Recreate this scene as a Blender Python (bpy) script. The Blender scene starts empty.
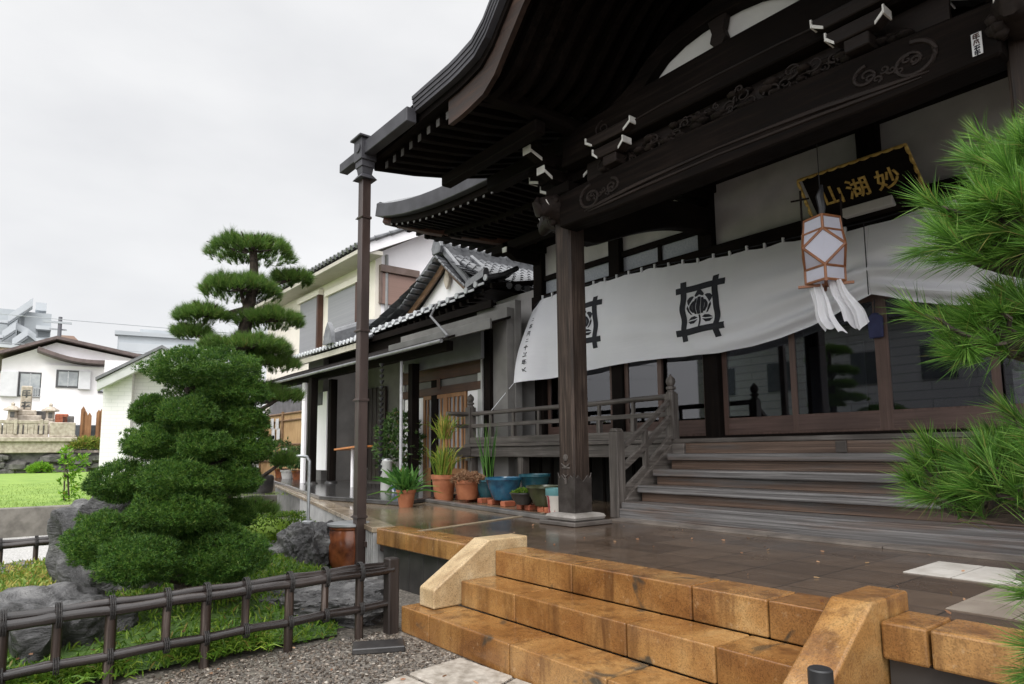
import bpy, bmesh, math, random
import numpy as np
from mathutils import Vector, Matrix, noise
random.seed(7)
rng = np.random.default_rng(11)
C = bpy.context.scene.collection
scene = bpy.context.scene

# ------------------------------------------------------------------ camera
F, CX, CY = 660.92, 512.0, 376.617
YAW, PITCH, ROLL = math.radians(51.36695), math.radians(6.39739), math.radians(-0.5781)
CAM = np.array([0.0, 0.0, 1.372])
_f0 = np.array([-math.sin(YAW), math.cos(YAW), 0]); _r0 = np.array([math.cos(YAW), math.sin(YAW), 0]); _u0 = np.array([0, 0, 1.0])
FW = _f0*math.cos(PITCH) + _u0*math.sin(PITCH); _u1 = _u0*math.cos(PITCH) - _f0*math.sin(PITCH)
RT = _r0*math.cos(ROLL) + _u1*math.sin(ROLL); UP = _u1*math.cos(ROLL) - _r0*math.sin(ROLL)
cd = bpy.data.cameras.new('camera'); cam = bpy.data.objects.new('camera', cd); C.objects.link(cam)
cd.sensor_width = 36.0; cd.lens = F/1024*36; cd.shift_y = (CY-342)/1024
cd.clip_start = 0.05; cd.clip_end = 6000
m = Matrix(((RT[0], UP[0], -FW[0], CAM[0]), (RT[1], UP[1], -FW[1], CAM[1]), (RT[2], UP[2], -FW[2], CAM[2]), (0, 0, 0, 1)))
cam.matrix_world = m
scene.camera = cam

# a pixel of the photograph turned into a point at a known height, depth or distance
def _ray(px, py): return FW*F + RT*(px-CX) + UP*(CY-py)
def onz(px, py, z): d = _ray(px, py); return CAM + d*((z-CAM[2])/d[2])
def ony(px, py, y): d = _ray(px, py); return CAM + d*((y-CAM[1])/d[1])
def onx(px, py, x): d = _ray(px, py); return CAM + d*((x-CAM[0])/d[0])
def atd(px, py, r): d = _ray(px, py); return CAM + d*(r/math.hypot(d[0], d[1]))

# ------------------------------------------------------------------ world: an overcast rainy sky
SKY_LOW, SKY_HIGH, SKY_MIX = 0.62, 2.1, 0.05
w = bpy.data.worlds.new('World'); scene.world = w; w.use_nodes = True
nt = w.node_tree; nt.nodes.clear()
def wn(t, **k):
    n = nt.nodes.new(t)
    for a, b in k.items(): setattr(n, a, b)
    return n
SKY_GLOW = 2.7
SUN_EL, SUN_AZ = math.radians(46), math.radians(140)   # azimuth: clockwise from +Y
sky = wn('ShaderNodeTexSky', sky_type='NISHITA', sun_disc=False, sun_elevation=SUN_EL, sun_rotation=SUN_AZ)
b1 = wn('ShaderNodeBackground'); b1.inputs[1].default_value = 0.1
nt.links.new(sky.outputs[0], b1.inputs[0])
tc = wn('ShaderNodeTexCoord'); sep = wn('ShaderNodeSeparateXYZ'); nt.links.new(tc.outputs['Generated'], sep.inputs[0])
mr = wn('ShaderNodeMapRange', interpolation_type='SMOOTHSTEP'); mr.inputs['From Min'].default_value = 0.60; mr.inputs['From Max'].default_value = 1.0
mr.inputs['To Min'].default_value = SKY_LOW; mr.inputs['To Max'].default_value = SKY_HIGH
nt.links.new(sep.outputs[2], mr.inputs[0])
mp = wn('ShaderNodeMapping'); mp.inputs['Scale'].default_value = (1.2, 1.2, 3.0); nt.links.new(tc.outputs['Generated'], mp.inputs[0])
nz = wn('ShaderNodeTexNoise'); nz.inputs['Scale'].default_value = 1.7; nz.inputs['Detail'].default_value = 5; nt.links.new(mp.outputs[0], nz.inputs[0])
cr = wn('ShaderNodeValToRGB'); cr.color_ramp.elements[0].position = 0.3; cr.color_ramp.elements[1].position = 0.7
cr.color_ramp.elements[0].color = (0.84, 0.845, 0.865, 1); cr.color_ramp.elements[1].color = (1.06, 1.06, 1.06, 1)
nt.links.new(nz.outputs[0], cr.inputs[0])
# extra glow added to the sky's unseen sun side, lighting curtain and house fronts
dt = wn('ShaderNodeVectorMath', operation='DOT_PRODUCT'); dt.inputs[1].default_value = (math.sin(SUN_AZ), math.cos(SUN_AZ), 0); nt.links.new(tc.outputs['Generated'], dt.inputs[0])
gl = wn('ShaderNodeMapRange', interpolation_type='SMOOTHSTEP'); gl.inputs['From Min'].default_value = -0.15; gl.inputs['From Max'].default_value = 0.95
gl.inputs['To Min'].default_value = 1.0; gl.inputs['To Max'].default_value = SKY_GLOW; nt.links.new(dt.outputs['Value'], gl.inputs[0])
mm = wn('ShaderNodeMath', operation='MULTIPLY'); nt.links.new(mr.outputs[0], mm.inputs[0]); nt.links.new(gl.outputs[0], mm.inputs[1])
b2 = wn('ShaderNodeBackground'); nt.links.new(cr.outputs[0], b2.inputs[0]); nt.links.new(mm.outputs[0], b2.inputs[1])
mx = wn('ShaderNodeMixShader'); mx.inputs[0].default_value = 1-SKY_MIX
nt.links.new(b1.outputs[0], mx.inputs[1]); nt.links.new(b2.outputs[0], mx.inputs[2])
wo = wn('ShaderNodeOutputWorld'); nt.links.new(mx.outputs[0], wo.inputs[0])

ld = bpy.data.lights.new('sun', 'SUN'); ld.energy = 1.1; ld.angle = math.radians(25); ld.color = (1.0, 0.98, 0.95)
sun = bpy.data.objects.new('sun', ld); C.objects.link(sun)
sd = Vector((math.sin(SUN_AZ)*math.cos(SUN_EL), math.cos(SUN_AZ)*math.cos(SUN_EL), math.sin(SUN_EL)))
sun.rotation_euler = sd.to_track_quat('Z', 'Y').to_euler()
sun.location = sd*60

vs = scene.view_settings; scene.display_settings.display_device = 'sRGB'
vs.view_transform = 'Standard'; vs.look = 'None'; vs.gamma = 1.0; vs.use_curve_mapping = False
vs.exposure = 0.62
scene.cycles.use_denoising = True
scene.cycles.max_bounces = 8; scene.cycles.diffuse_bounces = 4; scene.cycles.glossy_bounces = 4
scene.cycles.transparent_max_bounces = 12
scene.cycles.use_adaptive_sampling = True
scene.cycles.sample_clamp_indirect = 4

# ------------------------------------------------------------------ helpers
class MB:
    def __init__(s): s.v = []; s.f = []
    def add(s, vs, fs):
        o = len(s.v); s.v += [tuple(map(float, p)) for p in vs]; s.f += [tuple(i+o for i in f) for f in fs]; return s
    def box(s, x0, x1, y0, y1, z0, z1):
        if x0 > x1: x0, x1 = x1, x0
        if y0 > y1: y0, y1 = y1, y0
        return s.add([(x0,y0,z0),(x1,y0,z0),(x1,y1,z0),(x0,y1,z0),(x0,y0,z1),(x1,y0,z1),(x1,y1,z1),(x0,y1,z1)],
                     [(0,3,2,1),(4,5,6,7),(0,1,5,4),(1,2,6,5),(2,3,7,6),(3,0,4,7)])
    def beam(s, p0, p1, w, h, up=(0,0,1)):
        p0 = Vector(p0); p1 = Vector(p1); d = (p1-p0).normalized(); u = Vector(up); r = d.cross(u).normalized(); u = r.cross(d).normalized()
        a = r*(w/2); b = u*(h/2)
        vs = [p-a-b for p in (p0,)]+[p0+a-b, p0+a+b, p0-a+b, p1-a-b, p1+a-b, p1+a+b, p1-a+b]
        return s.add(vs, [(3,2,1,0),(4,5,6,7),(0,1,5,4),(1,2,6,5),(2,3,7,6),(3,0,4,7)])
    def sweep(s, pts, w, h, up=(0,0,1), w2=None, h2=None):     # a rectangular bar along a curved path
        n = len(pts); P = [Vector(p) for p in pts]; vs = []
        for i, p in enumerate(P):
            d = (P[min(i+1,n-1)]-P[max(i-1,0)]).normalized(); u = Vector(up); r = d.cross(u).normalized(); u = r.cross(d).normalized()
            t = i/(n-1); ww = w+((w2 if w2 is not None else w)-w)*t; hh = h+((h2 if h2 is not None else h)-h)*t
            a = r*(ww/2); b = u*(hh/2); vs += [p-a-b, p+a-b, p+a+b, p-a+b]
        fs = [(3,2,1,0), tuple(4*(n-1)+k for k in range(4))]
        for i in range(n-1):
            for k in range(4): fs.append((4*i+k, 4*i+(k+1)%4, 4*i+4+(k+1)%4, 4*i+4+k))
        return s.add(vs, fs)
    def tube(s, pts, r, n=8, cap=True):
        P = [Vector(p) for p in pts]; m_ = len(P); vs = []
        rr = r if isinstance(r, (list, tuple)) else [r]*m_
        ref = Vector((0.13, 0.31, 0.94)).normalized()
        for i, p in enumerate(P):
            d = (P[min(i+1,m_-1)]-P[max(i-1,0)]).normalized()
            if abs(d.dot(ref)) > .98: ref = Vector((1, .1, 0)).normalized()
            a = d.cross(ref).normalized(); b = d.cross(a)
            for k in range(n):
                t = 2*math.pi*k/n; vs.append(p+(a*math.cos(t)+b*math.sin(t))*rr[i])
        fs = []
        for i in range(m_-1):
            for k in range(n): fs.append((i*n+k, i*n+(k+1)%n, (i+1)*n+(k+1)%n, (i+1)*n+k))
        if cap: fs += [tuple(range(n))[::-1], tuple((m_-1)*n+k for k in range(n))]
        return s.add(vs, fs)
    def lathe(s, c, prof, n=24, cap=True):
        vs = []; fs = []
        for r, z in prof:
            for k in range(n):
                t = 2*math.pi*k/n; vs.append((c[0]+r*math.cos(t), c[1]+r*math.sin(t), c[2]+z))
        for i in range(len(prof)-1):
            for k in range(n): fs.append((i*n+k, i*n+(k+1)%n, (i+1)*n+(k+1)%n, (i+1)*n+k))
        if cap: fs += [tuple(range(n))[::-1], tuple((len(prof)-1)*n+k for k in range(n))]
        return s.add(vs, fs)
    def prism(s, poly, plane, a, b):
        n = len(poly)
        def P(q, t): return {'xz': (q[0], t, q[1]), 'yz': (t, q[0], q[1]), 'xy': (q[0], q[1], t)}[plane]
        vs = [P(q, a) for q in poly]+[P(q, b) for q in poly]
        fs = [tuple(range(n))[::-1], tuple(range(n, 2*n))]+[(i, (i+1)%n, n+(i+1)%n, n+i) for i in range(n)]
        return s.add(vs, fs)
    def grid(s, fn, nu, nv):
        vs = [fn(i/nu, j/nv) for j in range(nv+1) for i in range(nu+1)]
        fs = [(j*(nu+1)+i, j*(nu+1)+i+1, (j+1)*(nu+1)+i+1, (j+1)*(nu+1)+i) for j in range(nv) for i in range(nu)]
        return s.add(vs, fs)
    def raw(s, V, Fc):                   # numpy arrays
        o = len(s.v); s.v += V.tolist(); s.f += (np.asarray(Fc)+o).tolist(); return s
    def build(s, name, mat, parent=None, bevel=0, smooth=False, seg=1, solid=0):
        me = bpy.data.meshes.new(name)
        off = np.zeros(3)
        q = parent
        while q is not None: off += np.array(q.location); q = q.parent
        vs = (np.array(s.v)-off) if s.v else np.zeros((0,3))
        me.from_pydata(vs.tolist(), [], s.f); me.materials.append(mat)
        bm = bmesh.new(); bm.from_mesh(me)
        if len(s.f) < 60000: bmesh.ops.recalc_face_normals(bm, faces=bm.faces)
        bm.to_mesh(me); bm.free()
        if smooth:
            me.polygons.foreach_set('use_smooth', [True]*len(me.polygons))
            try: me.set_sharp_from_angle(angle=math.radians(42))
            except Exception: pass
        o = bpy.data.objects.new(name, me); C.objects.link(o)
        if parent is not None: o.parent = parent
        if solid:
            md = o.modifiers.new('s', 'SOLIDIFY'); md.thickness = solid; md.offset = 0
        if bevel:
            md = o.modifiers.new('b', 'BEVEL'); md.width = bevel; md.segments = seg; md.limit_method = 'ANGLE'; md.angle_limit = math.radians(35)
        return o

def split(mb, name, mat, parent, bevel=0):
    """every separate piece of a builder becomes a part of its own"""
    par = list(range(len(mb.v)))
    def find(i):
        while par[i] != i: par[i] = par[par[i]]; i = par[i]
        return i
    for f in mb.f:
        for k in f[1:]: par[find(k)] = find(f[0])
    grp = {}
    for f in mb.f: grp.setdefault(find(f[0]), []).append(f)
    for fs in grp.values():
        ids = sorted({i for f in fs for i in f}); mp_ = {i: k for k, i in enumerate(ids)}
        q = MB(); q.v = [mb.v[i] for i in ids]; q.f = [tuple(mp_[i] for i in f) for f in fs]; q.build(name, mat, parent, bevel)

def thing(name, label, cat, loc=(0,0,0), group=None):
    o = bpy.data.objects.new(name, None); C.objects.link(o); o.location = tuple(map(float, loc)); o.empty_display_size = .1
    o['label'] = label; o['category'] = cat
    if group: o['group'] = group
    return o
def tag(o, label, cat, group=None):
    o['label'] = label; o['category'] = cat
    if group: o['group'] = group
    return o
def struct(o): o['kind'] = 'structure'; return o
def stuff(o, label=None, cat=None):
    o['kind'] = 'stuff'
    if label: o['label'] = label; o['category'] = cat
    return o
def copy_tree(o, parent=None):
    c = o.copy(); C.objects.link(c)
    if parent is not None: c.parent = parent
    for ch in o.children: copy_tree(ch, c)
    return c

# ------------------------------------------------------------------ materials
def nodes(name):
    m = bpy.data.materials.new(name); m.use_nodes = True; t = m.node_tree
    b = t.nodes['Principled BSDF']
    return m, t, b
def N(t, typ, **k):
    n = t.nodes.new(typ)
    for a, b in k.items():
        if a in n.inputs: n.inputs[a].default_value = b
        else: setattr(n, a, b)
    return n
def L(t, a, b): t.links.new(a, b)
def coords(t, scale=(1,1,1), rot=(0,0,0), loc=(0,0,0), kind='Object'):
    tc = N(t, 'ShaderNodeTexCoord'); mp = N(t, 'ShaderNodeMapping'); mp.inputs['Scale'].default_value = scale
    mp.inputs['Rotation'].default_value = rot; mp.inputs['Location'].default_value = loc
    L(t, tc.outputs[kind], mp.inputs[0]); return mp.outputs[0]
def ramp(t, fac, stops):
    r = N(t, 'ShaderNodeValToRGB'); e = r.color_ramp.elements
    while len(e) < len(stops): e.new(0.5)
    for q, (p, c) in zip(e, stops): q.position = p; q.color = (*c, 1) if len(c) == 3 else c
    L(t, fac, r.inputs[0]); return r.outputs[0]
def nz_(t, vec, scale, detail=5, rough=.55, dist=0):
    n = N(t, 'ShaderNodeTexNoise', Scale=scale, Detail=detail, Roughness=rough, Distortion=dist); L(t, vec, n.inputs['Vector']); return n.outputs[0]
def mixc(t, fac, a, b, mode='MIX'):
    n = N(t, 'ShaderNodeMix', data_type='RGBA', blend_type=mode)
    if isinstance(fac, (int, float)): n.inputs[0].default_value = fac
    else: L(t, fac, n.inputs[0])
    for i, c in ((6, a), (7, b)):
        if isinstance(c, tuple): n.inputs[i].default_value = (*c, 1)
        else: L(t, c, n.inputs[i])
    return n.outputs[2]
def bump(t, b, h, strength=.3, dist=.01, prev=None):
    n = N(t, 'ShaderNodeBump', Strength=strength, Distance=dist); L(t, h, n.inputs['Height'])
    if prev is not None: L(t, prev, n.inputs['Normal'])
    L(t, n.outputs[0], b.inputs['Normal']); return n.outputs[0]
def M(name, c1, c2=None, scale=6, rough=.6, rough2=None, bs=0, bscale=40, stretch=(1,1,1), metal=0, spec=.5, coat=0, bdist=.004, lo=.35, hi=.65):
    m, t, b = nodes(name); v = coords(t, stretch)
    n = nz_(t, v, scale)
    L(t, ramp(t, n, [(lo, c1), (hi, c2 or c1)]), b.inputs['Base Color'])
    if rough2 is not None: L(t, ramp(t, nz_(t, v, scale*.7, 3), [(.35, (rough,)*3), (.65, (rough2,)*3)]), b.inputs['Roughness'])
    else: b.inputs['Roughness'].default_value = rough
    b.inputs['Metallic'].default_value = metal; b.inputs['Specular IOR Level'].default_value = spec
    b.inputs['Coat Weight'].default_value = coat; b.inputs['Coat Roughness'].default_value = .12
    if bs: bump(t, b, nz_(t, v, bscale, 6), bs, bdist)
    return m
def wood(name, dark, mid, light, axis='x', rough=.6, gs=1.0, spec=.35):
    """weathered timber: long grain streaks along the axis, checks and blotches"""
    m, t, b = nodes(name)
    st = {'x': (.55, 14, 14), 'y': (14, .55, 14), 'z': (14, 14, .55)}[axis]
    v = coords(t, tuple(a*gs for a in st)); v2 = coords(t, (1.6, 1.6, 1.6))
    g = nz_(t, v, 2.2, 8, .65, .3); big = nz_(t, v2, .9, 4)
    c = ramp(t, g, [(.28, dark), (.5, mid), (.75, light)])
    c = mixc(t, ramp(t, big, [(.38, (0,0,0)), (.62, (1,1,1))]), c, mixc(t, .55, c, dark))
    L(t, c, b.inputs['Base Color'])
    L(t, ramp(t, g, [(.3, (rough*.75,)*3), (.7, (min(1, rough*1.2),)*3)]), b.inputs['Roughness'])
    b.inputs['Specular IOR Level'].default_value = spec
    bump(t, b, g, .55, .006)
    return m

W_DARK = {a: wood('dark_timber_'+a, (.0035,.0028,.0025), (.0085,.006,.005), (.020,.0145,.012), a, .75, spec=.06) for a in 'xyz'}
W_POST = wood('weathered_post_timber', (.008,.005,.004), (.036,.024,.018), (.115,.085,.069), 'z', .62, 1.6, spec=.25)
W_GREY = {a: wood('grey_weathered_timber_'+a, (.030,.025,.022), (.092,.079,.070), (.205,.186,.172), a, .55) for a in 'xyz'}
def stair_wood(name, cols, warm, cut):
    m, t, b = nodes(name)
    v = coords(t, (.30, 9, 26)); v2 = coords(t, (.55, 2.5, 5.0))
    g = nz_(t, v, 2.4, 9, .7, .55); p = nz_(t, v2, 1.1, 4, .6, .4)
    grey = ramp(t, g, list(zip((.28,.48,.72), cols))); brown = ramp(t, g, list(zip((.28,.5,.75), warm)))
    c = mixc(t, ramp(t, p, [(cut-.12, (0,0,0)), (cut+.05, (1,1,1))]), grey, brown)
    crack = nz_(t, coords(t, (.22, 12, 60)), 1.8, 5, .7, .3)
    c = mixc(t, ramp(t, crack, [(.30, (1,1,1)), (.38, (0,0,0))]), c, (.02,.017,.015))
    L(t, c, b.inputs['Base Color']); L(t, ramp(t, p, [(.35, (.28,)*3), (.65, (.5,)*3)]), b.inputs['Roughness'])
    b.inputs['Specular IOR Level'].default_value = .4
    bump(t, b, g, .7, .008); return m
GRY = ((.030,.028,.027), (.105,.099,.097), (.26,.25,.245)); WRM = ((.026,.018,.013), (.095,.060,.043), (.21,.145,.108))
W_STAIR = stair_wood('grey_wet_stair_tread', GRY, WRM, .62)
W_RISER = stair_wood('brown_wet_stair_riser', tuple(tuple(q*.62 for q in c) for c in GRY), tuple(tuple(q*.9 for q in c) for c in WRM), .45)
W_DOOR = wood('brown_door_timber', (.05,.029,.022), (.095,.057,.045), (.14,.09,.074), 'z', .5)
W_DOORX = wood('brown_door_rail_timber', (.05,.03,.024), (.092,.056,.046), (.13,.083,.07), 'x', .5)
W_RED = wood('reddish_board_timber', (.03,.013,.009), (.075,.032,.020), (.13,.065,.04), 'x', .55)
W_ORANGE = wood('orange_brown_timber', (.16,.07,.028), (.30,.15,.065), (.42,.23,.11), 'z', .5)
W_LANT = M('lantern_timber', (.16,.055,.018), (.25,.10,.038), 9, .5)
WHITE_TIP = M('white_painted_end_grain', (.62,.61,.58), (.78,.77,.74), 14, .6)
PLASTER_G = M('gable_plaster', (.62,.61,.59), (.70,.69,.67), 2.5, .85)
PLASTER = M('grey_plaster', (.38,.365,.355), (.47,.455,.44), 2.5, .85, bs=.15, bscale=60)  # mid grey plaster, darker than the gable infill
PLASTER_W = M('bright_white_render', (.80,.775,.79), (.87,.845,.86), 1.2, .8, bs=.1, bscale=80)
PLASTER_C = M('cream_render', (.68,.63,.55), (.75,.70,.62), 1.5, .8)
PLASTER_S = M('shaded_grey_plaster', (.13,.124,.117), (.175,.168,.16), 2.5, .85, bs=.15, bscale=60)  # shade under the entrance eaves is darkened into this plaster colour
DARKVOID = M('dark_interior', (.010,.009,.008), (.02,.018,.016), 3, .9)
COPPER = M('weathered_copper_sheet', (.030,.029,.033), (.055,.054,.061), 3, .5, bs=.1, bscale=9, spec=.3)
COPPER_P = M('brown_painted_copper', (.030,.019,.016), (.060,.039,.033), 5, .35, .6, bs=.08, bscale=12, stretch=(1,1,.25))
STEEL = M('galvanised_steel', (.32,.33,.34), (.45,.46,.47), 12, .35, metal=.6)
ROPE = M('dark_rope', (.010,.009,.009), (.03,.027,.025), 60, .8)
BLACKM = M('black_painted_metal', (.012,.012,.013), (.025,.025,.027), 9, .4)
INK = M('black_ink_dye', (.008,.009,.014), (.016,.017,.024), 8, .8)
GOLD = M('worn_gold_leaf', (.33,.21,.05), (.58,.40,.11), 22, .42, metal=.35)
PAPER = M('white_paper', (.50,.50,.50), (.60,.60,.60), 6, .8)

def tiles_mat():
    m, t, b = nodes('wet_grey_roof_tile'); v = coords(t)
    L(t, ramp(t, nz_(t, v, 5, 4), [(.3, (.06,.062,.068)), (.7, (.14,.143,.15))]), b.inputs['Base Color'])
    b.inputs['Roughness'].default_value = .24; b.inputs['Specular IOR Level'].default_value = .8
    bump(t, b, nz_(t, v, 30), .15, .004); return m
TILE = tiles_mat()
TILE_END = M('pale_tile_edge', (.42,.43,.45), (.60,.61,.63), 20, .35)

def granite(name='ochre_granite_wet', blots=.85):
    m, t, b = nodes(name); v = coords(t)
    base = ramp(t, nz_(t, v, 2.2, 6, .6, .4), [(.25, (.115,.047,.015)), (.43, (.23,.108,.034)), (.6, (.315,.17,.06)), (.8, (.41,.27,.12))])
    sp = N(t, 'ShaderNodeTexVoronoi', Scale=170.0); L(t, v, sp.inputs['Vector'])
    spk = ramp(t, sp.outputs['Color'], [(.15, (.6,.6,.6)), (.5, (1,1,1)), (.9, (1.2,1.2,1.15))])
    c = mixc(t, .8, base, spk, 'MULTIPLY')
    run = nz_(t, coords(t, (5.5, 5.5, .55)), 1.6, 6, .6, .25)          # rust and damp runs down the faces
    c = mixc(t, ramp(t, run, [(.50, (0,0,0)), (.70, (.8,.8,.8))]), c, (.085,.036,.013))
    blot = nz_(t, v, 3.1, 3, .5, .8)
    c = mixc(t, ramp(t, blot, [(.645, (0,0,0)), (.70, (blots,)*3)]), c, (.040,.040,.033))
    fine = nz_(t, v, 26, 4, .6)
    c = mixc(t, ramp(t, fine, [(.62, (0,0,0)), (.8, (.30,.30,.30))]), c, (.62,.50,.33))
    gi = N(t, 'ShaderNodeNewGeometry'); c = mixc(t, .9, c, ramp(t, gi.outputs['Random Per Island'], [(0, (.78,.70,.62)), (.5, (1,1,1)), (1, (1.14,1.16,1.2))]), 'MULTIPLY')
    L(t, c, b.inputs['Base Color'])
    L(t, ramp(t, nz_(t, v, 4, 3), [(.35, (.10,)*3), (.65, (.30,)*3)]), b.inputs['Roughness'])
    n1 = bump(t, b, sp.outputs['Distance'], .12, .003); bump(t, b, nz_(t, v, 14, 5), .25, .006, n1)
    return m
GRANITE = granite(); GRANITE_C = granite('ochre_granite_clean', .12)
def granite_pale():
    m, t, b = nodes('pale_granite'); v = coords(t)
    base = ramp(t, nz_(t, v, 3, 6, .6, .4), [(.3, (.26,.165,.075)), (.5, (.43,.315,.175)), (.75, (.53,.44,.30))])
    sp = N(t, 'ShaderNodeTexVoronoi', Scale=170.0); L(t, v, sp.inputs['Vector'])
    L(t, mixc(t, .7, base, ramp(t, sp.outputs['Color'], [(.15, (.5,.5,.5)), (.5, (1,1,1)), (.9, (1.25,1.25,1.25))]), 'MULTIPLY'), b.inputs['Base Color'])
    b.inputs['Roughness'].default_value = .5; bump(t, b, sp.outputs['Distance'], .2, .003); return m
GRANITE_P = granite_pale()
def paving():
    m, t, b = nodes('wet_slate_paving'); v = coords(t, (1,1,1))
    br = N(t, 'ShaderNodeTexBrick', Scale=1.0, **{'Mortar Size': .006, 'Brick Width': .42, 'Row Height': .42, 'Mortar Smooth': .2, 'Bias': 0.0})
    br.offset = 0.0; br.squash = 1.0
    L(t, coords(t, (1,1,1), loc=(.03,.05,0)), br.inputs['Vector'])
    br.inputs['Color1'].default_value = (.054,.036,.025,1); br.inputs['Color2'].default_value = (.098,.069,.049,1); br.inputs['Mortar'].default_value = (.018,.014,.011,1)
    big = nz_(t, v, .55, 5, .6, .3); med = nz_(t, v, 5, 6, .65)
    c = mixc(t, .6, br.outputs['Color'], ramp(t, med, [(.25, (.55,.52,.5)), (.75, (1.35,1.3,1.25))]), 'MULTIPLY')
    c = mixc(t, ramp(t, nz_(t, coords(t, (.5, 3.0, 1)), 1.3, 6, .65, .5), [(.60, (0,0,0)), (.80, (.38,.38,.38))]), c, (.22,.175,.14))   # dry pale drag marks
    tan = N(t, 'ShaderNodeSeparateXYZ'); L(t, v, tan.inputs[0])
    mr_ = N(t, 'ShaderNodeMapRange'); mr_.inputs['From Min'].default_value = -6.3; mr_.inputs['From Max'].default_value = -7.4
    L(t, tan.outputs[0], mr_.inputs[0])
    c = mixc(t, mr_.outputs[0], c, mixc(t, .55, c, (.25,.19,.12)))      # the tan slabs towards the entrance
    L(t, c, b.inputs['Base Color'])
    L(t, ramp(t, big, [(.34, (.05,)*3), (.50, (.12,)*3), (.70, (.26,)*3)]), b.inputs['Roughness'])
    rg = ramp(t, nz_(t, v, 2.2, 5, .6), [(.3, (.10,)*3), (.7, (.30,)*3)]); wet = b.inputs['Roughness'].links[0].from_socket
    mr2 = N(t, 'ShaderNodeMapRange'); mr2.inputs['From Min'].default_value = -4.2; mr2.inputs['From Max'].default_value = -6.0; L(t, tan.outputs[0], mr2.inputs[0])
    L(t, mixc(t, mr2.outputs[0], rg, wet), b.inputs['Roughness'])
    b.inputs['Specular IOR Level'].default_value = .4
    n1 = bump(t, b, br.outputs['Fac'], -.35, .004); bump(t, b, nz_(t, v, 7, 4), .12, .004, n1)
    return m
PAVING = paving()
def gravel():
    m, t, b = nodes('grey_gravel'); v = coords(t)
    vo = N(t, 'ShaderNodeTexVoronoi', Scale=70.0); L(t, v, vo.inputs['Vector'])
    c = ramp(t, vo.outputs['Color'], [(.1, (.035,.03,.026)), (.4, (.10,.088,.075)), (.7, (.17,.15,.125)), (.95, (.34,.31,.27))])
    L(t, mixc(t, .5, c, ramp(t, nz_(t, v, 3), [(.3, (.6,.6,.6)), (.7, (1.2,1.2,1.2))]), 'MULTIPLY'), b.inputs['Base Color'])
    b.inputs['Roughness'].default_value = .45
    bump(t, b, vo.outputs['Distance'], -.9, .012); return m
GRAVEL = gravel()
PEBBLE = None
def pebble():
    m, t, b = nodes('gravel_stones'); g = N(t, 'ShaderNodeNewGeometry')
    L(t, ramp(t, g.outputs['Random Per Island'], [(.0, (.022,.018,.014)), (.35, (.064,.050,.039)), (.6, (.112,.086,.065)), (.85, (.18,.145,.115)), (1, (.38,.34,.29))]), b.inputs['Base Color'])
    b.inputs['Roughness'].default_value = .38; return m
PEBBLE = pebble()
WHITE_GRAVEL = M('pale_gravel', (.25,.24,.225), (.50,.49,.47), 55, .7, bs=.6, bscale=60, bdist=.01)
LAWN = M('lawn_turf', (.14,.235,.03), (.21,.315,.05), 1.5, .8, bs=.5, bscale=300, bdist=.01)
MOSS = M('moss_soil', (.03,.065,.012), (.07,.13,.02), 5, .9, bs=.6, bscale=70, bdist=.02)
SOIL = M('dark_ground', (.06,.055,.045), (.11,.10,.08), 1.5, .9)
CONC = M('curb_concrete', (.11,.10,.085), (.19,.175,.15), 6, .75, bs=.2, bscale=50)
CONC_D = M('dark_stone_panel', (.018,.017,.017), (.045,.042,.04), 4, .35, bs=.15, bscale=20)
STONE_G = M('grave_granite', (.30,.25,.20), (.48,.42,.35), 6, .7, bs=.25, bscale=30)
STONE_D = M('dark_grave_wall', (.05,.048,.046), (.15,.14,.13), 3.5, .6, bs=.5, bscale=7, bdist=.05)
TERRA = M('terracotta', (.27,.085,.035), (.40,.15,.07), 7, .6, bs=.1)
TERRA_D = M('brown_glazed_jar', (.06,.017,.008), (.20,.062,.022), 5, .22)
BLUEG = M('blue_glaze', (.010,.055,.11), (.025,.12,.20), 8, .2)
TEALG = M('teal_glaze', (.012,.06,.085), (.025,.10,.12), 8, .25)
OLIVEG = M('olive_glaze', (.03,.035,.015), (.06,.065,.03), 8, .3)
BRICKR = M('red_brick', (.25,.06,.03), (.40,.13,.06), 9, .7)
BARK = M('pine_bark', (.022,.016,.012), (.075,.055,.042), 18, .85, bs=.8, bscale=24, bdist=.02)
BAMBOO = wood('wet_dark_bamboo', (.018,.013,.011), (.05,.036,.030), (.105,.082,.07), 'x', .3, spec=.6)
BAMBOOZ = wood('bamboo_picket', (.012,.008,.006), (.036,.024,.019), (.20,.16,.14), 'z', .4, spec=.35)
BAMSCREEN = wood('tan_bamboo_screen', (.22,.13,.06), (.40,.26,.13), (.52,.37,.21), 'z', .6)

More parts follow.
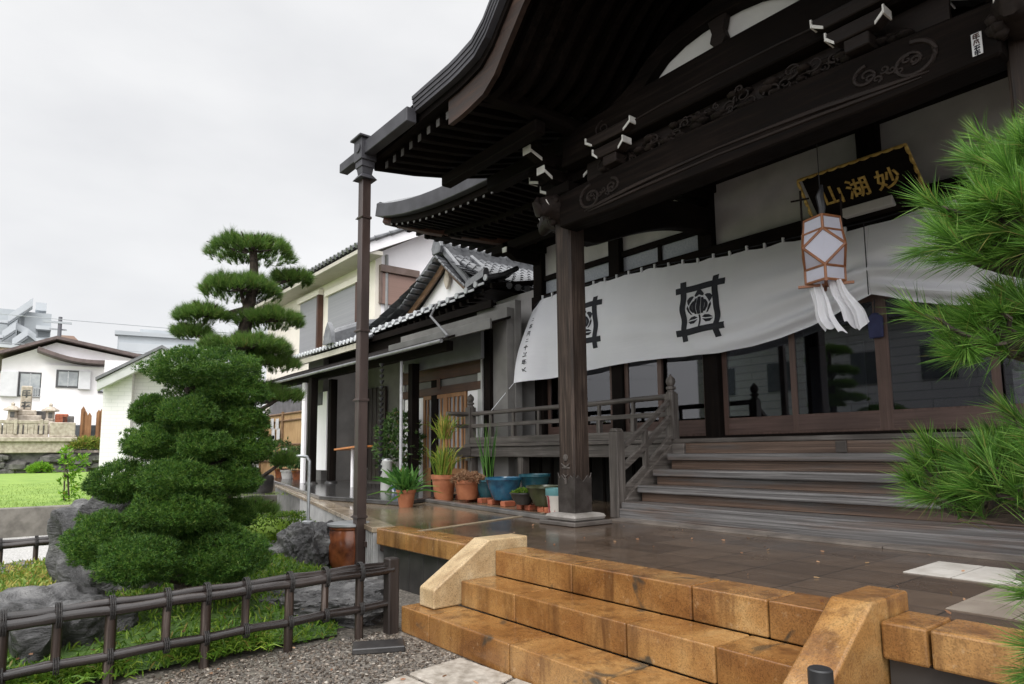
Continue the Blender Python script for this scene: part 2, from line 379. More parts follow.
def rockm():
    m, t, b = nodes('wet_garden_rock'); v = coords(t)
    n = nz_(t, v, 3.2, 8, .65, .7)
    L(t, ramp(t, n, [(.28, (.016,.0155,.0155)), (.5, (.062,.060,.060)), (.72, (.20,.195,.19))]), b.inputs['Base Color'])
    L(t, ramp(t, n, [(.3, (.2,)*3), (.7, (.5,)*3)]), b.inputs['Roughness'])
    bump(t, b, nz_(t, coords(t, (1,1,2.4), (0.4,.5,0)), 5.5, 9, .68, 1.0), 1.0, .05); return m
ROCK = rockm()
def leaf(name, a, b_, c_, scale=2.2, rough=.5, trans=.35, dead=.7):
    m, t, b = nodes(name); g = N(t, 'ShaderNodeNewGeometry'); v = coords(t)
    ca = ramp(t, g.outputs['Random Per Island'], [(0, a), (.55, b_), (1, c_)])
    n = ramp(t, nz_(t, v, scale, 3), [(.3, (.72,.76,.7)), (.7, (1.22,1.18,1.05))])
    c = mixc(t, .85, ca, n, 'MULTIPLY')
    c = mixc(t, ramp(t, g.outputs['Random Per Island'], [(.955, (0,0,0)), (.965, (dead,dead,dead))]), c, (.20,.12,.045)); L(t, c, b.inputs['Base Color']); b.inputs['Roughness'].default_value = rough
    b.inputs['Specular IOR Level'].default_value = .35
    tr = N(t, 'ShaderNodeBsdfTranslucent'); L(t, c, tr.inputs[0])
    mx_ = N(t, 'ShaderNodeMixShader'); mx_.inputs[0].default_value = trans
    L(t, b.outputs[0], mx_.inputs[1]); L(t, tr.outputs[0], mx_.inputs[2]); L(t, mx_.outputs[0], t.nodes['Material Output'].inputs[0])
    return m
NEEDLE = leaf('near_pine_needles', (.045,.12,.018), (.095,.235,.03), (.24,.40,.08))
NEEDLE2 = leaf('pine_needles', (.05,.11,.024), (.10,.20,.036), (.20,.31,.075))
CLIP = leaf('clipped_conifer_foliage', (.018,.058,.012), (.058,.145,.022), (.16,.27,.045), dead=.25)
BOX = leaf('box_hedge_leaves', (.03,.065,.008), (.07,.145,.014), (.22,.33,.03))
GRASS = leaf('ground_cover_blades', (.05,.12,.012), (.11,.22,.02), (.26,.34,.05))
STRAW = leaf('yellow_green_blades', (.10,.20,.03), (.24,.30,.06), (.45,.34,.10))
LEAFY = leaf('plant_leaves', (.03,.10,.02), (.07,.19,.035), (.14,.28,.06))
DRY = leaf('dry_pinkish_succulent', (.25,.12,.07), (.38,.22,.14), (.48,.33,.22))
BRIGHT = leaf('sapling_leaves', (.10,.25,.02), (.18,.38,.03), (.32,.48,.06))
def fabric():
    m, t, b = nodes('white_cotton_curtain'); v = coords(t)
    L(t, ramp(t, nz_(t, v, 1.5, 3), [(.3, (.80,.81,.845)), (.7, (.86,.865,.90))]), b.inputs['Base Color']); b.inputs['Roughness'].default_value = .9
    tr = N(t, 'ShaderNodeBsdfTranslucent'); tr.inputs[0].default_value = (.7,.71,.74,1)
    mx_ = N(t, 'ShaderNodeMixShader'); mx_.inputs[0].default_value = .22
    L(t, b.outputs[0], mx_.inputs[1]); L(t, tr.outputs[0], mx_.inputs[2]); L(t, mx_.outputs[0], t.nodes['Material Output'].inputs[0])
    bump(t, b, nz_(t, coords(t, (1.2, 1, 6)), 3, 4), .25, .02); return m
FABRIC = fabric()
def glass(name, tint=(.55,.57,.6), ior=1.8):
    m, t, b = nodes(name); t.nodes.remove(b)
    fr = N(t, 'ShaderNodeFresnel', IOR=ior); gl = N(t, 'ShaderNodeBsdfGlossy'); gl.inputs['Roughness'].default_value = .02; gl.inputs['Color'].default_value = (.95,.95,1,1)
    tp = N(t, 'ShaderNodeBsdfTransparent'); tp.inputs[0].default_value = (*tint, 1)
    mx_ = N(t, 'ShaderNodeMixShader'); L(t, fr.outputs[0], mx_.inputs[0]); L(t, tp.outputs[0], mx_.inputs[1]); L(t, gl.outputs[0], mx_.inputs[2])
    L(t, mx_.outputs[0], t.nodes['Material Output'].inputs[0]); return m
GLASS = glass('door_glass')
def brickm(name, c1, c2, mortar, bw, rh, ms=.012, plane='xz', bs=.4):
    m, t, b = nodes(name)
    rot = {'xz': (math.radians(90), 0, 0), 'yz': (math.radians(90), 0, math.radians(90)), 'xy': (0,0,0)}[plane]
    tc = N(t, 'ShaderNodeTexCoord'); sp = N(t, 'ShaderNodeSeparateXYZ'); cb = N(t, 'ShaderNodeCombineXYZ'); L(t, tc.outputs['Object'], sp.inputs[0])
    ad = N(t, 'ShaderNodeMath', operation='ADD'); L(t, sp.outputs[0], ad.inputs[0]); L(t, sp.outputs[1], ad.inputs[1])
    L(t, ad.outputs[0], cb.inputs[0]); L(t, sp.outputs[2], cb.inputs[1])
    br = N(t, 'ShaderNodeTexBrick', Scale=1.0, **{'Mortar Size': ms, 'Brick Width': bw, 'Row Height': rh}); L(t, cb.outputs[0], br.inputs['Vector'])
    br.inputs['Color1'].default_value = (*c1,1); br.inputs['Color2'].default_value = (*c2,1); br.inputs['Mortar'].default_value = (*mortar,1)
    L(t, br.outputs['Color'], b.inputs['Base Color']); b.inputs['Roughness'].default_value = .7
    bump(t, b, br.outputs['Fac'], -bs, .008); return m
WBRICK = brickm('white_brick', (.80,.77,.785), (.77,.74,.755), (.66,.64,.65), .42, .12, .008, bs=.15)
SIDING = brickm('grey_siding', (.44,.44,.46), (.40,.40,.42), (.20,.20,.21), 3.0, .35, .02)
P = 0.572     # height of the paved terrace
D = 1.502     # height of the hall's veranda floor
# ------------------------------------------------------------------ ground
g = MB(); g.add([(-1500,-1500,-.03),(1500,-1500,-.03),(1500,1500,-.03),(-1500,1500,-.03)], [(0,1,2,3)])
struct(g.build('ground', SOIL))
g = MB(); g.prism([(-14.1,-1.0),(-9.0,-6),(9,-6),(9,3.5),(-6.45,3.5),(-14.1,5.0)], 'xy', -.02, 0.0); struct(g.build('gravel_yard', GRAVEL))
# terrace slab
g = MB(); g.prism([(-6.42,3.58),(12,3.58),(12,24),(-42,24),(-42,12.2),(-17.5,6.08),(-7.0,3.46)], 'xy', .3, P); struct(g.build('terrace_paving', PAVING))
# pale dry slabs by the steps
g = MB()
for x in (-1.845, -1.572, -1.30, -1.03):
    for y in (4.66, 4.965): g.box(x+.003, x+.268, y+.003, y+.30, P+.001, P+.005)
SLABP = M('dry_pale_slab', (.40,.37,.33), (.54,.51,.47), 6, .6, bs=.1)
struct(g.build('pale_paving_slabs', SLABP))
g = MB()
for x in (-1.31, -1.03, -.75):
    for y in (3.77, 4.07, 4.37): g.box(x+.003, x+.275, y+.003, y+.295, P+.001, P+.005)
SLABT = M('damp_tan_slab', (.19,.155,.125), (.26,.22,.18), 5, .4, bs=.1)
struct(g.build('tan_paving_slabs', SLABT))
# border kerb of the terrace in front of the hall stairs
g = MB()
for i, x in enumerate(np.arange(-5.3, 3.2, .98)): g.box(x+.004, x+.976, 5.62, 5.845, P+.001, P+.018)
struct(g.build('stair_foot_kerb', M('damp_kerb_stone', (.10,.085,.075), (.20,.17,.145), 4, .35, .6, bs=.2)))
g = MB()      # paler line of slabs crossing the wet terrace
g.beam(onz(420,531,P+.004), onz(556,511,P+.004), .07, .006); struct(g.build('paving_joint_strip', M('tan_joint_stone', (.22,.17,.11), (.32,.26,.18), 5, .3)))

# stone edge of the terrace
t = thing('terrace_edging', 'ochre granite coping on a dark panelled base left of the granite steps', 'edging', (-5.5,3.4,0))
g = MB()
for a, b_ in ((-6.46,-5.83),(-5.822,-4.60)): g.box(a, b_, 3.31, 3.62, P-.165, P+.003)
g.build('coping', GRANITE_C, t, .012, seg=2)
g = MB()
for i in range(7): g.box(-6.42+i*.27, -6.42+i*.27+.262, 3.375, 3.5, -.02, P-.17)
g.build('base_panel', CONC_D, t, .004)
t = thing('terrace_edging', 'ochre granite coping on a dark base right of the granite steps', 'edging', (0,3.4,0))
g = MB()
for a, b_ in ((-1.415,-1.222),(-1.21,-.36),(-.35,.5),(.51,1.4),(1.41,2.4)): g.box(a, b_, 3.29, 3.60, P-.165, P+.003)
g.build('coping', GRANITE_C, t, .012, seg=2)
g = MB(); g.box(-1.41, 2.5, 3.345, 3.5, -.02, P-.17); g.build('base_panel', CONC_D, t, .004)
t = thing('retaining_wall', 'grey ribbed wall under the diagonal edge of the wet terrace', 'wall', (-10,4.2,0))
A_, B_ = Vector((-6.5,3.33,0)), Vector((-17.5,6.03,0)); dv = (B_-A_); ln = dv.length; dv.normalize()
g = MB(); g.beam(A_+Vector((0,.07,.26)), B_+Vector((0,.07,.26)), .1, .58); g.build('wall_face', M('damp_grey_block', (.10,.10,.10), (.20,.195,.19), 5, .5, bs=.2), t)
g = MB()
q = 0.02
while q < 6.0:
    p = A_+dv*q; g.box(p.x-.012, p.x+.012, p.y-.03, p.y+.02, 0, P-.06); q += .085
g.build('rib', M('pale_rib', (.24,.24,.235), (.36,.355,.35), 5, .5), t)
g = MB()
q = 0.0
while q < ln-.9:
    g.beam(A_+dv*(q+.004)+Vector((0,.09,P-.025)), A_+dv*(q+.88)+Vector((0,.09,P-.025)), .26, .056); q += .9
g.build('edge_stone', M('wet_tan_edge_stone', (.17,.13,.09), (.30,.24,.17), 4, .2), t, .006)

# ------------------------------------------------------------------ granite steps with cheek blocks
t = thing('granite_steps', 'three wet ochre granite steps rising to the terrace between sloping cheek stones', 'steps', (-3,3,0))
def step_row(y0, y1, z0, z1, x0, x1, joints):
    g = MB(); xs = [x0]+joints+[x1]
    for a, b_ in zip(xs[:-1], xs[1:]): g.box(a+.0045, b_-.0045, y0, y1, z0, z1)
    g.build('step', GRANITE, t, .010, seg=3)
    d_ = MB(); d_.box(x0+.02, x1-.02, y0+.025, y1-.02, z0, z1-.02); return d_
d1 = step_row(2.603, 2.952, 0, .192, -4.66, -1.0, [-4.247,-3.314,-2.5,-1.75])
d2 = step_row(2.956, 3.285, .192, .379, -4.36, -1.62, [-3.69,-2.676,-2.081])
d3 = step_row(3.289, 3.60, .379, P+.003, -4.36, -1.62, [-3.465,-2.46,-1.978])
jm = M('dark_joint_mortar', (.012,.011,.010), (.03,.027,.024), 8, .8)
for d_ in (d1, d2, d3): d_.build('joint_bed', jm, t)
for nm, xa, xb in (('cheek_stone',-4.575,-4.363),('cheek_stone',-1.615,-1.42)):
    g = MB(); g.prism([(2.715,.195),(2.715,.335),(3.235,.662),(3.64,.662),(3.64,.195)], 'yz', xa, xb)
    o = g.build(nm, GRANITE_P if xa < -3 else GRANITE_C, t, .014, seg=3)
o['label'] = 'darker orange cheek stone'

# ------------------------------------------------------------------ temple hall
XC = -3.17
HALL = thing('temple_hall', 'dark timber temple main hall with sweeping porch roof and white curtain across its glass doors', 'temple hall', (XC,8,P))
def H(mb, name, mat, bevel=.006, parent=None, smooth=False, label=None, seg=1):
    o = mb.build(name, mat, parent or HALL, bevel, smooth, seg)
    if label: o['label'] = label
    return o
# porch posts with carved shoes
for x in (-5.335, -1.01):
    g = MB(); a = .125; c = .022; y = 5.134
    oct_ = [(x-a+c,y-a),(x+a-c,y-a),(x+a,y-a+c),(x+a,y+a-c),(x+a-c,y+a),(x-a+c,y+a),(x-a,y+a-c),(x-a,y-a+c)]
    g.prism(oct_, 'xy', P+.12, 4.25); post = H(g, 'porch_post', W_POST, 0)
    g = MB()
    def shoe(u0, u1, face):       # metal shoe with a pointed ogee top on each side of the post
        pts = [(u0,P+.125),(u1,P+.125),(u1,P+.56),(u1-.03,P+.50),(u1-.06,P+.53),((u0+u1)/2,P+.46),(u0+.06,P+.53),(u0+.03,P+.50),(u0,P+.56)]
        if face == 'f': g.prism(pts, 'xz', y-a-.007, y-a+.004)
        else: g.prism(pts, 'yz', x+a-.004, x+a+.007)
    shoe(x-a-.006, x+a+.006, 'f'); shoe(y-a-.006, y+a+.006, 's')
    g.build('metal_shoe', M('dark_bronze_shoe', (.022,.017,.014), (.05,.042,.038), 9, .5, metal=.3, bs=.2), post, .003)
    g = MB()      # round chrysanthemum boss and crest ornaments
    for k in range(12):
        tt = 2*math.pi*k/12; cx_, cz_ = x+.028*math.cos(tt), P+.72+.028*math.sin(tt)
        g.box(cx_-.008, cx_+.008, y-a-.014, y-a, cz_-.008, cz_+.008)
    g.box(x-.02, x+.02, y-a-.018, y-a, P+.70, P+.74); g.box(x-.06, x+.06, y-a-.010, y-a, P+.60, P+.615); g.prism([(x-.07,P+.66),(x-.045,P+.63),(x,P+.60),(x+.045,P+.63),(x+.07,P+.66),(x,P+.625)], 'xz', y-a-.014, y-a)
    g.prism([(x-.05,P+.545),(x,P+.50),(x+.05,P+.545),(x,P+.52)], 'xz', y-a-.016, y-a-.006); g.box(x-.014, x+.014, y-a-.016, y-a-.006, P+.43, P+.50)
    g.build('ornament', W_GREY['z'], post, .003)
    g = MB(); g.lathe((x,y,P+.04), [(.17,0),(.235,.02),(.24,.05),(.225,.075),(.18,.087)], 4)
    ST = M('pale_base_stone', (.15,.135,.12), (.27,.25,.23), 5, .45, bs=.2)
    g = MB(); hw = .24
    for (h_, z0, z1, wd) in ((0,P+.045,P+.085,.225),): pass
    V = []; 
    prof = [(.20,.045),(.228,.06),(.238,.085),(.225,.108),(.185,.122),(.15,.126)]
    g = MB()
    for i in range(len(prof)-1):
        r0, z0 = prof[i]; r1, z1 = prof[i+1]
        vs = [(x-r0,y-r0,P+z0),(x+r0,y-r0,P+z0),(x+r0,y+r0,P+z0),(x-r0,y+r0,P+z0),(x-r1,y-r1,P+z1),(x+r1,y-r1,P+z1),(x+r1,y+r1,P+z1),(x-r1,y+r1,P+z1)]
        g.add(vs, [(0,1,5,4),(1,2,6,5),(2,3,7,6),(3,0,4,7)]+([(3,2,1,0)] if i == 0 else [])+([(4,5,6,7)] if i == len(prof)-2 else []))
    H(g, 'post_base_stone', ST, .008, post)
    g = MB(); g.box(x-.285, x+.285, y-.285, y+.285, P+.003, P+.045); H(g, 'plinth', M('dark_plinth', (.06,.052,.046), (.11,.095,.085), 5, .4), .006, post)

# veranda floor, edge beams and supports
g = MB(); g.box(-10.1, 4.0, 6.93, 7.87, D-.055, D); g.box(-10.1, -9.22, 7.871, 15, D-.055, D); H(g, 'veranda_floor', W_GREY['x'], .006)
g = MB(); g.box(-10.65, -5.5, 6.96, 7.11, D-.235, D-.058); H(g, 'veranda_beam', W_GREY['x'], .008)
g = MB(); g.box(-10.02, -9.92, 6.4, 6.955, D-.232, D-.062); H(g, 'veranda_beam', W_GREY['y'], .008)
for x in (-10.0, -8.55, -7.2, -5.75):
    g = MB(); g.box(x-.07, x+.07, 6.985, 7.125, P, D-.216); H(g, 'veranda_support', W_GREY['z'], .005)
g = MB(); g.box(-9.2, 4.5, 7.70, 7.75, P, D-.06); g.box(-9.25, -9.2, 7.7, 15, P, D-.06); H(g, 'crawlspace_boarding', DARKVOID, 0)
g = MB()
for x in np.arange(-9.9, -5.6, .30): g.box(x-.02, x+.02, 7.55, 7.58, P, D-.22)
H(g, 'crawlspace_lattice', W_DARK['z'], 0)
# balustrade
def giboshi(mb, x, y, z, r=.06):
    mb.lathe((x,y,z), [(r*1.05,0),(r*1.05,.02),(r*.7,.03),(r*.7,.05),(r*1.0,.06),(r*1.0,.09),(r*.6,.10),(r*.85,.125),(r*1.0,.16),(r*.85,.20),(r*.4,.23),(r*.08,.255)], 14)
BAL = MB(); BAL.box(-10.05, -5.5, 6.955, 7.075, D+.002, D+.115); bal = H(BAL, 'balustrade', W_GREY['x'], .006)
g = MB(); g.tube([(-10.45,7.02,2.055),(-9.9,7.02,2.05),(-7,7.02,2.045),(-5.45,7.02,2.06)], .038, 10); H(g, 'top_rail', W_GREY['x'], 0, bal, True)
g = MB(); g.tube([(-10.02,6.5,2.05),(-10.02,15,2.05)], .038, 10); H(g, 'top_rail', W_GREY['y'], 0, bal, True)
g = MB(); g.box(-10.35, -5.5, 6.99, 7.05, 1.795, 1.86); H(g, 'middle_rail', W_GREY['x'], .004, bal)
g = MB(); g.box(-10.05, -9.99, 6.6, 15, 1.797, 1.858); H(g, 'middle_rail', W_GREY['y'], .004, bal)
for x in (-9.4, -8.75, -8.1, -7.45, -6.75, -6.1):
    g = MB(); g.box(x-.035, x+.035, 6.985, 7.055, D+.09, 1.80); g.box(x-.022, x+.022, 6.998, 7.042, 1.85, 2.02); H(g, 'baluster', W_GREY['z'], .003, bal)
g = MB(); g.box(-10.09, -9.95, 6.95, 7.09, D-.3, 2.17); giboshi(g, -10.02, 7.02, 2.17, .068); H(g, 'newel_post', W_GREY['z'], 0, bal, True)
g = MB(); g.box(-5.49, -5.365, 6.93, 7.055, D-.02, 2.09); giboshi(g, -5.427, 6.992, 2.09, .064); H(g, 'newel_post', W_GREY['z'], 0, bal, True)
g = MB(); g.box(-5.50, -5.36, 5.86, 6.0, P, 1.58); g.prism([(-5.50,1.58),(-5.36,1.58),(-5.39,1.625),(-5.47,1.625)], 'xz', 5.87, 5.99); H(g, 'newel_post', W_GREY['z'], .008, bal)
for dz0, dz1, hh in ((1.38,2.02,.055),(1.14,1.80,.075),(.84,1.52,.10)):
    g = MB(); n_ = 9
    g.sweep([(-5.43, 5.98+i/n_*1.0, dz0+(dz1-dz0)*((i/n_)**1.12)) for i in range(n_+1)], .06, hh); H(g, 'stair_rail', W_GREY['y'], .004, bal)
g = MB(); g.box(-5.46, -5.40, 6.42, 6.48, .9, 1.62); H(g, 'baluster', W_GREY['z'], .003, bal)
g = MB(); g.prism([(5.97,P+.02),(6.95,P+.02),(6.95,1.44),(6.9,1.44),(5.97,.78)], 'yz', -5.40, -5.35); H(g, 'stair_stringer', W_GREY['y'], .004)
# wooden stairs
g = MB()
for i in range(4):
    y = 5.87+.265*i; z = P+.186*(i+1); xl = -5.33+.02*i
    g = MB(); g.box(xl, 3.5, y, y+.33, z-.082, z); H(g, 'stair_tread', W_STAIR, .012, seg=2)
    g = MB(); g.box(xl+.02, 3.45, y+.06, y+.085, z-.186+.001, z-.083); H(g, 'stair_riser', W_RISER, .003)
g = MB(); g.box(-5.3, 3.5, 6.905, 6.94, D-.13-.056, D-.058); H(g, 'stair_riser', W_RISER, .003)
g = MB(); g.box(-5.34, 3.5, 5.845, 5.895, P+.004, P+.12); H(g, 'stair_riser', W_STAIR, .006)
g = MB(); g.box(-3.28, -3.17, 6.88, 6.93, P+.186*4+.002, D-.06); H(g, 'beam_end', W_GREY['x'], .005)
g = MB(); g.box(-5.34, -5.16, 6.86, 6.93, D-.19, D-.06); H(g, 'beam_end', W_GREY['x'], .005)

# pillars and wall framing on the door line
YW = 7.95
PX = [-9.05, -7.15, -5.41, -3.16, -0.93, 1.0, 2.9]
for x in PX:
    if abs(x+3.16) < .1: z0_ = 3.30
    else: z0_ = D
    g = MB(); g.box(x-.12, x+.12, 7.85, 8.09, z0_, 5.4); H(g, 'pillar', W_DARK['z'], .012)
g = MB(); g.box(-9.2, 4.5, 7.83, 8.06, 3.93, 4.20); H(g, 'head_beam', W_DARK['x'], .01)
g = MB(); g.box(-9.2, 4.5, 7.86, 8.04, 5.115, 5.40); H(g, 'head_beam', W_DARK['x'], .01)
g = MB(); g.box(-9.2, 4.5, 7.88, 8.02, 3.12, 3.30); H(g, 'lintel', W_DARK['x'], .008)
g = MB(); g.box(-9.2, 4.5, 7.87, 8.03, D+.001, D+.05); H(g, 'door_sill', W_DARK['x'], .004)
for a, b_ in zip(PX[:-1], PX[1:]):
    if a < -5.5:
        g = MB(); g.box(a+.12, b_-.12, 7.90, 8.0, 4.47, 4.56); H(g, 'transom_rail', W_DARK['x'], .005)
        g = MB(); g.box(a+.12, b_-.12, 7.96, 7.98, 4.56, 5.115); H(g, 'plaster_panel', PLASTER, 0)
        g = MB(); g.box(a+.12, b_-.12, 7.965, 7.975, 4.20, 4.47); tr = H(g, 'transom_screen', M('bluish_grey_screen', (.26,.28,.32), (.34,.36,.40), 30, .5, bs=.3, bscale=200), 0)
        if b_ > -7.2 or True:
            g = MB(); mx_ = (a+b_)/2
            g.box(mx_-.03, mx_+.03, 7.93, 7.99, 4.20, 4.47); H(g, 'transom_strut', W_DARK['z'], 0)
    else:
        g = MB(); g.box(a+.12, b_-.12, 7.96, 7.98, 4.20, 5.115); H(g, 'plaster_panel', PLASTER, 0)
    g = MB(); g.box(a+.12, b_-.12, 7.97, 7.99, 3.30, 3.93); H(g, 'plaster_panel', PLASTER, 0)
g = MB(); g.box(-10.5, -9.0, 8.0, 8.08, D-.2, 4.4); H(g, 'side_wall', PLASTER, 0)
# left side wall
g = MB(); g.box(-9.10, -9.04, 8.09, 16, D, 5.4); H(g, 'side_wall', PLASTER, 0)
# sliding glass doors
def ring(mb, x0, x1, z0, z1, l, r, bt, tp, y0, y1):
    o = [(x0,z0),(x1,z0),(x1,z1),(x0,z1)]; n = [(x0+l,z0+bt),(x1-r,z0+bt),(x1-r,z1-tp),(x0+l,z1-tp)]
    vs = [(a,y0,b_) for a, b_ in o+n]+[(a,y1,b_) for a, b_ in o+n]; fs = []
    for k in range(4):
        j = (k+1)%4; fs += [(k,j,4+j,4+k),(8+k,12+k,12+j,8+j),(k,8+k,8+j,j),(4+k,4+j,12+j,12+k)]
    return mb.add(vs, fs)
def door(x0, x1, yo=0, kick=.23, st=.075, mid=False):
    f = MB(); z0, z1 = D+.052, 3.12; y0, y1 = YW-.02+yo, YW+.02+yo
    ring(f, x0, x1, z0, z1, st, st, kick, .08, y0, y1); fr = H(f, 'door', W_DOOR, .004)
    f = MB(); f.box(x0+st, x1-st, y0-.004, y0-.001, z0+.03, z0+kick-.02); H(f, 'kick_panel', W_DOORX, .002, fr)
    f = MB(); f.box(x0+st-.005, x1-st+.005, YW-.003+yo, YW+.003+yo, z0+kick-.004, z1-.078); H(f, 'glass_pane', GLASS, 0, fr)
    return fr
for a, b_, y in ((-5.30,-4.13,.03),(-4.275,-3.17,-.03),(-3.175,-2.08,-.03),(-2.17,-1.05,.03),
                 (-7.03,-6.30,-.03),(-6.40,-5.53,.03),(-8.93,-8.02,.03),(-8.12,-7.27,-.03),(-.81,.1,.03),(.02,.9,-.03)):
    door(a, b_, y)
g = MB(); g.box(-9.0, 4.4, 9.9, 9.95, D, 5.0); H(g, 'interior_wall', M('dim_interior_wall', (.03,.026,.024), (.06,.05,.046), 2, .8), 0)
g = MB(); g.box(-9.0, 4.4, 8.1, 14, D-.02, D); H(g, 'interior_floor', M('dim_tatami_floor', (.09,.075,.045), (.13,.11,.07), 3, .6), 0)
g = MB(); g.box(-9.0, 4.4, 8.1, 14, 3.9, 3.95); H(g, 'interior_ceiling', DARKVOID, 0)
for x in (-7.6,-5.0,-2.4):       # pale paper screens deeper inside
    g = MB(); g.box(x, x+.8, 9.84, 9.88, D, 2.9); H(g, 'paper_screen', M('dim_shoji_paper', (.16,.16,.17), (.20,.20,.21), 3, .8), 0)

# tie beams of the porch
def koryo(x0, x1, y, zb, zt, sag, thick, name):
    n = 22; top = []; bot = []
    for i in range(n+1):
        u = i/n; x = x0+(x1-x0)*u; h = 1-(2*u-1)**2
        top.append((x, zt+.06*h)); e = min(u, 1-u); bot.append((x, zb+sag*min(1, (e/.16))**1.5))
    g = MB(); g.prism(top+bot[::-1], 'xz', y-thick/2, y+thick/2)
    return H(g, name, W_DARK['x'], .015, label='long carved tie beam between the porch posts')
ko = koryo(-5.22, -1.12, 5.0, 3.83, 4.20, -.02, .27, 'tie_beam')
W_CARVE = wood('carved_dark_timber', (.008,.006,.005), (.020,.014,.012), (.040,.029,.025), 'x', .65, spec=.2)
def swirl(mb, cx_, cz_, y, r0, turns, dirn, rot, rad=.010):
    pts = []
    for i in range(34):
        u = i/33; a = rot+dirn*turns*2*math.pi*u; r = r0*(1-.82*u); pts.append((cx_+r*math.cos(a), y, cz_+r*math.sin(a)*.8))
    mb.tube(pts, [rad*(1-.5*i/33) for i in range(34)], 6)
g = MB()
for s in (-1, 1):
    xe = XC+s*1.55
    swirl(g, xe, 4.02, 4.862, .17, 1.5, -s, math.pi/2, .020); swirl(g, xe-s*.30, 4.05, 4.862, .10, 1.4, s, math.pi/2, .017)
    g.tube([(xe+s*.10,4.862,3.90),(xe-s*.2,4.862,3.92),(xe-s*.6,4.862,3.95),(xe-s*1.1,4.862,3.97),(XC,4.862,3.98)], [.006,.024,.024,.016,.010], 6)
    g.tube([(xe+s*.05,4.862,3.88),(xe-s*.3,4.862,3.89),(xe-s*.7,4.862,3.905),(XC,4.862,3.92)], [.006,.018,.016,.010], 6)
    for k in range(7):
        swirl(g, xe+s*.02-s*.05*k, 4.02+.03*math.sin(k*2.1), 4.862, .035, 1.1, 1, k, .012)
g.build('carved_scrolls', W_CARVE, ko, 0, True)
# carved cloud-and-wave frieze above the beam, upper beam, gable infill
g = MB(); rr = random.Random(3)
for k in range(120):
    x = XC+(rr.random()*2-1)*1.5; z = 4.28+rr.random()*.20*(1-abs(x-XC)/2.2); y = 5.0-rr.random()*.07
    r = .03+rr.random()*.05
    if k % 3 == 0: swirl(g, x, z, y-.02, r*1.1, 1.3, rr.choice((-1,1)), rr.random()*6, .012)
    else: g.lathe((x,y,z-r*.5), [(r*.2,0),(r*.8,r*.2),(r,r*.5),(r*.7,r*.85),(r*.15,r)], 8)
g.box(XC-1.75, XC+1.75, 5.02, 5.06, 4.25, 4.55); H(g, 'carved_frieze', W_CARVE, 0, smooth=True)
g = MB(); g.prism([(XC-2.0,4.50),(XC+2.0,4.50),(XC+1.95,4.86),(XC+1.0,4.915),(XC,4.925),(XC-1.0,4.915),(XC-1.95,4.86)], 'xz', 4.86, 5.10); ub = H(g, 'upper_tie_beam', W_DARK['x'], .012)
g = MB()
for s in (-1,1): swirl(g, XC+s*1.35, 4.70, 4.855, .11, 1.4, -s, 1.57, .010); g.tube([(XC+s*1.2,4.855,4.60),(XC+s*.6,4.855,4.63),(XC,4.855,4.64)], .009, 6)
g.build('carved_scrolls', W_CARVE, ub, 0, True)
arc = [(XC-.84,4.93),(XC-.74,5.02),(XC-.6,5.12),(XC-.4,5.19),(XC-.2,5.22),(XC,5.23),(XC+.2,5.22),(XC+.4,5.19),(XC+.6,5.12),(XC+.74,5.02),(XC+.84,4.93)]
g = MB(); g.prism([(XC-.84,4.90)]+arc+[(XC+.84,4.90)], 'xz', 5.02, 5.05); H(g, 'gable_plaster', PLASTER_G, 0)
g = MB(); g.prism([(XC-.055,4.92),(XC+.055,4.92),(XC+.045,4.97),(XC+.085,5.02),(XC+.06,5.1),(XC+.10,5.24),(XC-.10,5.24),(XC-.06,5.1),(XC-.085,5.02),(XC-.045,4.97)], 'xz', 4.93, 5.01); H(g, 'gable_strut', W_CARVE, .006)
g = MB(); g.sweep([(x, 5.0, z+.085) for x, z in [(XC-1.15,4.86),(XC-1.0,4.88)]+arc+[(XC+1.0,4.88),(XC+1.15,4.86)]], .22, .16, (0,1,0)); g2 = MB()
g2 = MB(); out = [(XC-1.3,4.93),(XC-1.0,5.05),(XC-.8,5.2),(XC-.5,5.33),(XC,5.40),(XC+.5,5.33),(XC+.8,5.2),(XC+1.0,5.05),(XC+1.3,4.93)]
g2.prism(arc+out[::-1], 'xz', 4.9, 5.12); H(g2, 'arched_beam', W_DARK['x'], .008)
# curved tie beams from the porch posts back to the hall pillars
for x in (-5.37, -0.97):
    g = MB(); n_ = 18; pts = []
    for i in range(n_+1):
        u = i/n_; pts.append((x, 5.2+u*2.66, 3.98+.52*(math.sin((u-.12)*math.pi*.62)**1 if u > .12 else 0)+.06*u))
    g.sweep(pts, .20, .40, (0,0,1), .2, .34); H(g, 'curved_tie_beam', W_DARK['y'], .015)
    g = MB(); g.sweep([(x,5.2,4.6),(x,6.2,4.75),(x,7.9,5.0)], .16, .2); H(g, 'bracket_arm', W_DARK['y'], .01)
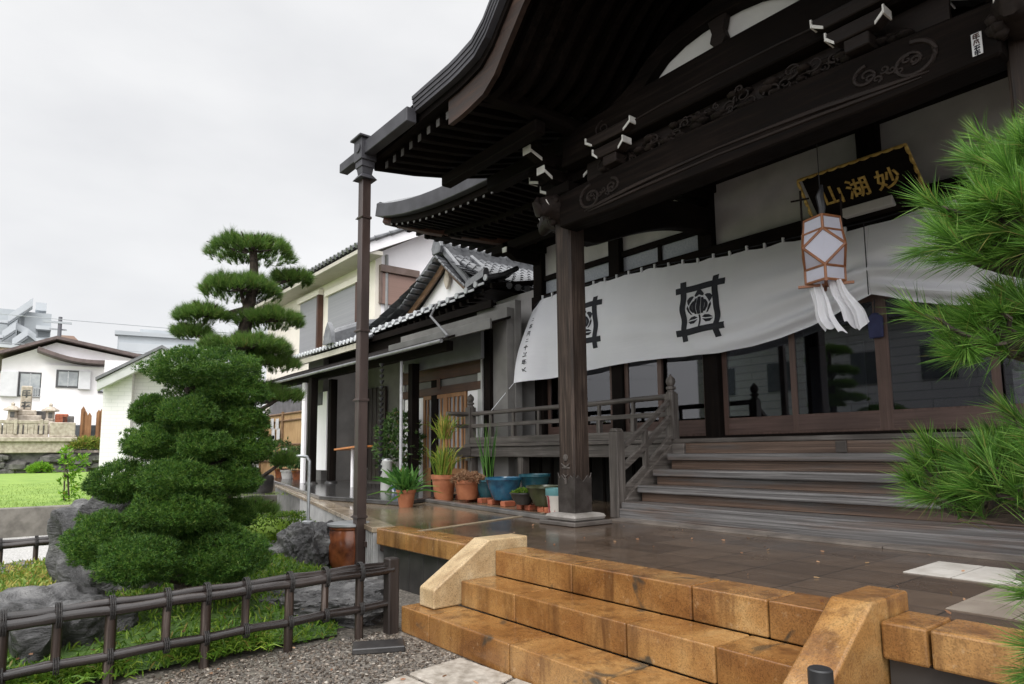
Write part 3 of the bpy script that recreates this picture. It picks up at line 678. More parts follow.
# bracket clusters on the post heads with white painted ends
def bracket(x, s):
    b = MB(); b.box(x-.19, x+.19, 4.94, 5.32, 4.25, 4.38); br = H(b, 'bracket_complex', W_DARK['x'], .012)
    a = MB()
    for z, l in ((4.40,.42),(4.58,.62)):
        a.prism([(x-l,z+.13),(x-l,z+.06),(x-l*.75,z),(x+l*.75,z),(x+l,z+.06),(x+l,z+.13)], 'xz', 5.07, 5.19)
        a.prism([(5.13-l,z+.13),(5.13-l,z+.06),(5.13-l*.75,z),(5.13+l*.75,z),(5.13+l,z+.06),(5.13+l,z+.13)], 'yz', x-.06, x+.06)
        for q in (-l+.07, 0, l-.07):
            a.box(x+q-.08, x+q+.08, 5.05, 5.21, z+.131, z+.20); 
            if q: a.box(x-.08, x+.08, 5.13+q-.08, 5.13+q+.08, z+.131, z+.20)
    H(a, 'bracket_arm', W_DARK['x'], .006, br)
    wt = MB()
    for z, l in ((4.40,.42),(4.58,.62)):
        wt.box(x-l-.008, x-l, 5.065, 5.195, z+.05, z+.135); wt.box(x+l, x+l+.008, 5.065, 5.195, z+.05, z+.135); wt.box(x-.065, x+.065, 5.13-l-.008, 5.13-l, z+.05, z+.135)
        for s_ in (-1, 1):
            wt.prism([(x+s_*l*.74,z-.004),(x+s_*l,z+.055),(x+s_*l,z+.085),(x+s_*l*.74,z+.03)], 'xz', 5.060, 5.069)
        wt.prism([(5.13-l*.74,z-.004),(5.13-l,z+.055),(5.13-l,z+.085),(5.13-l*.74,z+.03)], 'yz', x+.061, x+.070)
    split(wt, 'white_end', WHITE_TIP, br)
    # carved beast nosings, front and outer side, with white tusks
    for dx, dy in ((0,-1),(s,0)):
        n_ = MB(); o = Vector((x, 5.13, 4.06)); f = Vector((dx, dy, 0)); sd_ = Vector((-dy, dx, 0))
        pts = [o+f*.12, o+f*.26+Vector((0,0,.04)), o+f*.38+Vector((0,0,.02)), o+f*.46+Vector((0,0,-.05)), o+f*.50+Vector((0,0,.03)), o+f*.47+Vector((0,0,.10))]
        n_.tube(pts, [.15,.15,.11,.07,.045,.02], 10)
        for k in range(16):
            q = o+f*(.15+.2*rr.random())+sd_*(rr.random()-.5)*.26+Vector((0,0,(rr.random()-.5)*.22)); r = .03+.03*rr.random()
            n_.lathe((q.x,q.y,q.z-r), [(r*.2,0),(r*.8,r*.4),(r,r),(r*.6,r*1.6),(r*.1,r*2)], 7)
        nb = H(n_, 'beast_nosing', W_CARVE, 0, br, True)
        tk = MB()
        for sgn in (-1, 1):
            q = o+f*.34+sd_*(.085*sgn)+Vector((0,0,-.02)); tk.tube([q, q+f*.05+Vector((0,0,.03)), q+f*.09+Vector((0,0,.09))], [.016,.014,.004], 6)
        H(tk, 'white_tusk', WHITE_TIP, 0, nb, True) if False else tk.build('white_tusk', WHITE_TIP, br, 0, True)
    return br
bracket(-5.335, -1); bracket(-1.01, 1)
# bracket standing on the beam towards its right end, with white painted ends
for x in (-1.95, XC*2+1.95):
    g = MB(); g.box(x-.09, x+.09, 4.80, 5.0, 4.26, 4.36)
    for z, l in ((4.36,.20),(4.52,.30)): g.prism([(x-l,z+.11),(x-l,z+.05),(x-l*.7,z),(x+l*.7,z),(x+l,z+.05),(x+l,z+.11)], 'xz', 4.78, 4.9)
    mbk = H(g, 'beam_bracket', W_CARVE, .008)
    g = MB()
    for z, l in ((4.36,.20),(4.52,.30)):
        for s_ in (-1, 1): g.prism([(x+s_*l,z+.05),(x+s_*(l+.012),z+.05),(x+s_*(l+.012),z+.115),(x+s_*l,z+.115)], 'xz', 4.77, 4.905); g.prism([(x+s_*l*.72,z-.004),(x+s_*l,z+.046),(x+s_*l,z+.075),(x+s_*l*.72,z+.02)], 'xz', 4.772, 4.78)
    split(g, 'white_end', WHITE_TIP, mbk)

# ------------------------------------------------------------------ porch roof with its undulating (karahafu) front
KP = [(0,6.16),(.3,6.14),(.55,6.06),(.8,5.92),(1.0,5.76),(1.15,5.60),(1.31,5.43),(1.43,5.30),(1.61,5.19),(1.93,5.135),(2.2,5.125),(2.72,5.11),(3.3,5.07),(3.9,5.05)]
def kz(x):
    d = abs(x-XC)
    for (a, za), (b_, zb) in zip(KP[:-1], KP[1:]):
        if d <= b_: return za+(zb-za)*(d-a)/(b_-a)
    return KP[-1][1]
XL, XR = XC-3.76, XC+3.76
def rise(y): return .10*(y-3.4)+.055*max(0, y-3.4)**2
xs = [XC+s*q for s, q in [(-1, d) for d in (3.76,3.5,3.1,2.72,2.4,2.2,2.0,1.85,1.7,1.61,1.52,1.43,1.37,1.31,1.23,1.15,1.07,1.0,.9,.8,.68,.55,.42,.3,.15)]+[(1,0)]+[(1, d) for d in (.15,.3,.42,.55,.68,.8,.9,1.0,1.07,1.15,1.23,1.31,1.37,1.43,1.52,1.61,1.7,1.85,2.0,2.2,2.4,2.72,3.1,3.5,3.76)]]
def kband(mb, zoff0, zoff1, y0, y1, only=None, flat=None):
    """a layer that follows the karahafu curve between two depths"""
    for a, b_ in zip(xs[:-1], xs[1:]):
        if only and (abs((a+b_)/2-XC) > only): continue
        za, zb = kz(a), kz(b_)
        mb.add([(a,y0,za+zoff0),(b_,y0,zb+zoff0),(b_,y1,zb+zoff0+rise(y1)-rise(y0)),(a,y1,za+zoff0+rise(y1)-rise(y0)),
                (a,y0,za+zoff1),(b_,y0,zb+zoff1),(b_,y1,zb+zoff1+rise(y1)-rise(y0)),(a,y1,za+zoff1+rise(y1)-rise(y0))],
               [(0,3,2,1),(4,5,6,7),(0,1,5,4),(1,2,6,5),(2,3,7,6),(3,0,4,7)])
KR = MB()
n_u = len(xs)-1
def ksurf(zoff, y0, y1, ny):
    vs = []; 
    for j in range(ny+1):
        y = y0+(y1-y0)*j/ny
        for x in xs: vs.append((x, y, kz(x)+zoff+rise(y)))
    fs = [(j*len(xs)+i, j*len(xs)+i+1, (j+1)*len(xs)+i+1, (j+1)*len(xs)+i) for j in range(ny) for i in range(n_u)]
    return vs, fs
v_, f_ = ksurf(0.0, 3.42, 8.2, 10); KR.add(v_, f_); v_, f_ = ksurf(-.10, 3.42, 8.2, 10); KR.add(v_, f_)
kr = H(KR, 'porch_roof', COPPER, 0, label='porch roof with a wave-shaped copper edge')
for k in range(4):        # stepped layers of the roof edge
    g = MB(); kband(g, -.044*(k+1)+.05, -.044*k+.047, 3.37+.009*k, 3.62, only=2.75); g.build('edge_layer', COPPER, kr)
g = MB(); kband(g, -.20, -.10, 3.47, 3.62); g.build('eave_board', W_DARK['x'], kr)
g = MB(); kband(g, -.46, -.20, 3.50, 3.56, only=2.2); o = g.build('bargeboard', wood('red_brown_bargeboard', (.012,.008,.006), (.035,.019,.013), (.08,.042,.027), 'x', .55), kr)
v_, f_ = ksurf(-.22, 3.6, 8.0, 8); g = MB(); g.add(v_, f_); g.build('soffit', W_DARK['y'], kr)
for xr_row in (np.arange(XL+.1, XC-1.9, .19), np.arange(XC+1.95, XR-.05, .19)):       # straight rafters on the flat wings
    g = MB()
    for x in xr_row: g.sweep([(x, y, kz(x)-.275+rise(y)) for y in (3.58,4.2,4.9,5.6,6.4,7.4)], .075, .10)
    g.build('rafters', W_DARK['y'], kr)
g = MB()
for x in np.arange(XL+.1, XC-1.9, .19): g.box(x-.03, x+.03, 3.572, 3.578, kz(x)-.315, kz(x)-.235)
g.build('rafter_tips', M('greyish_rafter_tip', (.06,.055,.052), (.11,.105,.10), 9, .7), kr)
g = MB()       # curved ribs under the wave
for y in np.arange(3.75, 6.6, .24):
    pts = [(x, y, kz(x)-.29+rise(y)*.8) for x in xs if abs(x-XC) < 1.95]; g.sweep(pts, .10, .08, (0,1,0))
g.build('curved_ribs', W_DARK['x'], kr)
g = MB()       # eave purlins, running across under the rafters
for bx in ((XL+.2, XC-1.75, 4.28, 4.42, 4.66, 4.80), (XC+1.75, XR-.2, 4.28, 4.42, 4.66, 4.80), (XL+.15, XR-.15, 5.02, 5.2, 4.80, 4.98)):
    g = MB(); g.box(*bx); g.build('purlin', W_DARK['x'], kr, .01)
for s in (-1, 1):  # verge boards on both ends
    g = MB(); x = XC+s*3.78
    g.sweep([(x, y, kz(x)-.16+rise(y)) for y in (3.46,4.0,4.6,5.3,6.2,7.2,8.1)], .05, .34); g.build('verge_board', W_DARK['y'], kr, .006)
for s in (-1, 1):  # boxed purlin nose that catches the light under the wave
    g = MB(); g.beam((XC+s*1.83, 3.66, 4.93), (XC+s*1.83, 5.1, 4.90), .13, .15); g.build('purlin_nose', W_DARK['y'], kr, .008)
    g = MB(); g.box(XC+s*1.83-.055, XC+s*1.83+.055, 3.652, 3.659, 4.87, 4.99); g.build('purlin_end', W_GREY['x'], kr)
# carved pendant under the crown of the wave
g = MB()
for k in range(46):
    a = rr.random()*6.28; x = XC+(rr.random()*2-1)*.5; z = 5.62-rr.random()*.34*(1-abs(x-XC)*1.4)
    swirl(g, x, z, 3.48, .05+.05*rr.random(), 1.2, rr.choice((-1,1)), a, .013)
g.build('carved_pendant', W_CARVE, kr, 0, True)
# gutters with hopper and the square copper downpipe
GUT = MB()
GUT.box(XL-.03, XC-2.70, 3.30, 3.42, 4.86, 5.02); gut = GUT.build('gutter', COPPER, kr, .006)
gr = MB(); gr.box(XC+2.70, XR+.03, 3.30, 3.42, 4.86, 5.02); gr.build('gutter', COPPER, kr, .006)
px, py = -6.965, 3.36
g = MB(); g.box(px-.10, px+.10, py-.10, py+.10, 4.80, 5.06); g.box(px-.135, px+.135, py-.135, py+.135, 5.06, 5.085)
for r0, r1, z0, z1 in ((.085,.085,4.72,4.80),(.062,.075,4.64,4.72),(.11,.065,4.575,4.64)):
    g.add([(px-r0,py-r0,z0),(px+r0,py-r0,z0),(px+r0,py+r0,z0),(px-r0,py+r0,z0),(px-r1,py-r1,z1),(px+r1,py-r1,z1),(px+r1,py+r1,z1),(px-r1,py+r1,z1)],
          [(0,3,2,1),(4,5,6,7),(0,1,5,4),(1,2,6,5),(2,3,7,6),(3,0,4,7)])
g.tube([(px+.02,py-.103,4.94),(px+.02,py-.115,4.94)], .055, 16); g.box(px-.62, px-.1, py-.05, py+.06, 4.87, 4.985)
g.build('hopper', COPPER, gut, .004)
g = MB(); g.box(px-.056, px+.056, py-.056, py+.056, -.01, 4.6); dp = g.build('downpipe', COPPER_P, gut, .008)
dp['label'] = 'square brown copper downpipe'
g = MB()
for z in (4.1, 2.75, 1.95, .64): g.box(px-.066, px+.066, py-.066, py+.066, z, z+.03); g.box(px-.09, px+.09, py-.07, py-.06, z+.005, z+.02)
g.box(px-.1, px+.55, py+.02, py+.06, .33, .39)
g.build('pipe_bracket', COPPER_P, gut, .003)

# ------------------------------------------------------------------ main roof of the hall
def ez(x): d = abs(x-XC)/7.9; return 5.30+.50*d**5
MXL, MXR = XC-7.93, XC+7.93
xs2 = np.linspace(MXL, MXR, 49)
def hip(u): return 0
MR = MB(); vs = []; ny = 14
def main_pt(x, j):      # roof surface: rises inward from the front eave, hipped at both ends
    t_ = j/ny; y = 5.62+t_*9.5; zz = ez(x)+.28+(.30*(y-5.62)+.026*(y-5.62)**2)
    xx = XC+(x-XC)*(1-.62*t_**1.0)
    return (xx, y, zz)
for j in range(ny+1):
    for x in xs2: vs.append(main_pt(x, j))
n2 = len(xs2); fs = [(j*n2+i, j*n2+i+1, (j+1)*n2+i+1, (j+1)*n2+i) for j in range(ny) for i in range(n2-1)]
MR.add(vs, fs)
for s in (0, -1):      # side slopes
    base = [main_pt(xs2[s], j) for j in range(ny+1)]; lo_ = [(xs2[s], 5.62+j/ny*19, 5.80+.28 if j == 0 else ez(XC+7.0)+.28) for j in range(ny+1)]
    vv = base+lo_; MR.add(vv, [(j, j+1, ny+2+j, ny+1+j) for j in range(ny)])
mroof = H(MR, 'main_roof', TILE, 0)
g = MB(); g.sweep([(x, 5.66, ez(x)+.155) for x in xs2], .14, .25); g.build('eave_edge', COPPER, mroof, .01)
g = MB(); g.sweep([(MXL+.06, 5.6+i*1.0, ez(MXL+min(.9,.0+i*.12))+.155) for i in range(12)], .14, .25); g.build('eave_edge', COPPER, mroof, .01)
g = MB(); g.sweep([(x, 5.80, ez(x)-.02) for x in xs2[1:-1]], .12, .10); g.sweep([(x, 6.55, ez(x)-.11) for x in xs2[3:-3]], .11, .10); g.build('eave_board', W_DARK['x'], mroof, .006)
vs = []
for j, (y, dz) in enumerate(((5.7,.02),(6.5,.0),(7.2,.05),(8.0,.15))):
    for x in xs2: vs.append((x, y, ez(x)+dz))
g = MB(); g.add(vs, [(j*n2+i, j*n2+i+1, (j+1)*n2+i+1, (j+1)*n2+i) for j in range(3) for i in range(n2-1)])
g.add([(MXL,5.7,ez(MXL)+.02),(MXL+2,7.6,5.56),(MXL+2,17,5.56),(MXL,17,5.64)], [(0,1,2,3)]); g.build('soffit', W_DARK['y'], mroof)
g = MB()
for x in np.arange(MXL+.3, XC+3, .21): g.sweep([(x,5.77,ez(x)-.075),(x,6.6,ez(x)-.05)], .065, .085); g.sweep([(x,6.5,ez(x)-.165),(x,7.3,ez(x)-.13),(x,7.95,ez(x)-.05)], .07, .09)
g.build('rafters', W_DARK['y'], mroof); g = MB()
for y in np.arange(6.0, 15, .21): g.sweep([(MXL+.14,y,5.57+.2*max(0,1-(y-5.6)/1.6)**2),(MXL+2.0,y,5.50)], .065, .085)
g.build('rafters', W_DARK['y'], mroof)
g = MB()
for x in np.arange(MXL+.3, XC+3, .21): g.box(x-.026, x+.026, 5.762, 5.768, ez(x)-.108, ez(x)-.042)
g.build('rafter_tips', M('greyish_rafter_tip_b', (.10,.095,.09), (.17,.165,.16), 9, .7), mroof)
g = MB(); g.sweep([(MXL+.12,5.72,ez(MXL)-.03),(MXL+.7,6.3,ez(MXL+.5)-.12),(MXL+2.0,7.9,5.2)], .16, .2); g.build('hip_rafter', W_RED, mroof, .01)
g = MB(); g.box(-9.6, 4.6, 7.2, 7.36, 4.98, 5.14); g.box(-9.25,-9.09, 7.2, 15, 4.98, 5.14); H(g, 'eave_purlin', W_DARK['x'], .01)
g = MB()
for x in PX[:3]:
    g = MB(); g.box(x-.16, x+.16, 7.55, 8.1, 5.0, 5.13); g.prism([(7.1,5.0),(7.1,4.9),(7.3,4.8),(7.9,4.8),(7.9,5.0)], 'yz', x-.07, x+.07)
    H(g, 'wall_bracket', W_DARK['y'], .008)
g = MB()
for x in PX[:3]: g.box(x-.06, x+.06, 7.085, 7.099, 4.9, 4.99)
split(g, 'white_end', WHITE_TIP, HALL)
# ------------------------------------------------------------------ curtain with crests
def lerp_tab(x, tab):
    if x <= tab[0][0]: return tab[0][1]
    for (a, p), (b_, q) in zip(tab[:-1], tab[1:]):
        if x <= b_: return p+(q-p)*(x-a)/(b_-a)
    return tab[-1][1]
def sm(a, b_, x): t_ = max(0, min(1, (x-a)/(b_-a))); return t_*t_*(3-2*t_)
TOPZ = [(-9.2,3.90),(-9.05,4.0),(-8.85,4.13),(-6.4,4.125),(-5.5,4.03),(-4.3,3.98),(-3.17,3.90)]
BOTZ = [(-9.2,2.56),(-8.4,2.62),(-7.4,2.69),(-6.57,2.71),(-5.8,2.68),(-5.17,2.665),(-4.7,2.695),(-4.3,2.745),(-3.9,2.83),(-3.6,2.92),(-3.35,3.02),(-3.17,3.085)]
def scal(x): return -.022*abs(math.sin((x+3.17)*math.pi/.53))
def cz(x, v): zt = lerp_tab(x, TOPZ)+scal(x)*max(0,1-v*8); zb = lerp_tab(x, BOTZ); return zt+(zb-zt)*v
def cy(x, v):
    y = 7.80-.10*math.sin(math.pi*min(1, v*.9))-.04*v
    k = sm(-6.2, -3.6, x)*(1-.9*sm(-3.42, -3.18, x))
    y -= k*.048*math.sin(v*v*19+ (x+3.17)*1.1)*sm(.15,.6,v)
    y -= .030*math.sin((v-.25-(x+9)*.06)*26)*math.exp(-((v-.45-(x+9)*.045)/.22)**2)*sm(-8.6,-5.5,x)*.6   # long slanting creases          # swags gathered towards the middle
    y -= (.020*math.sin(x*9.0+1.5*math.sin(x*2.3)+v*1.2)*(1-.75*k)*(.25+.75*v)+.008*math.sin(x*23+2*math.sin(x*5)+v*2)*math.exp(-v*5))*(1-sm(-3.42,-3.18,x))
    y -= .010*math.sin((x*3.1+v*7.0))*(.4+.6*v)
    y -= .42*sm(-8.2,-9.15,x)*v                                     # the free end blows forward
    return y
def cpt(x, v): return (x-.0, cy(x, v), cz(x, v))
def cpt_xz(x, z, off=.006):
    zt = lerp_tab(x, TOPZ); zb = lerp_tab(x, BOTZ); v = (zt-z)/(zt-zb); return (x, cy(x, v)-off, z)
XA, XB = -9.12, -3.1705
CUR = thing('entrance_curtain', 'long white curtain with black crests hung across the hall front, hem raised mid-way', 'curtain', (-6,7.8,P))
g = MB(); g.grid(lambda u, v: cpt(XA+(XB-XA)*u, v), 260, 56); cl = g.build('cloth', FABRIC, CUR, 0, True)
g = MB(); g.grid(lambda u, v: (lambda p: (2*XC-p[0], p[1], p[2]))(cpt(XA+(XB-XA)*u, v)), 200, 50); g.build('cloth', FABRIC, CUR, 0, True)
g = MB()
for k in range(24):
    x = -8.85+k*.2575*1.0
    if x > -3.2: break
    z = cz(x, 0); g.box(x-.012, x+.012, 7.79, 7.825, z-.02, z+.06)
split(g, 'tie_loop', FABRIC, CUR)
g = MB(); g.tube([(-9.1,7.82,4.03),(-8.85,7.82,4.14),(-6.4,7.82,4.15),(-5.4,7.82,4.06),(-4.3,7.82,4.01),(-3.17,7.82,3.95),(0,7.82,4.05),(2.6,7.82,4.1)], .009, 6); g.build('hanging_rope', INK, CUR)
g = MB(); p = cpt(XA, 1); g.tube([p, (-9.55,7.1,2.05)], .006, 5); g.build('tie_cord', FABRIC, CUR)
g = MB(); g.tube([(XC,7.66,3.91),(XC,7.655,3.07)], .006, 5); g.build('seam_cord', INK, CUR)
def crest(xc, zc, hw, hh):
    g = MB()
    def poly(pts, n=1):
        # a filled outline laid on the cloth, as a fan strip fine enough to follow its folds
        c = (sum(p[0] for p in pts)/len(pts), sum(p[1] for p in pts)/len(pts))
        m_ = len(pts); V = []
        K = 5
        for k in range(K+1):
            s = k/K
            for a, b_ in pts: V.append(cpt_xz(xc+hw*(c[0]+(a-c[0])*s), zc+hh*(c[1]+(b_-c[1])*s)))
        g.add(V, [(k*m_+i, k*m_+(i+1)%m_, (k+1)*m_+(i+1)%m_, (k+1)*m_+i) for k in range(K) for i in range(m_)])
    def strip(p0, p1, w_, wob=0, ph=0):
        n_ = 26; V = []
        dx, dz = p1[0]-p0[0], p1[1]-p0[1]; l = math.hypot(dx, dz); nx, nz2 = -dz/l, dx/l
        for i in range(n_+1):
            u = i/n_; o = wob*math.sin(u*9+ph); 
            for s in (-1, -.33, .33, 1):
                a = p0[0]+dx*u+nx*(w_*s+o); b_ = p0[1]+dz*u+nz2*(w_*s+o); V.append(cpt_xz(xc+hw*a, zc+hh*b_))
        g.add(V, [(4*i+k, 4*i+k+1, 4*i+5+k, 4*i+4+k) for i in range(n_) for k in range(3)])
    strip((-1,.70),(1,.74),.105,.012,1); strip((-1,-.72),(1,-.66),.105,.014,2)
    strip((-.70,1),(-.66,-1),.125,.014,0); strip((.62,1),(.70,-1),.125,.045,3)
    ell = lambda cx_, cz_, a, b_, rot=0, n_=22: [(cx_+a*math.cos(t)*math.cos(rot)-b_*math.sin(t)*math.sin(rot), cz_+a*math.cos(t)*math.sin(rot)+b_*math.sin(t)*math.cos(rot)) for t in [2*math.pi*i/n_ for i in range(n_)]]
    # citrus blossom crest: three petals above, a segmented fruit, two leaves and a stalk
    def seg(a, b_, top, bot, bow):
        a -= .014; b_ += .014; top += .02; bot -= .01      # one upright segment between two slanting sides
        pts = []
        for i in range(9):
            u = i/8; pts.append((a+(b_-a)*0+bow[0]*math.sin(u*math.pi)+a*0, bot+(top-bot)*u))
        for i in range(9):
            u = 1-i/8; pts.append((b_+bow[1]*math.sin(u*math.pi), bot+(top-bot)*u))
        poly(pts)
    seg(-.045,.045,.37,-.17,(-.02,.02)); seg(-.15,-.09,.33,-.16,(-.07,-.03)); seg(.09,.15,.33,-.16,(.03,.07))
    seg(-.235,-.195,.25,-.11,(-.12,-.07)); seg(.195,.235,.25,-.11,(.07,.12))
    poly([(0,.66),(.10,.58),(.19,.46),(.16,.40),(.08,.42),(0,.46),(-.08,.42),(-.16,.40),(-.19,.46),(-.10,.58)])
    for s in (-1, 1):
        poly([(s*.21,.42),(s*.30,.45),(s*.42,.43),(s*.52,.34),(s*.48,.24),(s*.41,.14),(s*.37,.22),(s*.29,.33)])
        poly([(s*.46,.16),(s*.50,.06),(s*.44,-.06),(s*.35,-.16),(s*.27,-.18),(s*.36,-.05),(s*.40,.06)])
        poly([(s*.08,-.28),(s*.20,-.22),(s*.36,-.24),(s*.50,-.33),(s*.34,-.325),(s*.20,-.32)])
        poly([(s*.08,-.33),(s*.22,-.355),(s*.36,-.36),(s*.50,-.365),(s*.38,-.46),(s*.22,-.46)])
    strip((0,-.20),(0,-.62),.032)
    return g.build('crest', INK, CUR, 0)
c1 = ony(700,308.5,7.70); l_, r_ = ony(675.5,312,7.7), ony(724.5,303,7.7); tz, bz = ony(703,277,7.7), ony(697,340,7.7)
HWc, HHc = (r_[0]-l_[0])/2, (tz[2]-bz[2])/2
crest(c1[0], c1[2], HWc, HHc)
c2r = ony(602,322,7.72); crest(c2r[0]-HWc, ony(596,322,7.72)[2], HWc, HHc)
crest(2*XC-c1[0], c1[2], HWc, HHc)
g = MB(); rb = random.Random(5)          # a column of brush writing down the free end
def stroke(mb, x0, z0, x1, z1, w_):
    n_ = 6; V = []; dx, dz = x1-x0, z1-z0; l = math.hypot(dx, dz)+1e-6; nx, nz2 = -dz/l, dx/l
    for i in range(n_+1):
        u = i/n_; ww = w_*(1.0-.55*u)
        for s in (-1, 1): V.append(cpt_xz(x0+dx*u+nx*ww*s, z0+dz*u+nz2*ww*s, .007))
    mb.add(V, [(2*i, 2*i+1, 2*i+3, 2*i+2) for i in range(n_)])
def brush(mb, cx_, cz_, s, strokes):
    for (a, b_, c, d, w_) in strokes: stroke(mb, cx_+a*s, cz_+b_*s, cx_+c*s, cz_+d*s, w_*s)
GL = [[(-.4,.3,.4,.35,.1),(-.5,-.3,.5,-.25,.12)], [(-.5,.3,.5,.36,.1),(-.1,.5,-.15,-.5,.1),(-.4,0,-.1,-.1,.08),(.4,.1,.1,-.1,.08),(-.5,-.2,.5,-.15,.1)],
      [(-.3,.5,-.5,-.5,.1),(-.3,.3,.4,.34,.1),(.1,.5,.4,-.5,.1),(-.2,0,.1,0,.08),(0,0,-.05,-.3,.08)], [(-.4,.3,.4,.35,.1),(-.5,-.3,.5,-.25,.12)],
      [(-.5,.1,.5,.15,.12),(0,.5,-.03,-.5,.11)], [(-.3,.5,-.1,.1,.1),(.3,.5,0,-.2,.1),(-.5,-.3,.4,-.2,.1)],
      [(-.4,.4,.4,.45,.1),(-.4,.1,.4,.14,.1),(-.5,-.2,.5,-.16,.1),(0,.5,0,-.5,.1),(-.4,.4,-.42,-.2,.08)], [(-.4,.2,-.1,-.4,.1),(.3,.4,-.1,-.1,.1),(-.2,.0,.5,-.45,.1)]]
pA, pB = ony(531,316,7.62), ony(535,366,7.56)
for k, gl in enumerate(GL):
    u = k/(len(GL)-1); brush(g, -8.93+.03*u, 3.72-.93*u, .095 if k not in (0,3) else .07, gl)
g.build('brush_writing', INK, CUR)

# ------------------------------------------------------------------ hanging lantern
lx, ly = -2.615, 5.5
LZ = lambda y: ony(823, y, 5.5)[2]
LAN = thing('festival_lantern', 'cut cornered white paper lantern in an orange wood frame with two paper tails', 'lantern', (lx,ly,LZ(285)))
zt, zm, zb, zq, zr = LZ(233), LZ(251), LZ(269), LZ(219), LZ(283)
a0 = math.atan2(-5.5, 2.6)+.03
rc, rm = .152, .228
T4 = [Vector((lx+rc*math.cos(a0+k*math.pi/2), ly+rc*math.sin(a0+k*math.pi/2), zt)) for k in range(4)]
B4 = [Vector((v.x, v.y, zb)) for v in T4]; Q4 = [Vector((lx+(v.x-lx)*.92, ly+(v.y-ly)*.92, zq)) for v in T4]; R4 = [Vector((v.x, v.y, zr)) for v in T4]
M4 = [Vector((lx+rm*math.cos(a0+(k+.5)*math.pi/2), ly+rm*math.sin(a0+(k+.5)*math.pi/2), zm)) for k in range(4)]
g = MB(); vs = [*T4, *B4, *Q4, *R4, *M4]; fs = []
for k in range(4):
    j = (k+1)%4
    fs += [(k, j, 16+k), (4+k, 16+k, 4+j), (8+k, 8+j, j, k), (4+k, 4+j, 12+j, 12+k), (k, 16+k, 4+k, 16+(k-1)%4)]
g.add(vs, fs)
def papermat():
    m, t, b = nodes('lantern_paper'); b.inputs['Base Color'].default_value = (.70,.71,.80,1); b.inputs['Roughness'].default_value = .85
    tr = N(t, 'ShaderNodeBsdfTranslucent'); tr.inputs[0].default_value = (.72,.73,.82,1); mx_ = N(t, 'ShaderNodeMixShader'); mx_.inputs[0].default_value = .5
    L(t, b.outputs[0], mx_.inputs[1]); L(t, tr.outputs[0], mx_.inputs[2]); L(t, mx_.outputs[0], t.nodes['Material Output'].inputs[0]); return m
LPAPER = papermat()
g.build('paper_shade', LPAPER, LAN)
g = MB(); r = .0115
for k in range(4):
    j = (k+1)%4
    for p, q in ((T4[k],T4[j]),(B4[k],B4[j]),(Q4[k],Q4[j]),(R4[k],R4[j]),(T4[k],M4[k]),(T4[j],M4[k]),(B4[k],M4[k]),(B4[j],M4[k]),(T4[k],Q4[k]),(B4[k],R4[k])): g.tube([p, q], r, 6)
    o = (M4[k]-Vector((lx,ly,zm))).normalized()
    g.beam(Vector((lx,ly,zr-.02))-o*.0, Vector((lx,ly,zr-.02))+(R4[k]-Vector((lx,ly,zr))).normalized()*.215, .024, .022)
g.build('frame', W_LANT, LAN, 0)
g = MB()
for k in (0, 1, 3):
    p = Q4[k]+(Q4[k]-Vector((lx,ly,zq)))*.1
    if k == 0: continue
    g.tube([p+Vector((0,0,-.30)), p+Vector((0,0,.28 if k == 3 else .20))], .009, 6)
pp = Q4[3]+Vector((0,0,.20)); g.tube([pp+Vector((-.09,-.03,0)), pp+Vector((.05,.02,0))], .008, 6)
g.build('upright_stick', W_DARK['z'], LAN)
g = MB(); g.tube([(lx,ly,zq+.02),(lx,ly,4.62)], .004, 5); g.tube([(lx,ly,zq),(lx+.01,ly,zq+.1),(lx,ly-.01,zq+.2),(lx+.02,ly,zq+.3)], [.02,.03,.035,.012], 8); g.build('hanging_cord', BLACKM, LAN, 0, True)
g = MB()
def tail(x0, x1, dxe, dye, L_, wv):
    def f(u, v):
        c_ = (x0+x1)/2; w_ = (x1-x0)*(.62+.38*v-.25*max(0,v-.75))
        x = c_+(u-.5)*w_+dxe*v**1.25+.02*math.sin(v*7+wv*2)*v; fold = (.028*math.sin(u*11+v*2.5+wv)+.012*math.sin(u*25+v*6))*(.4+.6*v)
        return (x, ly-.03+fold-.05*v+dye*v, zr-.005-L_*v*(1-.10*abs(u-.4))+.035*math.sin(u*5+wv)*v+.012*math.sin(u*17)*v)
    g.grid(f, 30, 26)
tail(lx-.17, lx+.02, .17, -.03, .45, 0); tail(lx-.01, lx+.18, .19, .03, .42, 1.7)
def tissue():
    m, t, b = nodes('thin_white_tissue'); b.inputs['Base Color'].default_value = (.84,.84,.87,1); b.inputs['Roughness'].default_value = .9
    tr = N(t, 'ShaderNodeBsdfTranslucent'); tr.inputs[0].default_value = (.84,.84,.87,1); tp = N(t, 'ShaderNodeBsdfTransparent')
    m1 = N(t, 'ShaderNodeMixShader'); m1.inputs[0].default_value = .4; L(t, b.outputs[0], m1.inputs[1]); L(t, tr.outputs[0], m1.inputs[2])
    m2 = N(t, 'ShaderNodeMixShader'); m2.inputs[0].default_value = .22; L(t, m1.outputs[0], m2.inputs[1]); L(t, tp.outputs[0], m2.inputs[2]); L(t, m2.outputs[0], t.nodes['Material Output'].inputs[0]); return m
g.build('paper_tail', tissue(), LAN, 0, True)

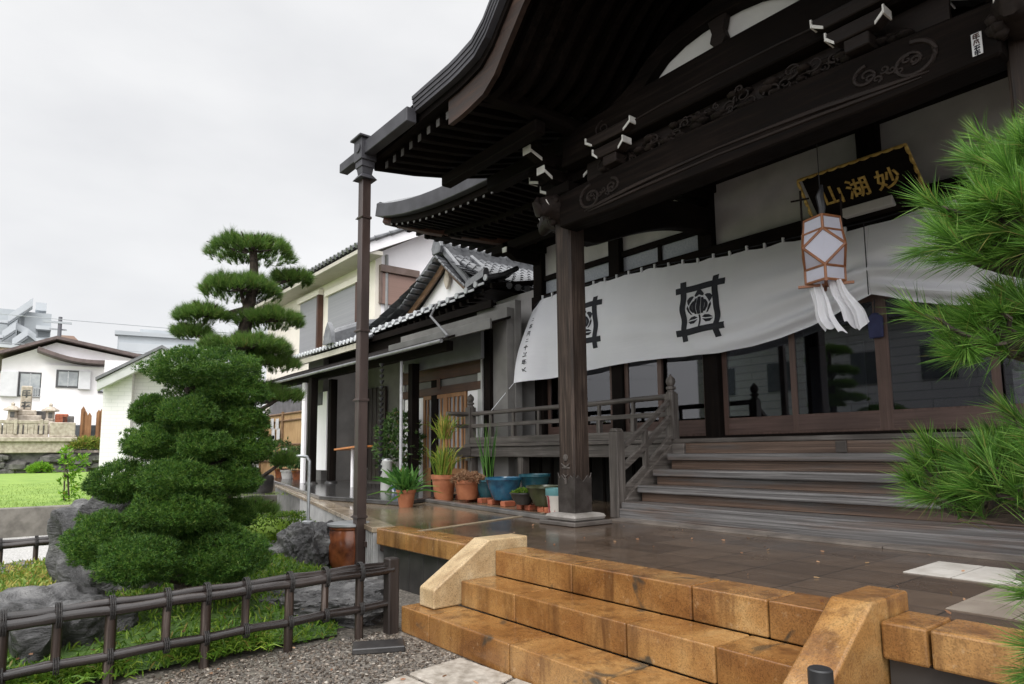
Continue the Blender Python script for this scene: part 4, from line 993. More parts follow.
# ------------------------------------------------------------------ name board over the entrance
PLQ = thing('name_board', 'dark tilted name board with a gold lobed border and three gold characters', 'sign board', (-3.1,7.6,4.2))
pt_, pb_ = Vector((-3.085,7.22,4.455)), Vector((-3.085,7.70,3.955))
ex = Vector((1,0,0)); ey = (pt_-pb_).normalized(); en = ex.cross(ey).normalized()
ctr = (pt_+pb_)/2; hwp, hhp = .555, (pt_-pb_).length/2
if en.y > 0: en = -en
def PB(u, v, o=0): return ctr+ex*u+ey*v+en*o
g = MB(); vs = [PB(a, b_, o) for o in (0,-.05) for a, b_ in ((-hwp,-hhp),(hwp,-hhp),(hwp,hhp),(-hwp,hhp))]
g.add(vs, [(0,1,2,3),(7,6,5,4),(0,4,5,1),(1,5,6,2),(2,6,7,3),(3,7,4,0)]); g.build('board', W_DARK['x'], PLQ, .006)
g = MB()
def lobes(p0, p1, n_):
    pts = []
    for i in range(n_*6+1):
        u = i/(n_*6); q = p0+(p1-p0)*u; pts.append(q+en*(.035+.02*abs(math.sin(u*n_*math.pi)))); 
    g.tube(pts, [.012+.008*abs(math.sin(i/6*math.pi)) for i in range(len(pts))], 7)
c_ = [PB(-hwp-.02,hhp+.02), PB(hwp+.02,hhp+.02), PB(hwp+.05,-hhp-.01), PB(-hwp-.05,-hhp-.01)]
lobes(c_[0], c_[1], 10); lobes(c_[1], c_[2], 6); lobes(c_[3], c_[0], 6)
g.build('gold_border', GOLD, PLQ, 0, True)
def text_mesh(s, size, name, mat, parent, mtx, extrude=.004, off=.0):
    cu = bpy.data.curves.new(name, 'FONT'); cu.body = s; cu.size = size; cu.align_x = 'CENTER'; cu.align_y = 'CENTER'; cu.extrude = extrude; cu.offset = off
    o = bpy.data.objects.new(name+'_curve', cu); C.objects.link(o); dg = bpy.context.evaluated_depsgraph_get(); dg.update()
    me = bpy.data.meshes.new_from_object(o.evaluated_get(dg)); bpy.data.objects.remove(o)
    off_ = Vector((0,0,0)); q = parent
    while q is not None: off_ += q.location; q = q.parent
    me.transform(Matrix.Translation(-off_) @ mtx); me.materials.clear(); me.materials.append(mat)
    o = bpy.data.objects.new(name, me); C.objects.link(o); o.parent = parent; return o
def plane_m(origin, x, y, n): return Matrix(((x.x,y.x,n.x,origin.x),(x.y,y.y,n.y,origin.y),(x.z,y.z,n.z,origin.z),(0,0,0,1)))
for ch, u in (('妙',.29),('湖',-.02),('山',-.30)):
    text_mesh(ch, .25, 'gold_character', GOLD, PLQ, plane_m(PB(u,.03,.006), ex, ey, en), .004, .004)
g = MB()
for k in range(4):
    q = PB(-.455,.10-.055*k,.006); g.box(q.x-.012, q.x+.012, q.y-.004, q.y+.004, q.z-.02, q.z+.02)
g.build('signature', GOLD, PLQ)
g = MB(); p = ony(868,207,7.6); g.box(p[0]-.27, p[0]+.27, 7.56, 7.66, p[2]-.055, p[2]+.055)
LMP = thing('wall_lamp', 'unlit white box lamp fixed below the dark name board', 'lamp', (p[0],7.6,p[2]))
g.build('diffuser', PLASTER, LMP, .01); g = MB(); g.box(p[0]-.29, p[0]+.29, 7.662, 7.86, p[2]-.03, p[2]+.075); g.build('housing', W_DARK['x'], LMP, .004)
g = MB(); q = ony(977,44,4.855); 
LB = thing('votive_sticker', 'small white votive paper slip with dark characters stuck on the carved beam', 'sticker', (q[0],4.86,q[2]))
g.box(q[0]-.029, q[0]+.029, 4.852, 4.856, q[2]-.075, q[2]+.075); g.build('slip', PAPER, LB)
def flat_strokes(mb, cx_, cz_, s, y, strokes):
    for (a, b_, c, d, w_) in strokes:
        l = math.hypot(c-a, d-b_)+1e-6; nx, nz2 = -(d-b_)/l*w_, (c-a)/l*w_
        mb.prism([(cx_+(a+nx)*s, cz_+(b_+nz2)*s),(cx_+(c+nx)*s, cz_+(d+nz2)*s),(cx_+(c-nx)*s, cz_+(d-nz2)*s),(cx_+(a-nx)*s, cz_+(b_-nz2)*s)], 'xz', y, y-.0015)
g = MB(); flat_strokes(g, q[0], q[2]+.05, .04, 4.8518, GL[6]); flat_strokes(g, q[0], q[2]+.012, .034, 4.8518, GL[2]); g.build('brown_characters', W_RED, LB)
g = MB(); flat_strokes(g, q[0], q[2]-.025, .034, 4.8518, GL[1]); flat_strokes(g, q[0], q[2]-.06, .034, 4.8518, GL[6]); g.build('black_characters', INK, LB)
q = ony(875.5,325,7.86)
TAS = thing('hanging_pouch', 'dark navy cloth pouch hanging on the middle door stile', 'pouch', (q[0],7.86,q[2]))
g = MB(); g.prism([(q[0]-.075,q[2]-.15),(q[0]+.075,q[2]-.15),(q[0]+.085,q[2]+.08),(q[0]+.03,q[2]+.14),(q[0]-.03,q[2]+.14),(q[0]-.085,q[2]+.08)], 'xz', 7.84, 7.885); g.build('cloth_body', M('navy_cloth', (.015,.018,.06), (.025,.03,.085), 9, .8), TAS, .012)
g = MB(); g.tube([(q[0],7.86,q[2]+.13),(q[0],7.87,q[2]+.3)], .006, 5); g.build('cord', INK, TAS)

# ------------------------------------------------------------------ entrance building (priests' quarters) beside the hall
KU = thing('entrance_building', 'low timber entrance wing with grey tiled gable roof joined to the hall', 'building', (-13,7.5,P))
def K(mb, name, mat, bevel=.004, parent=None, smooth=False): return mb.build(name, mat, parent or KU, bevel, smooth)
YK = 7.25
Xk = lambda px, py=430, y=YK: ony(px, py, y)[0]
Zk = lambda px, py, y=YK: ony(px, py, y)[2]
XKL = Xk(307)
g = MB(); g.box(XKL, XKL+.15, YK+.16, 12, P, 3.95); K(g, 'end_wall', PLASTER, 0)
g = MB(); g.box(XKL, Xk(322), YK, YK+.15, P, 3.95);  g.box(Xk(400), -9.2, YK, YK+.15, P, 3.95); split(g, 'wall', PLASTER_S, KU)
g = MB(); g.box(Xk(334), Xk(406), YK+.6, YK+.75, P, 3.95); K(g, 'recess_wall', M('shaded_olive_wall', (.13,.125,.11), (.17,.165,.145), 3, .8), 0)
for px0, w_ in ((404,.06),(436,.12),(482,.07)):       # posts in the wall
    g = MB(); x = Xk(px0); g.box(x-w_, x+w_, YK-.05, YK, P, 3.3); K(g, 'wall_post', W_DARK['z'] if w_ > .08 else M('pale_post', (.42,.42,.41), (.52,.52,.51), 5, .6), .006)
xa, xb = Xk(404), Xk(483)
zl = Zk(445,372)
g = MB(); g.box(xa, xb, YK-.06, YK-.001, 2.83, 3.12); K(g, 'lintel_board', W_RED)
g = MB(); g.box(xa, xb, YK-.055, YK-.001, 2.52, 2.68); K(g, 'lintel_board', W_RED)
g = MB(); x = Xk(441); g.box(x-.06, x+.06, YK-.07, YK-.056, 2.62, 2.85); K(g, 'lintel_strut', W_RED)
# lattice sliding doors of the entrance
for px0, px1 in ((425,447),(447,468)):
    x0, x1 = Xk(px0), Xk(px1); z0, z1 = P+.12, 2.52
    f = MB(); s = .07; f.box(x0, x0+s, YK-.05, YK-.01, z0, z1); f.box(x1-s, x1, YK-.05, YK-.01, z0, z1); f.box(x0+s, x1-s, YK-.048, YK-.012, z0, z0+.35); f.box(x0+s, x1-s, YK-.048, YK-.012, z1-.08, z1)
    d = K(f, 'lattice_door', W_ORANGE)
    f = MB(); n_ = 5
    for i in range(1, n_): x = x0+(x1-x0)*i/n_; f.box(x-.022, x+.022, YK-.045, YK-.02, z0+.35, z1-.08)
    K(f, 'door_bars', W_ORANGE, .003, d)
    f = MB(); f.box(x0+s-.01, x1-s+.01, YK-.012, YK-.006, z0+.34, z1-.07); K(f, 'frosted_pane', M('frosted_grey_pane', (.20,.20,.21), (.30,.30,.31), 4, .35), 0, d)
g = MB(); g.box(Xk(406), Xk(424), YK-.03, YK-.002, P+.1, 2.50); g.box(Xk(469), Xk(482), YK-.03, YK-.002, P+.1, 2.52); split(g, 'white_panel', PLASTER_W, KU, .004)
# linking wall to the hall, dark corner post, deep eave box
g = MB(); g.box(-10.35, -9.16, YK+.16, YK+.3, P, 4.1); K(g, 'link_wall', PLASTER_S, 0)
x = Xk(490, 380); g = MB(); g.box(x-.10, x+.10, YK-.08, YK+.02, P, 3.6); K(g, 'corner_post', W_DARK['z'], .006)
g = MB(); g.box(Xk(405,345,6.9), Xk(482,345,6.9), 6.88, 6.95, 3.02, 3.52); K(g, 'shutter_box', M('grey_shutter_box', (.08,.08,.082), (.11,.11,.112), 3, .5), .006)
# front pillars under the pent roof, on stones
for px0, pb in ((413,492),(311,487),(331,486)):
    q = onz(px0, pb, P); wd = .085
    g = MB(); g.box(q[0]-wd, q[0]+wd, q[1]-wd, q[1]+wd, P+.12, 3.15); po = K(g, 'porch_pillar', W_DARK['z'], .008)
    g = MB(); g.lathe((q[0],q[1],P), [(.16,0),(.17,.05),(.15,.09),(.11,.125)], 14); K(g, 'pillar_stone', CONC_D, 0, po, True)
g = MB(); g.box(-18.5, -9.6, 6.22, 6.36, 3.13, 3.30); K(g, 'pillar_beam', W_DARK['x'], .006)
g = MB(); xx0 = Xk(388,385,6.1); g.box(xx0, Xk(490,340,6.1), 6.10, 6.14, 3.28, 3.44); K(g, 'fascia_board', M('pale_fascia', (.07,.068,.064), (.10,.097,.093), 3, .6), .004)
# pent roof: sheet, gutter
g = MB(); g.prism([(5.95,3.235),(7.3,3.74),(7.3,3.79),(5.95,3.27)], 'yz', XKL-1.5, -9.15); K(g, 'pent_roof', W_DARK['x'], 0)
g = MB(); g.tube([(-22.5,5.92,3.20),(-9.3,5.92,3.22)], .035, 10); gt = K(g, 'gutter', M('grey_gutter', (.10,.10,.105), (.15,.15,.155), 6, .25), 0, None, True)
p0 = ony(437,304,6.45); p1 = ony(444,338,5.95)
g = MB(); g.tube([p0, (p0[0]+.02,6.3,p0[2]-.25), (p1[0],6.02,p1[2]+.05), p1], .022, 8); K(g, 'downpipe', M('grey_downpipe', (.10,.10,.105), (.15,.15,.155), 6, .35), 0, gt, True)
g = MB(); q = ony(401,430,6.3); g.tube([(q[0],6.3,P),(q[0],6.3,3.15)], .03, 8); K(g, 'downpipe', M('light_downpipe', (.33,.33,.34), (.40,.40,.41), 6, .4), 0, gt, True)
# rain chain
q = ony(381,430,6.05); g = MB(); z = 3.1
while z > P+.25: g.lathe((q[0],6.05,z), [(.02,-.07),(.05,-.02),(.055,0),(.02,0)], 8); z -= .11
K(g, 'rain_chain', BLACKM, 0, gt, True)
# left porch: dark door, white panel with a small sign
x0, x1 = Xk(342), Xk(366); g = MB(); g.box(x0, x1, YK+.5, YK+.56, P+.1, 3.0)
for i in range(1, 6): x = x0+(x1-x0)*i/6; g.box(x-.015, x+.015, YK+.485, YK+.5, P+.1, 3.0)
K(g, 'dark_door', wood('dark_brown_door', (.012,.008,.007), (.03,.020,.017), (.05,.036,.03), 'z', .5))
g = MB(); g.box(Xk(312,430,6.9), Xk(327,430,6.9), 6.88, 6.93, P+.35, 2.95); pn = K(g, 'white_panel', PLASTER_W, .004)
q = ony(319,399,6.87); g = MB(); g.box(q[0]-.22, q[0]+.22, 6.86, 6.88, q[2]-.17, q[2]+.17); sg = K(g, 'notice_plate', BLACKM, .004, pn)
g = MB(); q = ony(304,440,6.2); g.tube([(q[0],6.2,P),(q[0],6.2,3.1)], .07, 8); K(g, 'white_downpipe', PLASTER_W, 0, gt, True)
g = MB(); g.box(Xk(262,395,6.6), Xk(300,385,6.6), 6.55, 6.62, 2.85, 3.05); K(g, 'dark_beam', W_DARK['x'])
# main tiled roof with its gable
TL = thing('gable_roof', 'x', 'x') if False else None
YG, EY = 7.9, 7.3
AX = ony(441,257,YG); FLp = ony(404,313,YG); FRp = ony(471,288,YG)
ax, az = AX[0], AX[2]-.05
zf = FRp[2]-.05
hwR = (FRp[0]-ax); hwL = ax-FLp[0]
def rows(mb, e0, e1, r0, r1, n_, rad, sag=.12, m_=9):
    """round cover tiles, each lapping the next, running from an eave line to a ridge line"""
    e0, e1, r0, r1 = map(Vector, (e0, e1, r0, r1))
    for i in range(n_+1):
        u = i/n_; a = e0.lerp(e1, u); b_ = r0.lerp(r1, u); pts = []; rr2 = []
        for k in range(m_):
            for s, q_ in ((k/m_, 1.18), ((k+.97)/m_, .86)):
                q = a.lerp(b_, s); q.z -= sag*4*s*(1-s)*.5; pts.append(q); rr2.append(rad*q_)
        mb.tube(pts, rr2, 8)
def sheet(mb, e0, e1, r0, r1, sag=.12, steps=9, th=.03):
    e0, e1, r0, r1 = map(Vector, (e0, e1, r0, r1)); V = []
    for k in range(steps):
        for s_, lift in ((k/steps, .028), ((k+1)/steps, 0)):
            for a, b_ in ((e0, r0), (e1, r1)):
                q = a.lerp(b_, s_); q.z -= sag*4*s_*(1-s_)*.5; V.append((q.x, q.y, q.z+lift))
    mb.add(V, [(4*k, 4*k+1, 4*k+3, 4*k+2) for k in range(steps)]+[(4*k+2, 4*k+3, 4*k+5, 4*k+4) for k in range(steps-1)])
def EP(px, py): return ony(px, py, EY)
eL, eR = EP(385,328), EP(474,289)
xl_, xr_ = eL[0]-1.2, eR[0]+.55
EZ, zr_ = eL[2]-.02, eR[2]-.02
YB = 13.5
g = MB()
sheet(g, (xr_,EY,zr_), (xr_,YB,zr_-.1), (ax,YG+.02,az+.10), (ax,YB,az+.10)); rows(g, (xr_,EY+.45,zr_+.04), (xr_,YB,zr_-.06), (ax+.12,YG+.2,az+.11), (ax+.12,YB,az+.11), 26, .055)
sheet(g, (xl_-.6,EY,EZ-.05), (xl_-.6,YB,EZ-.05), (ax,YG+.02,az+.10), (ax,YB,az+.10)); rows(g, (xl_-.6,EY+.3,EZ), (xl_-.6,YB,EZ), (ax-.12,YG+.2,az+.11), (ax-.12,YB,az+.11), 22, .055)
def ez_(x): u = (x-xl_)/(xr_-xl_); return EZ+(zr_-EZ)*u+.16*max(0,(u-.72)/.28)**2
n_f = 18; V = []
for k in range(5):
    s_ = k/4
    for i in range(n_f+1):
        x = xl_-.6+(xr_-xl_+.5)*i/n_f; x2 = x+(ax+.1-x)*.10*s_; V.append((x2, EY+(YG+.34-EY)*s_, ez_(x)+(zf-.06-EZ)*s_*.95-.04))
g.add(V, [(k*(n_f+1)+i, k*(n_f+1)+i+1, (k+1)*(n_f+1)+i+1, (k+1)*(n_f+1)+i) for k in range(4) for i in range(n_f)])
for i in range(n_f+1):
    x = xl_-.6+(xr_-xl_+.5)*i/n_f; g.tube([(x,EY-.03,ez_(x)+.01),(x+(ax+.1-x)*.05,(EY+YG)/2+.15,ez_(x)+.40*(zf-.06-EZ)),(x+(ax+.1-x)*.10,YG+.32,ez_(x)+.95*(zf-.06-EZ))], .055, 8)
rf = K(g, 'tiled_roof', TILE, 0, None, True)
g = MB()
for i in range(n_f+1):
    x = xl_-.6+(xr_-xl_+.5)*i/n_f; g.tube([(x,EY-.035,ez_(x)+.01),(x,EY-.065,ez_(x)+.01)], .062, 12)
for i in range(n_f):
    x = xl_-.6+(xr_-xl_+.5)*(i+.5)/n_f; g.box(x-.10, x+.10, EY-.05, EY-.035, ez_(x)-.07, ez_(x)-.025)
g.build('tile_end_discs', TILE_END, rf, 0, True)
def ridge(mb, pts, w_, h_):
    mb.sweep(pts, w_, h_); mb.tube([Vector(p)+Vector((0,0,h_/2+.015)) for p in pts], w_*.45, 8)
def one_ridge(pts, w_, h_):
    g = MB(); ridge(g, pts, w_, h_); return g.build('ridge', TILE, rf, 0, True)
one_ridge([(ax,YG-.06,az+.22),(ax,YG+1,az+.21),(ax,YB,az+.24)], .20, .20)
g = MB()          # scalloped top course of the ridge
for i in range(24): y = YG+.1+i*.22; g.tube([(ax-.11,y,az+.33),(ax+.11,y,az+.33)], .07, 10)
g.build('ridge_top_course', TILE, rf, 0, True)
one_ridge([(ax+.10,YG+.02,az+.17),(ax+.5*hwR,YG,az-.45*(az-zf)+.16),(FRp[0]+.02,YG-.05,zf+.17),(FRp[0]+.22,YG-.10,zf+.13)], .11, .09)
one_ridge([(ax+.42,YG+.55,az-.03),(ax+.42+.5*hwR,YG+.52,az-.46*(az-zf)-.02),(FRp[0]+.50,YG+.45,zf+.03)], .11, .12)
one_ridge([(ax-.10,YG+.02,az+.17),(ax-.5*hwL,YG,az-.45*(az-zf)+.16),(FLp[0]+.05,YG-.05,zf+.16)], .11, .09)
one_ridge([(FRp[0]+.15,YG+.2,zf+.05),(FRp[0]+.32,(YG+EY)/2,(zf+zr_)/2+.12),(xr_-.12,EY-.02,ez_(xr_-.12)+.10)], .12, .11)
g = MB(); g.prism([(ax-.16,az+.10),(ax+.16,az+.10),(ax+.20,az+.25),(ax+.13,az+.40),(ax+.06,az+.52),(ax,az+.56),(ax-.06,az+.52),(ax-.13,az+.40),(ax-.20,az+.25)], 'xz', YG-.14, YG-.06); g.build('ridge_end_tile', TILE, rf, .01)
g = MB(); g.tube([(FRp[0]+.52,YG+.43,zf+.06),(FRp[0]+.52,YG+.33,zf+.06)], .09, 14); g.build('ridge_end_tile', TILE_END, rf, 0, True)
g = MB()
for i in range(9):     # verge tiles catching the light along both rakes of the gable
    u = (i+.5)/9
    for s, hw_ in ((1,hwR),(-1,hwL)):
        x = ax+s*hw_*u; z = az-(az-zf)*(u**.9)+.07; dz = -(az-zf)/hw_
        g.beam((x-s*.06,YG-.02,z+.06*abs(dz)), (x+s*.06,YG-.02,z-.06*abs(dz)), .30, .045, (0,0,1))
g.build('verge_tiles', TILE, rf, .008)
g = MB()
for s, hw_ in ((1,hwR),(-1,hwL)):
    n_ = 8; g.sweep([(ax+s*hw_*i/n_, YG+.10, az-(az-zf)*((i/n_)**.9)-.09) for i in range(n_+1)], .05, .15)
K(g, 'bargeboard', wood('tan_bargeboard', (.07,.038,.02), (.16,.088,.048), (.25,.15,.085), 'x', .5), .005)
g = MB(); g.prism([(ax-hwL+.1,zf-.1),(ax+hwR-.05,zf-.1),(ax,az-.1)], 'xz', YG+.25, YG+.30); K(g, 'gable_plaster', PLASTER_W, 0)
g = MB(); g.prism([(ax-.06,az-.6),(ax,az-.68),(ax+.06,az-.6),(ax+.12,az-.45),(ax+.05,az-.25),(ax,az-.15),(ax-.05,az-.25),(ax-.12,az-.45)], 'xz', YG+.14, YG+.2); K(g, 'gable_pendant', STONE_G, .006)
g = MB(); g.box(xl_-.5, xr_, EY, EY+.05, EZ-.22, EZ-.08); K(g, 'eave_board', W_DARK['x'], 0)
g = MB()
for x in np.arange(xl_-.4, xr_, .26): g.sweep([(x,EY+.06,ez_(x)-.14),(x,8.6,ez_(x)+.12)], .07, .09)
K(g, 'eave_rafters', W_DARK['y'], 0)
g = MB(); g.add([(xl_-.6,EY+.02,EZ-.10),(xr_,EY+.02,zr_-.08),(xr_,YB-.1,zr_-.08),(xl_-.6,YB-.1,EZ-.10)], [(0,1,2,3)]); K(g, 'soffit', W_DARK['y'], 0)
g = MB(); g.box(XKL, xr_-.1, 7.42, 7.5, 3.72, zf+.1 if False else EZ-.1); K(g, 'frieze_wall', W_DARK['x'], 0)
# lower tiled roof over the left porch
g = MB(); e0 = (XKL-1.2,6.9,4.10); e1 = (-14.6,6.9,4.06)
sheet(g, e0, e1, (XKL-1.2,8.9,4.72), (-14.6,8.9,4.70), .08, 8); rows(g, (XKL-1.2,6.88,4.12), (-14.6,6.88,4.08), (XKL-1.2,8.9,4.74), (-14.6,8.9,4.72), 24, .055, .08)
r2 = K(g, 'lower_tiled_roof', TILE, 0, None, True)
g = MB()
for i in range(25): x = (XKL-1.2)+(-14.6-XKL+1.2)*i/24; g.tube([(x,6.87,4.12-.04*i/24),(x,6.84,4.12-.04*i/24)], .062, 10)
g.build('tile_end_discs', TILE_END, r2, 0, True)
g = MB(); q = ony(340,338,7.0)
ridge(g, [(q[0]-.2,6.85,q[2]-.05),(q[0]+.1,7.6,q[2]+.25),(q[0]+.1,8.9,q[2]+.5)], .24, .3); g.prism([(q[0]-.48,q[2]-.15),(q[0]+.08,q[2]-.15),(q[0]+.02,q[2]+.1),(q[0]-.08,q[2]+.28),(q[0]-.2,q[2]+.42),(q[0]-.32,q[2]+.28),(q[0]-.42,q[2]+.1)], 'xz', 6.74, 6.85); g.build('ridge', TILE, r2, 0, True)
g = MB(); g.box(XKL-1.1,-14.6,6.92,7.0,3.86,4.0); K(g, 'eave_board', M('cream_eave_board', (.40,.37,.30), (.50,.47,.39), 3, .6), 0)

# ------------------------------------------------------------------ two-storey house behind
HS = thing('two_storey_house', 'cream two storey house with closed grey shutters behind the entrance wing', 'house', (-22,10,P))
YH = 9.0; xh0, xh1 = -27.5, ony(375,300,9.0)[0]
zeh = 7.38
g = MB(); g.box(xh0, xh1, YH, YH+.2, P, zeh+.1); g.build('front_wall', PLASTER_C, HS)
g = MB(); g.prism([(YH+.2,P),(16,P),(16,zeh+.1+1.9),(12.6,zeh+2.0),(YH+.2,zeh+.1)], 'yz', xh1-.2, xh1); g.build('side_wall', PLASTER_W, HS)
def shutter(pts, y, nm, mat, depth=.12):
    pass
SHUT = M('grey_slat_shutter', (.20,.20,.215), (.26,.26,.275), 2, .5, bs=.4, bscale=1, stretch=(.1,.1,60))
for pa, pb, pc in (((303,303),(322,300),(322,348)),((331,293),(361,288),(361,324))):
    x0, x1 = ony(*pa, YH)[0], ony(*pb, YH)[0]; zt_ = ony(*pb, YH)[2]+.15; zb_ = (ony(*pc, YH)[2])
    g = MB(); g.box(x0, x1, YH-.10, YH-.03, zb_, zt_); wn_ = g.build('shutter', SHUT, HS, .01)
    g = MB(); g.box(x0-.15, x1+.12, YH-.18, YH-.002, zt_, zt_+.20); g.build('shutter_box', PLASTER_C, wn_, .01)
    g = MB(); g.box(x1, x1+.14, YH-.2, YH-.002, zb_-.1, zt_); g.box(x0-.1, x1+.14, YH-.2, YH-.002, zb_-.16, zb_-.05); g.build('window_frame', W_RED, wn_, .01)
# brown shutter on the side wall
ya, yb = onx(381,290,xh1)[1], onx(415,290,xh1)[1]; za_, zb_ = onx(381,268,xh1)[2], onx(381,304,xh1)[2]
g = MB(); g.box(xh1+.005, xh1+.07, ya, yb, zb_, za_-.15); sh = g.build('shutter', M('brown_slat_shutter', (.20,.125,.10), (.27,.17,.14), 2, .5, bs=.4, bscale=1, stretch=(.1,.1,60)), HS, .01); sh['label'] = 'closed brown shutter'
g = MB(); g.box(xh1+.005, xh1+.16, ya-.08, yb+.08, za_-.14, za_+.08); g.box(xh1+.005, xh1+.1, ya-.08, ya, zb_, za_-.14); g.build('window_frame', M('brown_frame', (.11,.075,.06), (.15,.105,.09), 5, .4), sh, .008)
g = MB(); yd = YH+.35; g.tube([(xh1+.06,yd,P),(xh1+.06,yd,zeh)], .05, 8); g.build('downpipe', M('grey_pipe', (.2,.2,.2), (.25,.25,.25), 5, .4), HS, 0, True)
# roof: two slopes with ridge along X, verge on the right
yr, zrg = 12.6, zeh+2.15
g = MB(); sheet(g, (xh0-.4,YH-.75,zeh), (xh1+.55,YH-.75,zeh), (xh0-.4,yr,zrg), (xh1+.55,yr,zrg), 0, 12); sheet(g, (xh0-.4,17,zeh), (xh1+.55,17,zeh), (xh0-.4,yr,zrg), (xh1+.55,yr,zrg), 0, 12)
rows(g, (xh0-.4,YH-.78,zeh+.04), (xh1+.55,YH-.78,zeh+.04), (xh0-.4,yr,zrg+.04), (xh1+.55,yr,zrg+.04), 36, .07, 0); rr_ = g.build('tiled_roof', TILE, HS, 0, True)
g = MB(); g.box(xh0-.3, xh1+.5, YH-.72, YH-.001, zeh-.20, zeh-.07); g.build('eave_soffit', M('cream_soffit_board', (.40,.375,.32), (.47,.44,.38), 2, .7), HS, .01)
g = MB()
for y0_, z0_, y1_, z1_ in ((YH-.75,zeh-.14,yr,zrg-.14),(17,zeh-.14,yr,zrg-.14)): g.beam((xh1+.50,y0_,z0_), (xh1+.50,y1_,z1_), .06, .34)
g.build('verge_board', PLASTER_W, HS, .01)
g = MB(); g.add([(xh1,YH-.7,zeh-.1),(xh1+.5,YH-.7,zeh-.1),(xh1+.5,yr,zrg-.1),(xh1,yr,zrg-.1)], [(0,1,2,3)]); g.build('verge_soffit', PLASTER_W, HS)
g = MB(); q0, q1 = ony(270,388,8.9), ony(300,412,8.9); g.box(q0[0], q1[0], 8.9, 8.97, q1[2], q0[2]); gw = g.build('ground_floor_window', M('dark_grey_window', (.08,.08,.09), (.14,.14,.15), 2, .2), HS)
# ------------------------------------------------------------------ foliage helpers
def unit(a): return a/np.maximum(np.linalg.norm(a, axis=-1, keepdims=True), 1e-9)
def blades(mb, Pn, Dn, length, width, droop=.0, segs=1, lv=.25):
    """thin tapered leaves: roots Pn, directions Dn"""
    n = len(Pn); L_ = length*(1+lv*(rng.random(n)*2-1))[:, None]
    side = unit(np.cross(Dn, unit(rng.normal(size=(n,3)))))*width*.5
    if segs == 1:
        V = np.stack([Pn-side, Pn+side, Pn+Dn*L_-np.array([0,0,1])*L_*droop], 1).reshape(-1, 3)
        Fc = np.arange(3*n).reshape(n, 3)
        mb.v += V.tolist() if False else []
        o = len(mb.v); mb.v += list(map(tuple, V)); mb.f += list(map(tuple, Fc+o))
    else:
        mid = Pn+Dn*L_*.55-np.array([0,0,1])*L_*droop*.25; tip = Pn+Dn*L_-np.array([0,0,1])*L_*droop
        V = np.stack([Pn-side*.8, Pn+side*.8, mid+side, mid-side, tip], 1).reshape(-1, 3)
        o = len(mb.v); mb.v += list(map(tuple, V)); b_ = np.arange(n)*5+o
        mb.f += list(map(tuple, np.stack([b_, b_+1, b_+2, b_+3], 1))); mb.f += list(map(tuple, np.stack([b_+3, b_+2, b_+4], 1)))
def tufts(mb, Pt, Dt, k, length, width, spread, droop=0, segs=1, stem=0):
    n = len(Pt); Pn = np.repeat(Pt, k, 0); Dn = np.repeat(Dt, k, 0)
    if stem: Pn = Pn-Dn*stem*rng.random((n*k,1))
    Dn = unit(Dn+rng.normal(size=(n*k,3))*spread)
    blades(mb, Pn, Dn, length, width, droop, segs)
def pad_points(c, r, n, zmin=-.25, shell=(.72,1.0), lump=.16, seed=0):
    d = unit(rng.normal(size=(n*3,3))); d = d[d[:,2] > zmin][:n]
    k = np.array([1+lump*noise.noise(Vector((q[0]*2.3+seed, q[1]*2.3, q[2]*2.3)))*2 for q in d])
    s = shell[0]+(shell[1]-shell[0])*rng.random(len(d))**.6
    return np.array(c)+d*np.array(r)*(s*k)[:,None], d
def core_blob(mb, c, r, seed=0, amp=.25):
    bm = bmesh.new(); bmesh.ops.create_icosphere(bm, subdivisions=3, radius=1)
    vs = []
    for v in bm.verts:
        k = 1+amp*noise.noise(v.co*2.1+Vector((seed,0,0))); vs.append((c[0]+v.co.x*r[0]*k, c[1]+v.co.y*r[1]*k, c[2]+v.co.z*r[2]*k))
    mb.add(vs, [tuple(x.index for x in f.verts) for f in bm.faces]); bm.free()
def rock(name, label, c, r, seed, rot=0, sub=6, group=None, amp=.42, rough=1):
    bm = bmesh.new(); bmesh.ops.create_icosphere(bm, subdivisions=sub, radius=1); mb = MB(); vs = []
    cr, sr = math.cos(rot), math.sin(rot)
    for v in bm.verts:
        p = v.co.copy(); s = Vector((seed*3.1, seed*1.7, 0))
        k = 1+amp*noise.noise(p*1.1+s)+.22*noise.noise(p*2.6+s)+rough*(-.20*abs(noise.noise(p*2.2+s*1.3))-.12*abs(noise.noise(p*5+s))+.05*noise.noise(p*11+s)+.03*noise.noise(p*24+s)+.10)
        q = Vector((max(-.86,min(.86,p.x*1.12)), max(-.86,min(.86,p.y*1.12)), max(-.86,min(.86,p.z*1.12))))*k
        x, y, z = q.x*r[0], q.y*r[1], q.z*r[2]; vs.append((c[0]+x*cr-y*sr, c[1]+x*sr+y*cr, c[2]+z))
    mb.add(vs, [tuple(x.index for x in f.verts) for f in bm.faces]); bm.free()
    o = mb.build(name, ROCK, None, 0, True); tag(o, label, 'rock', group); return o

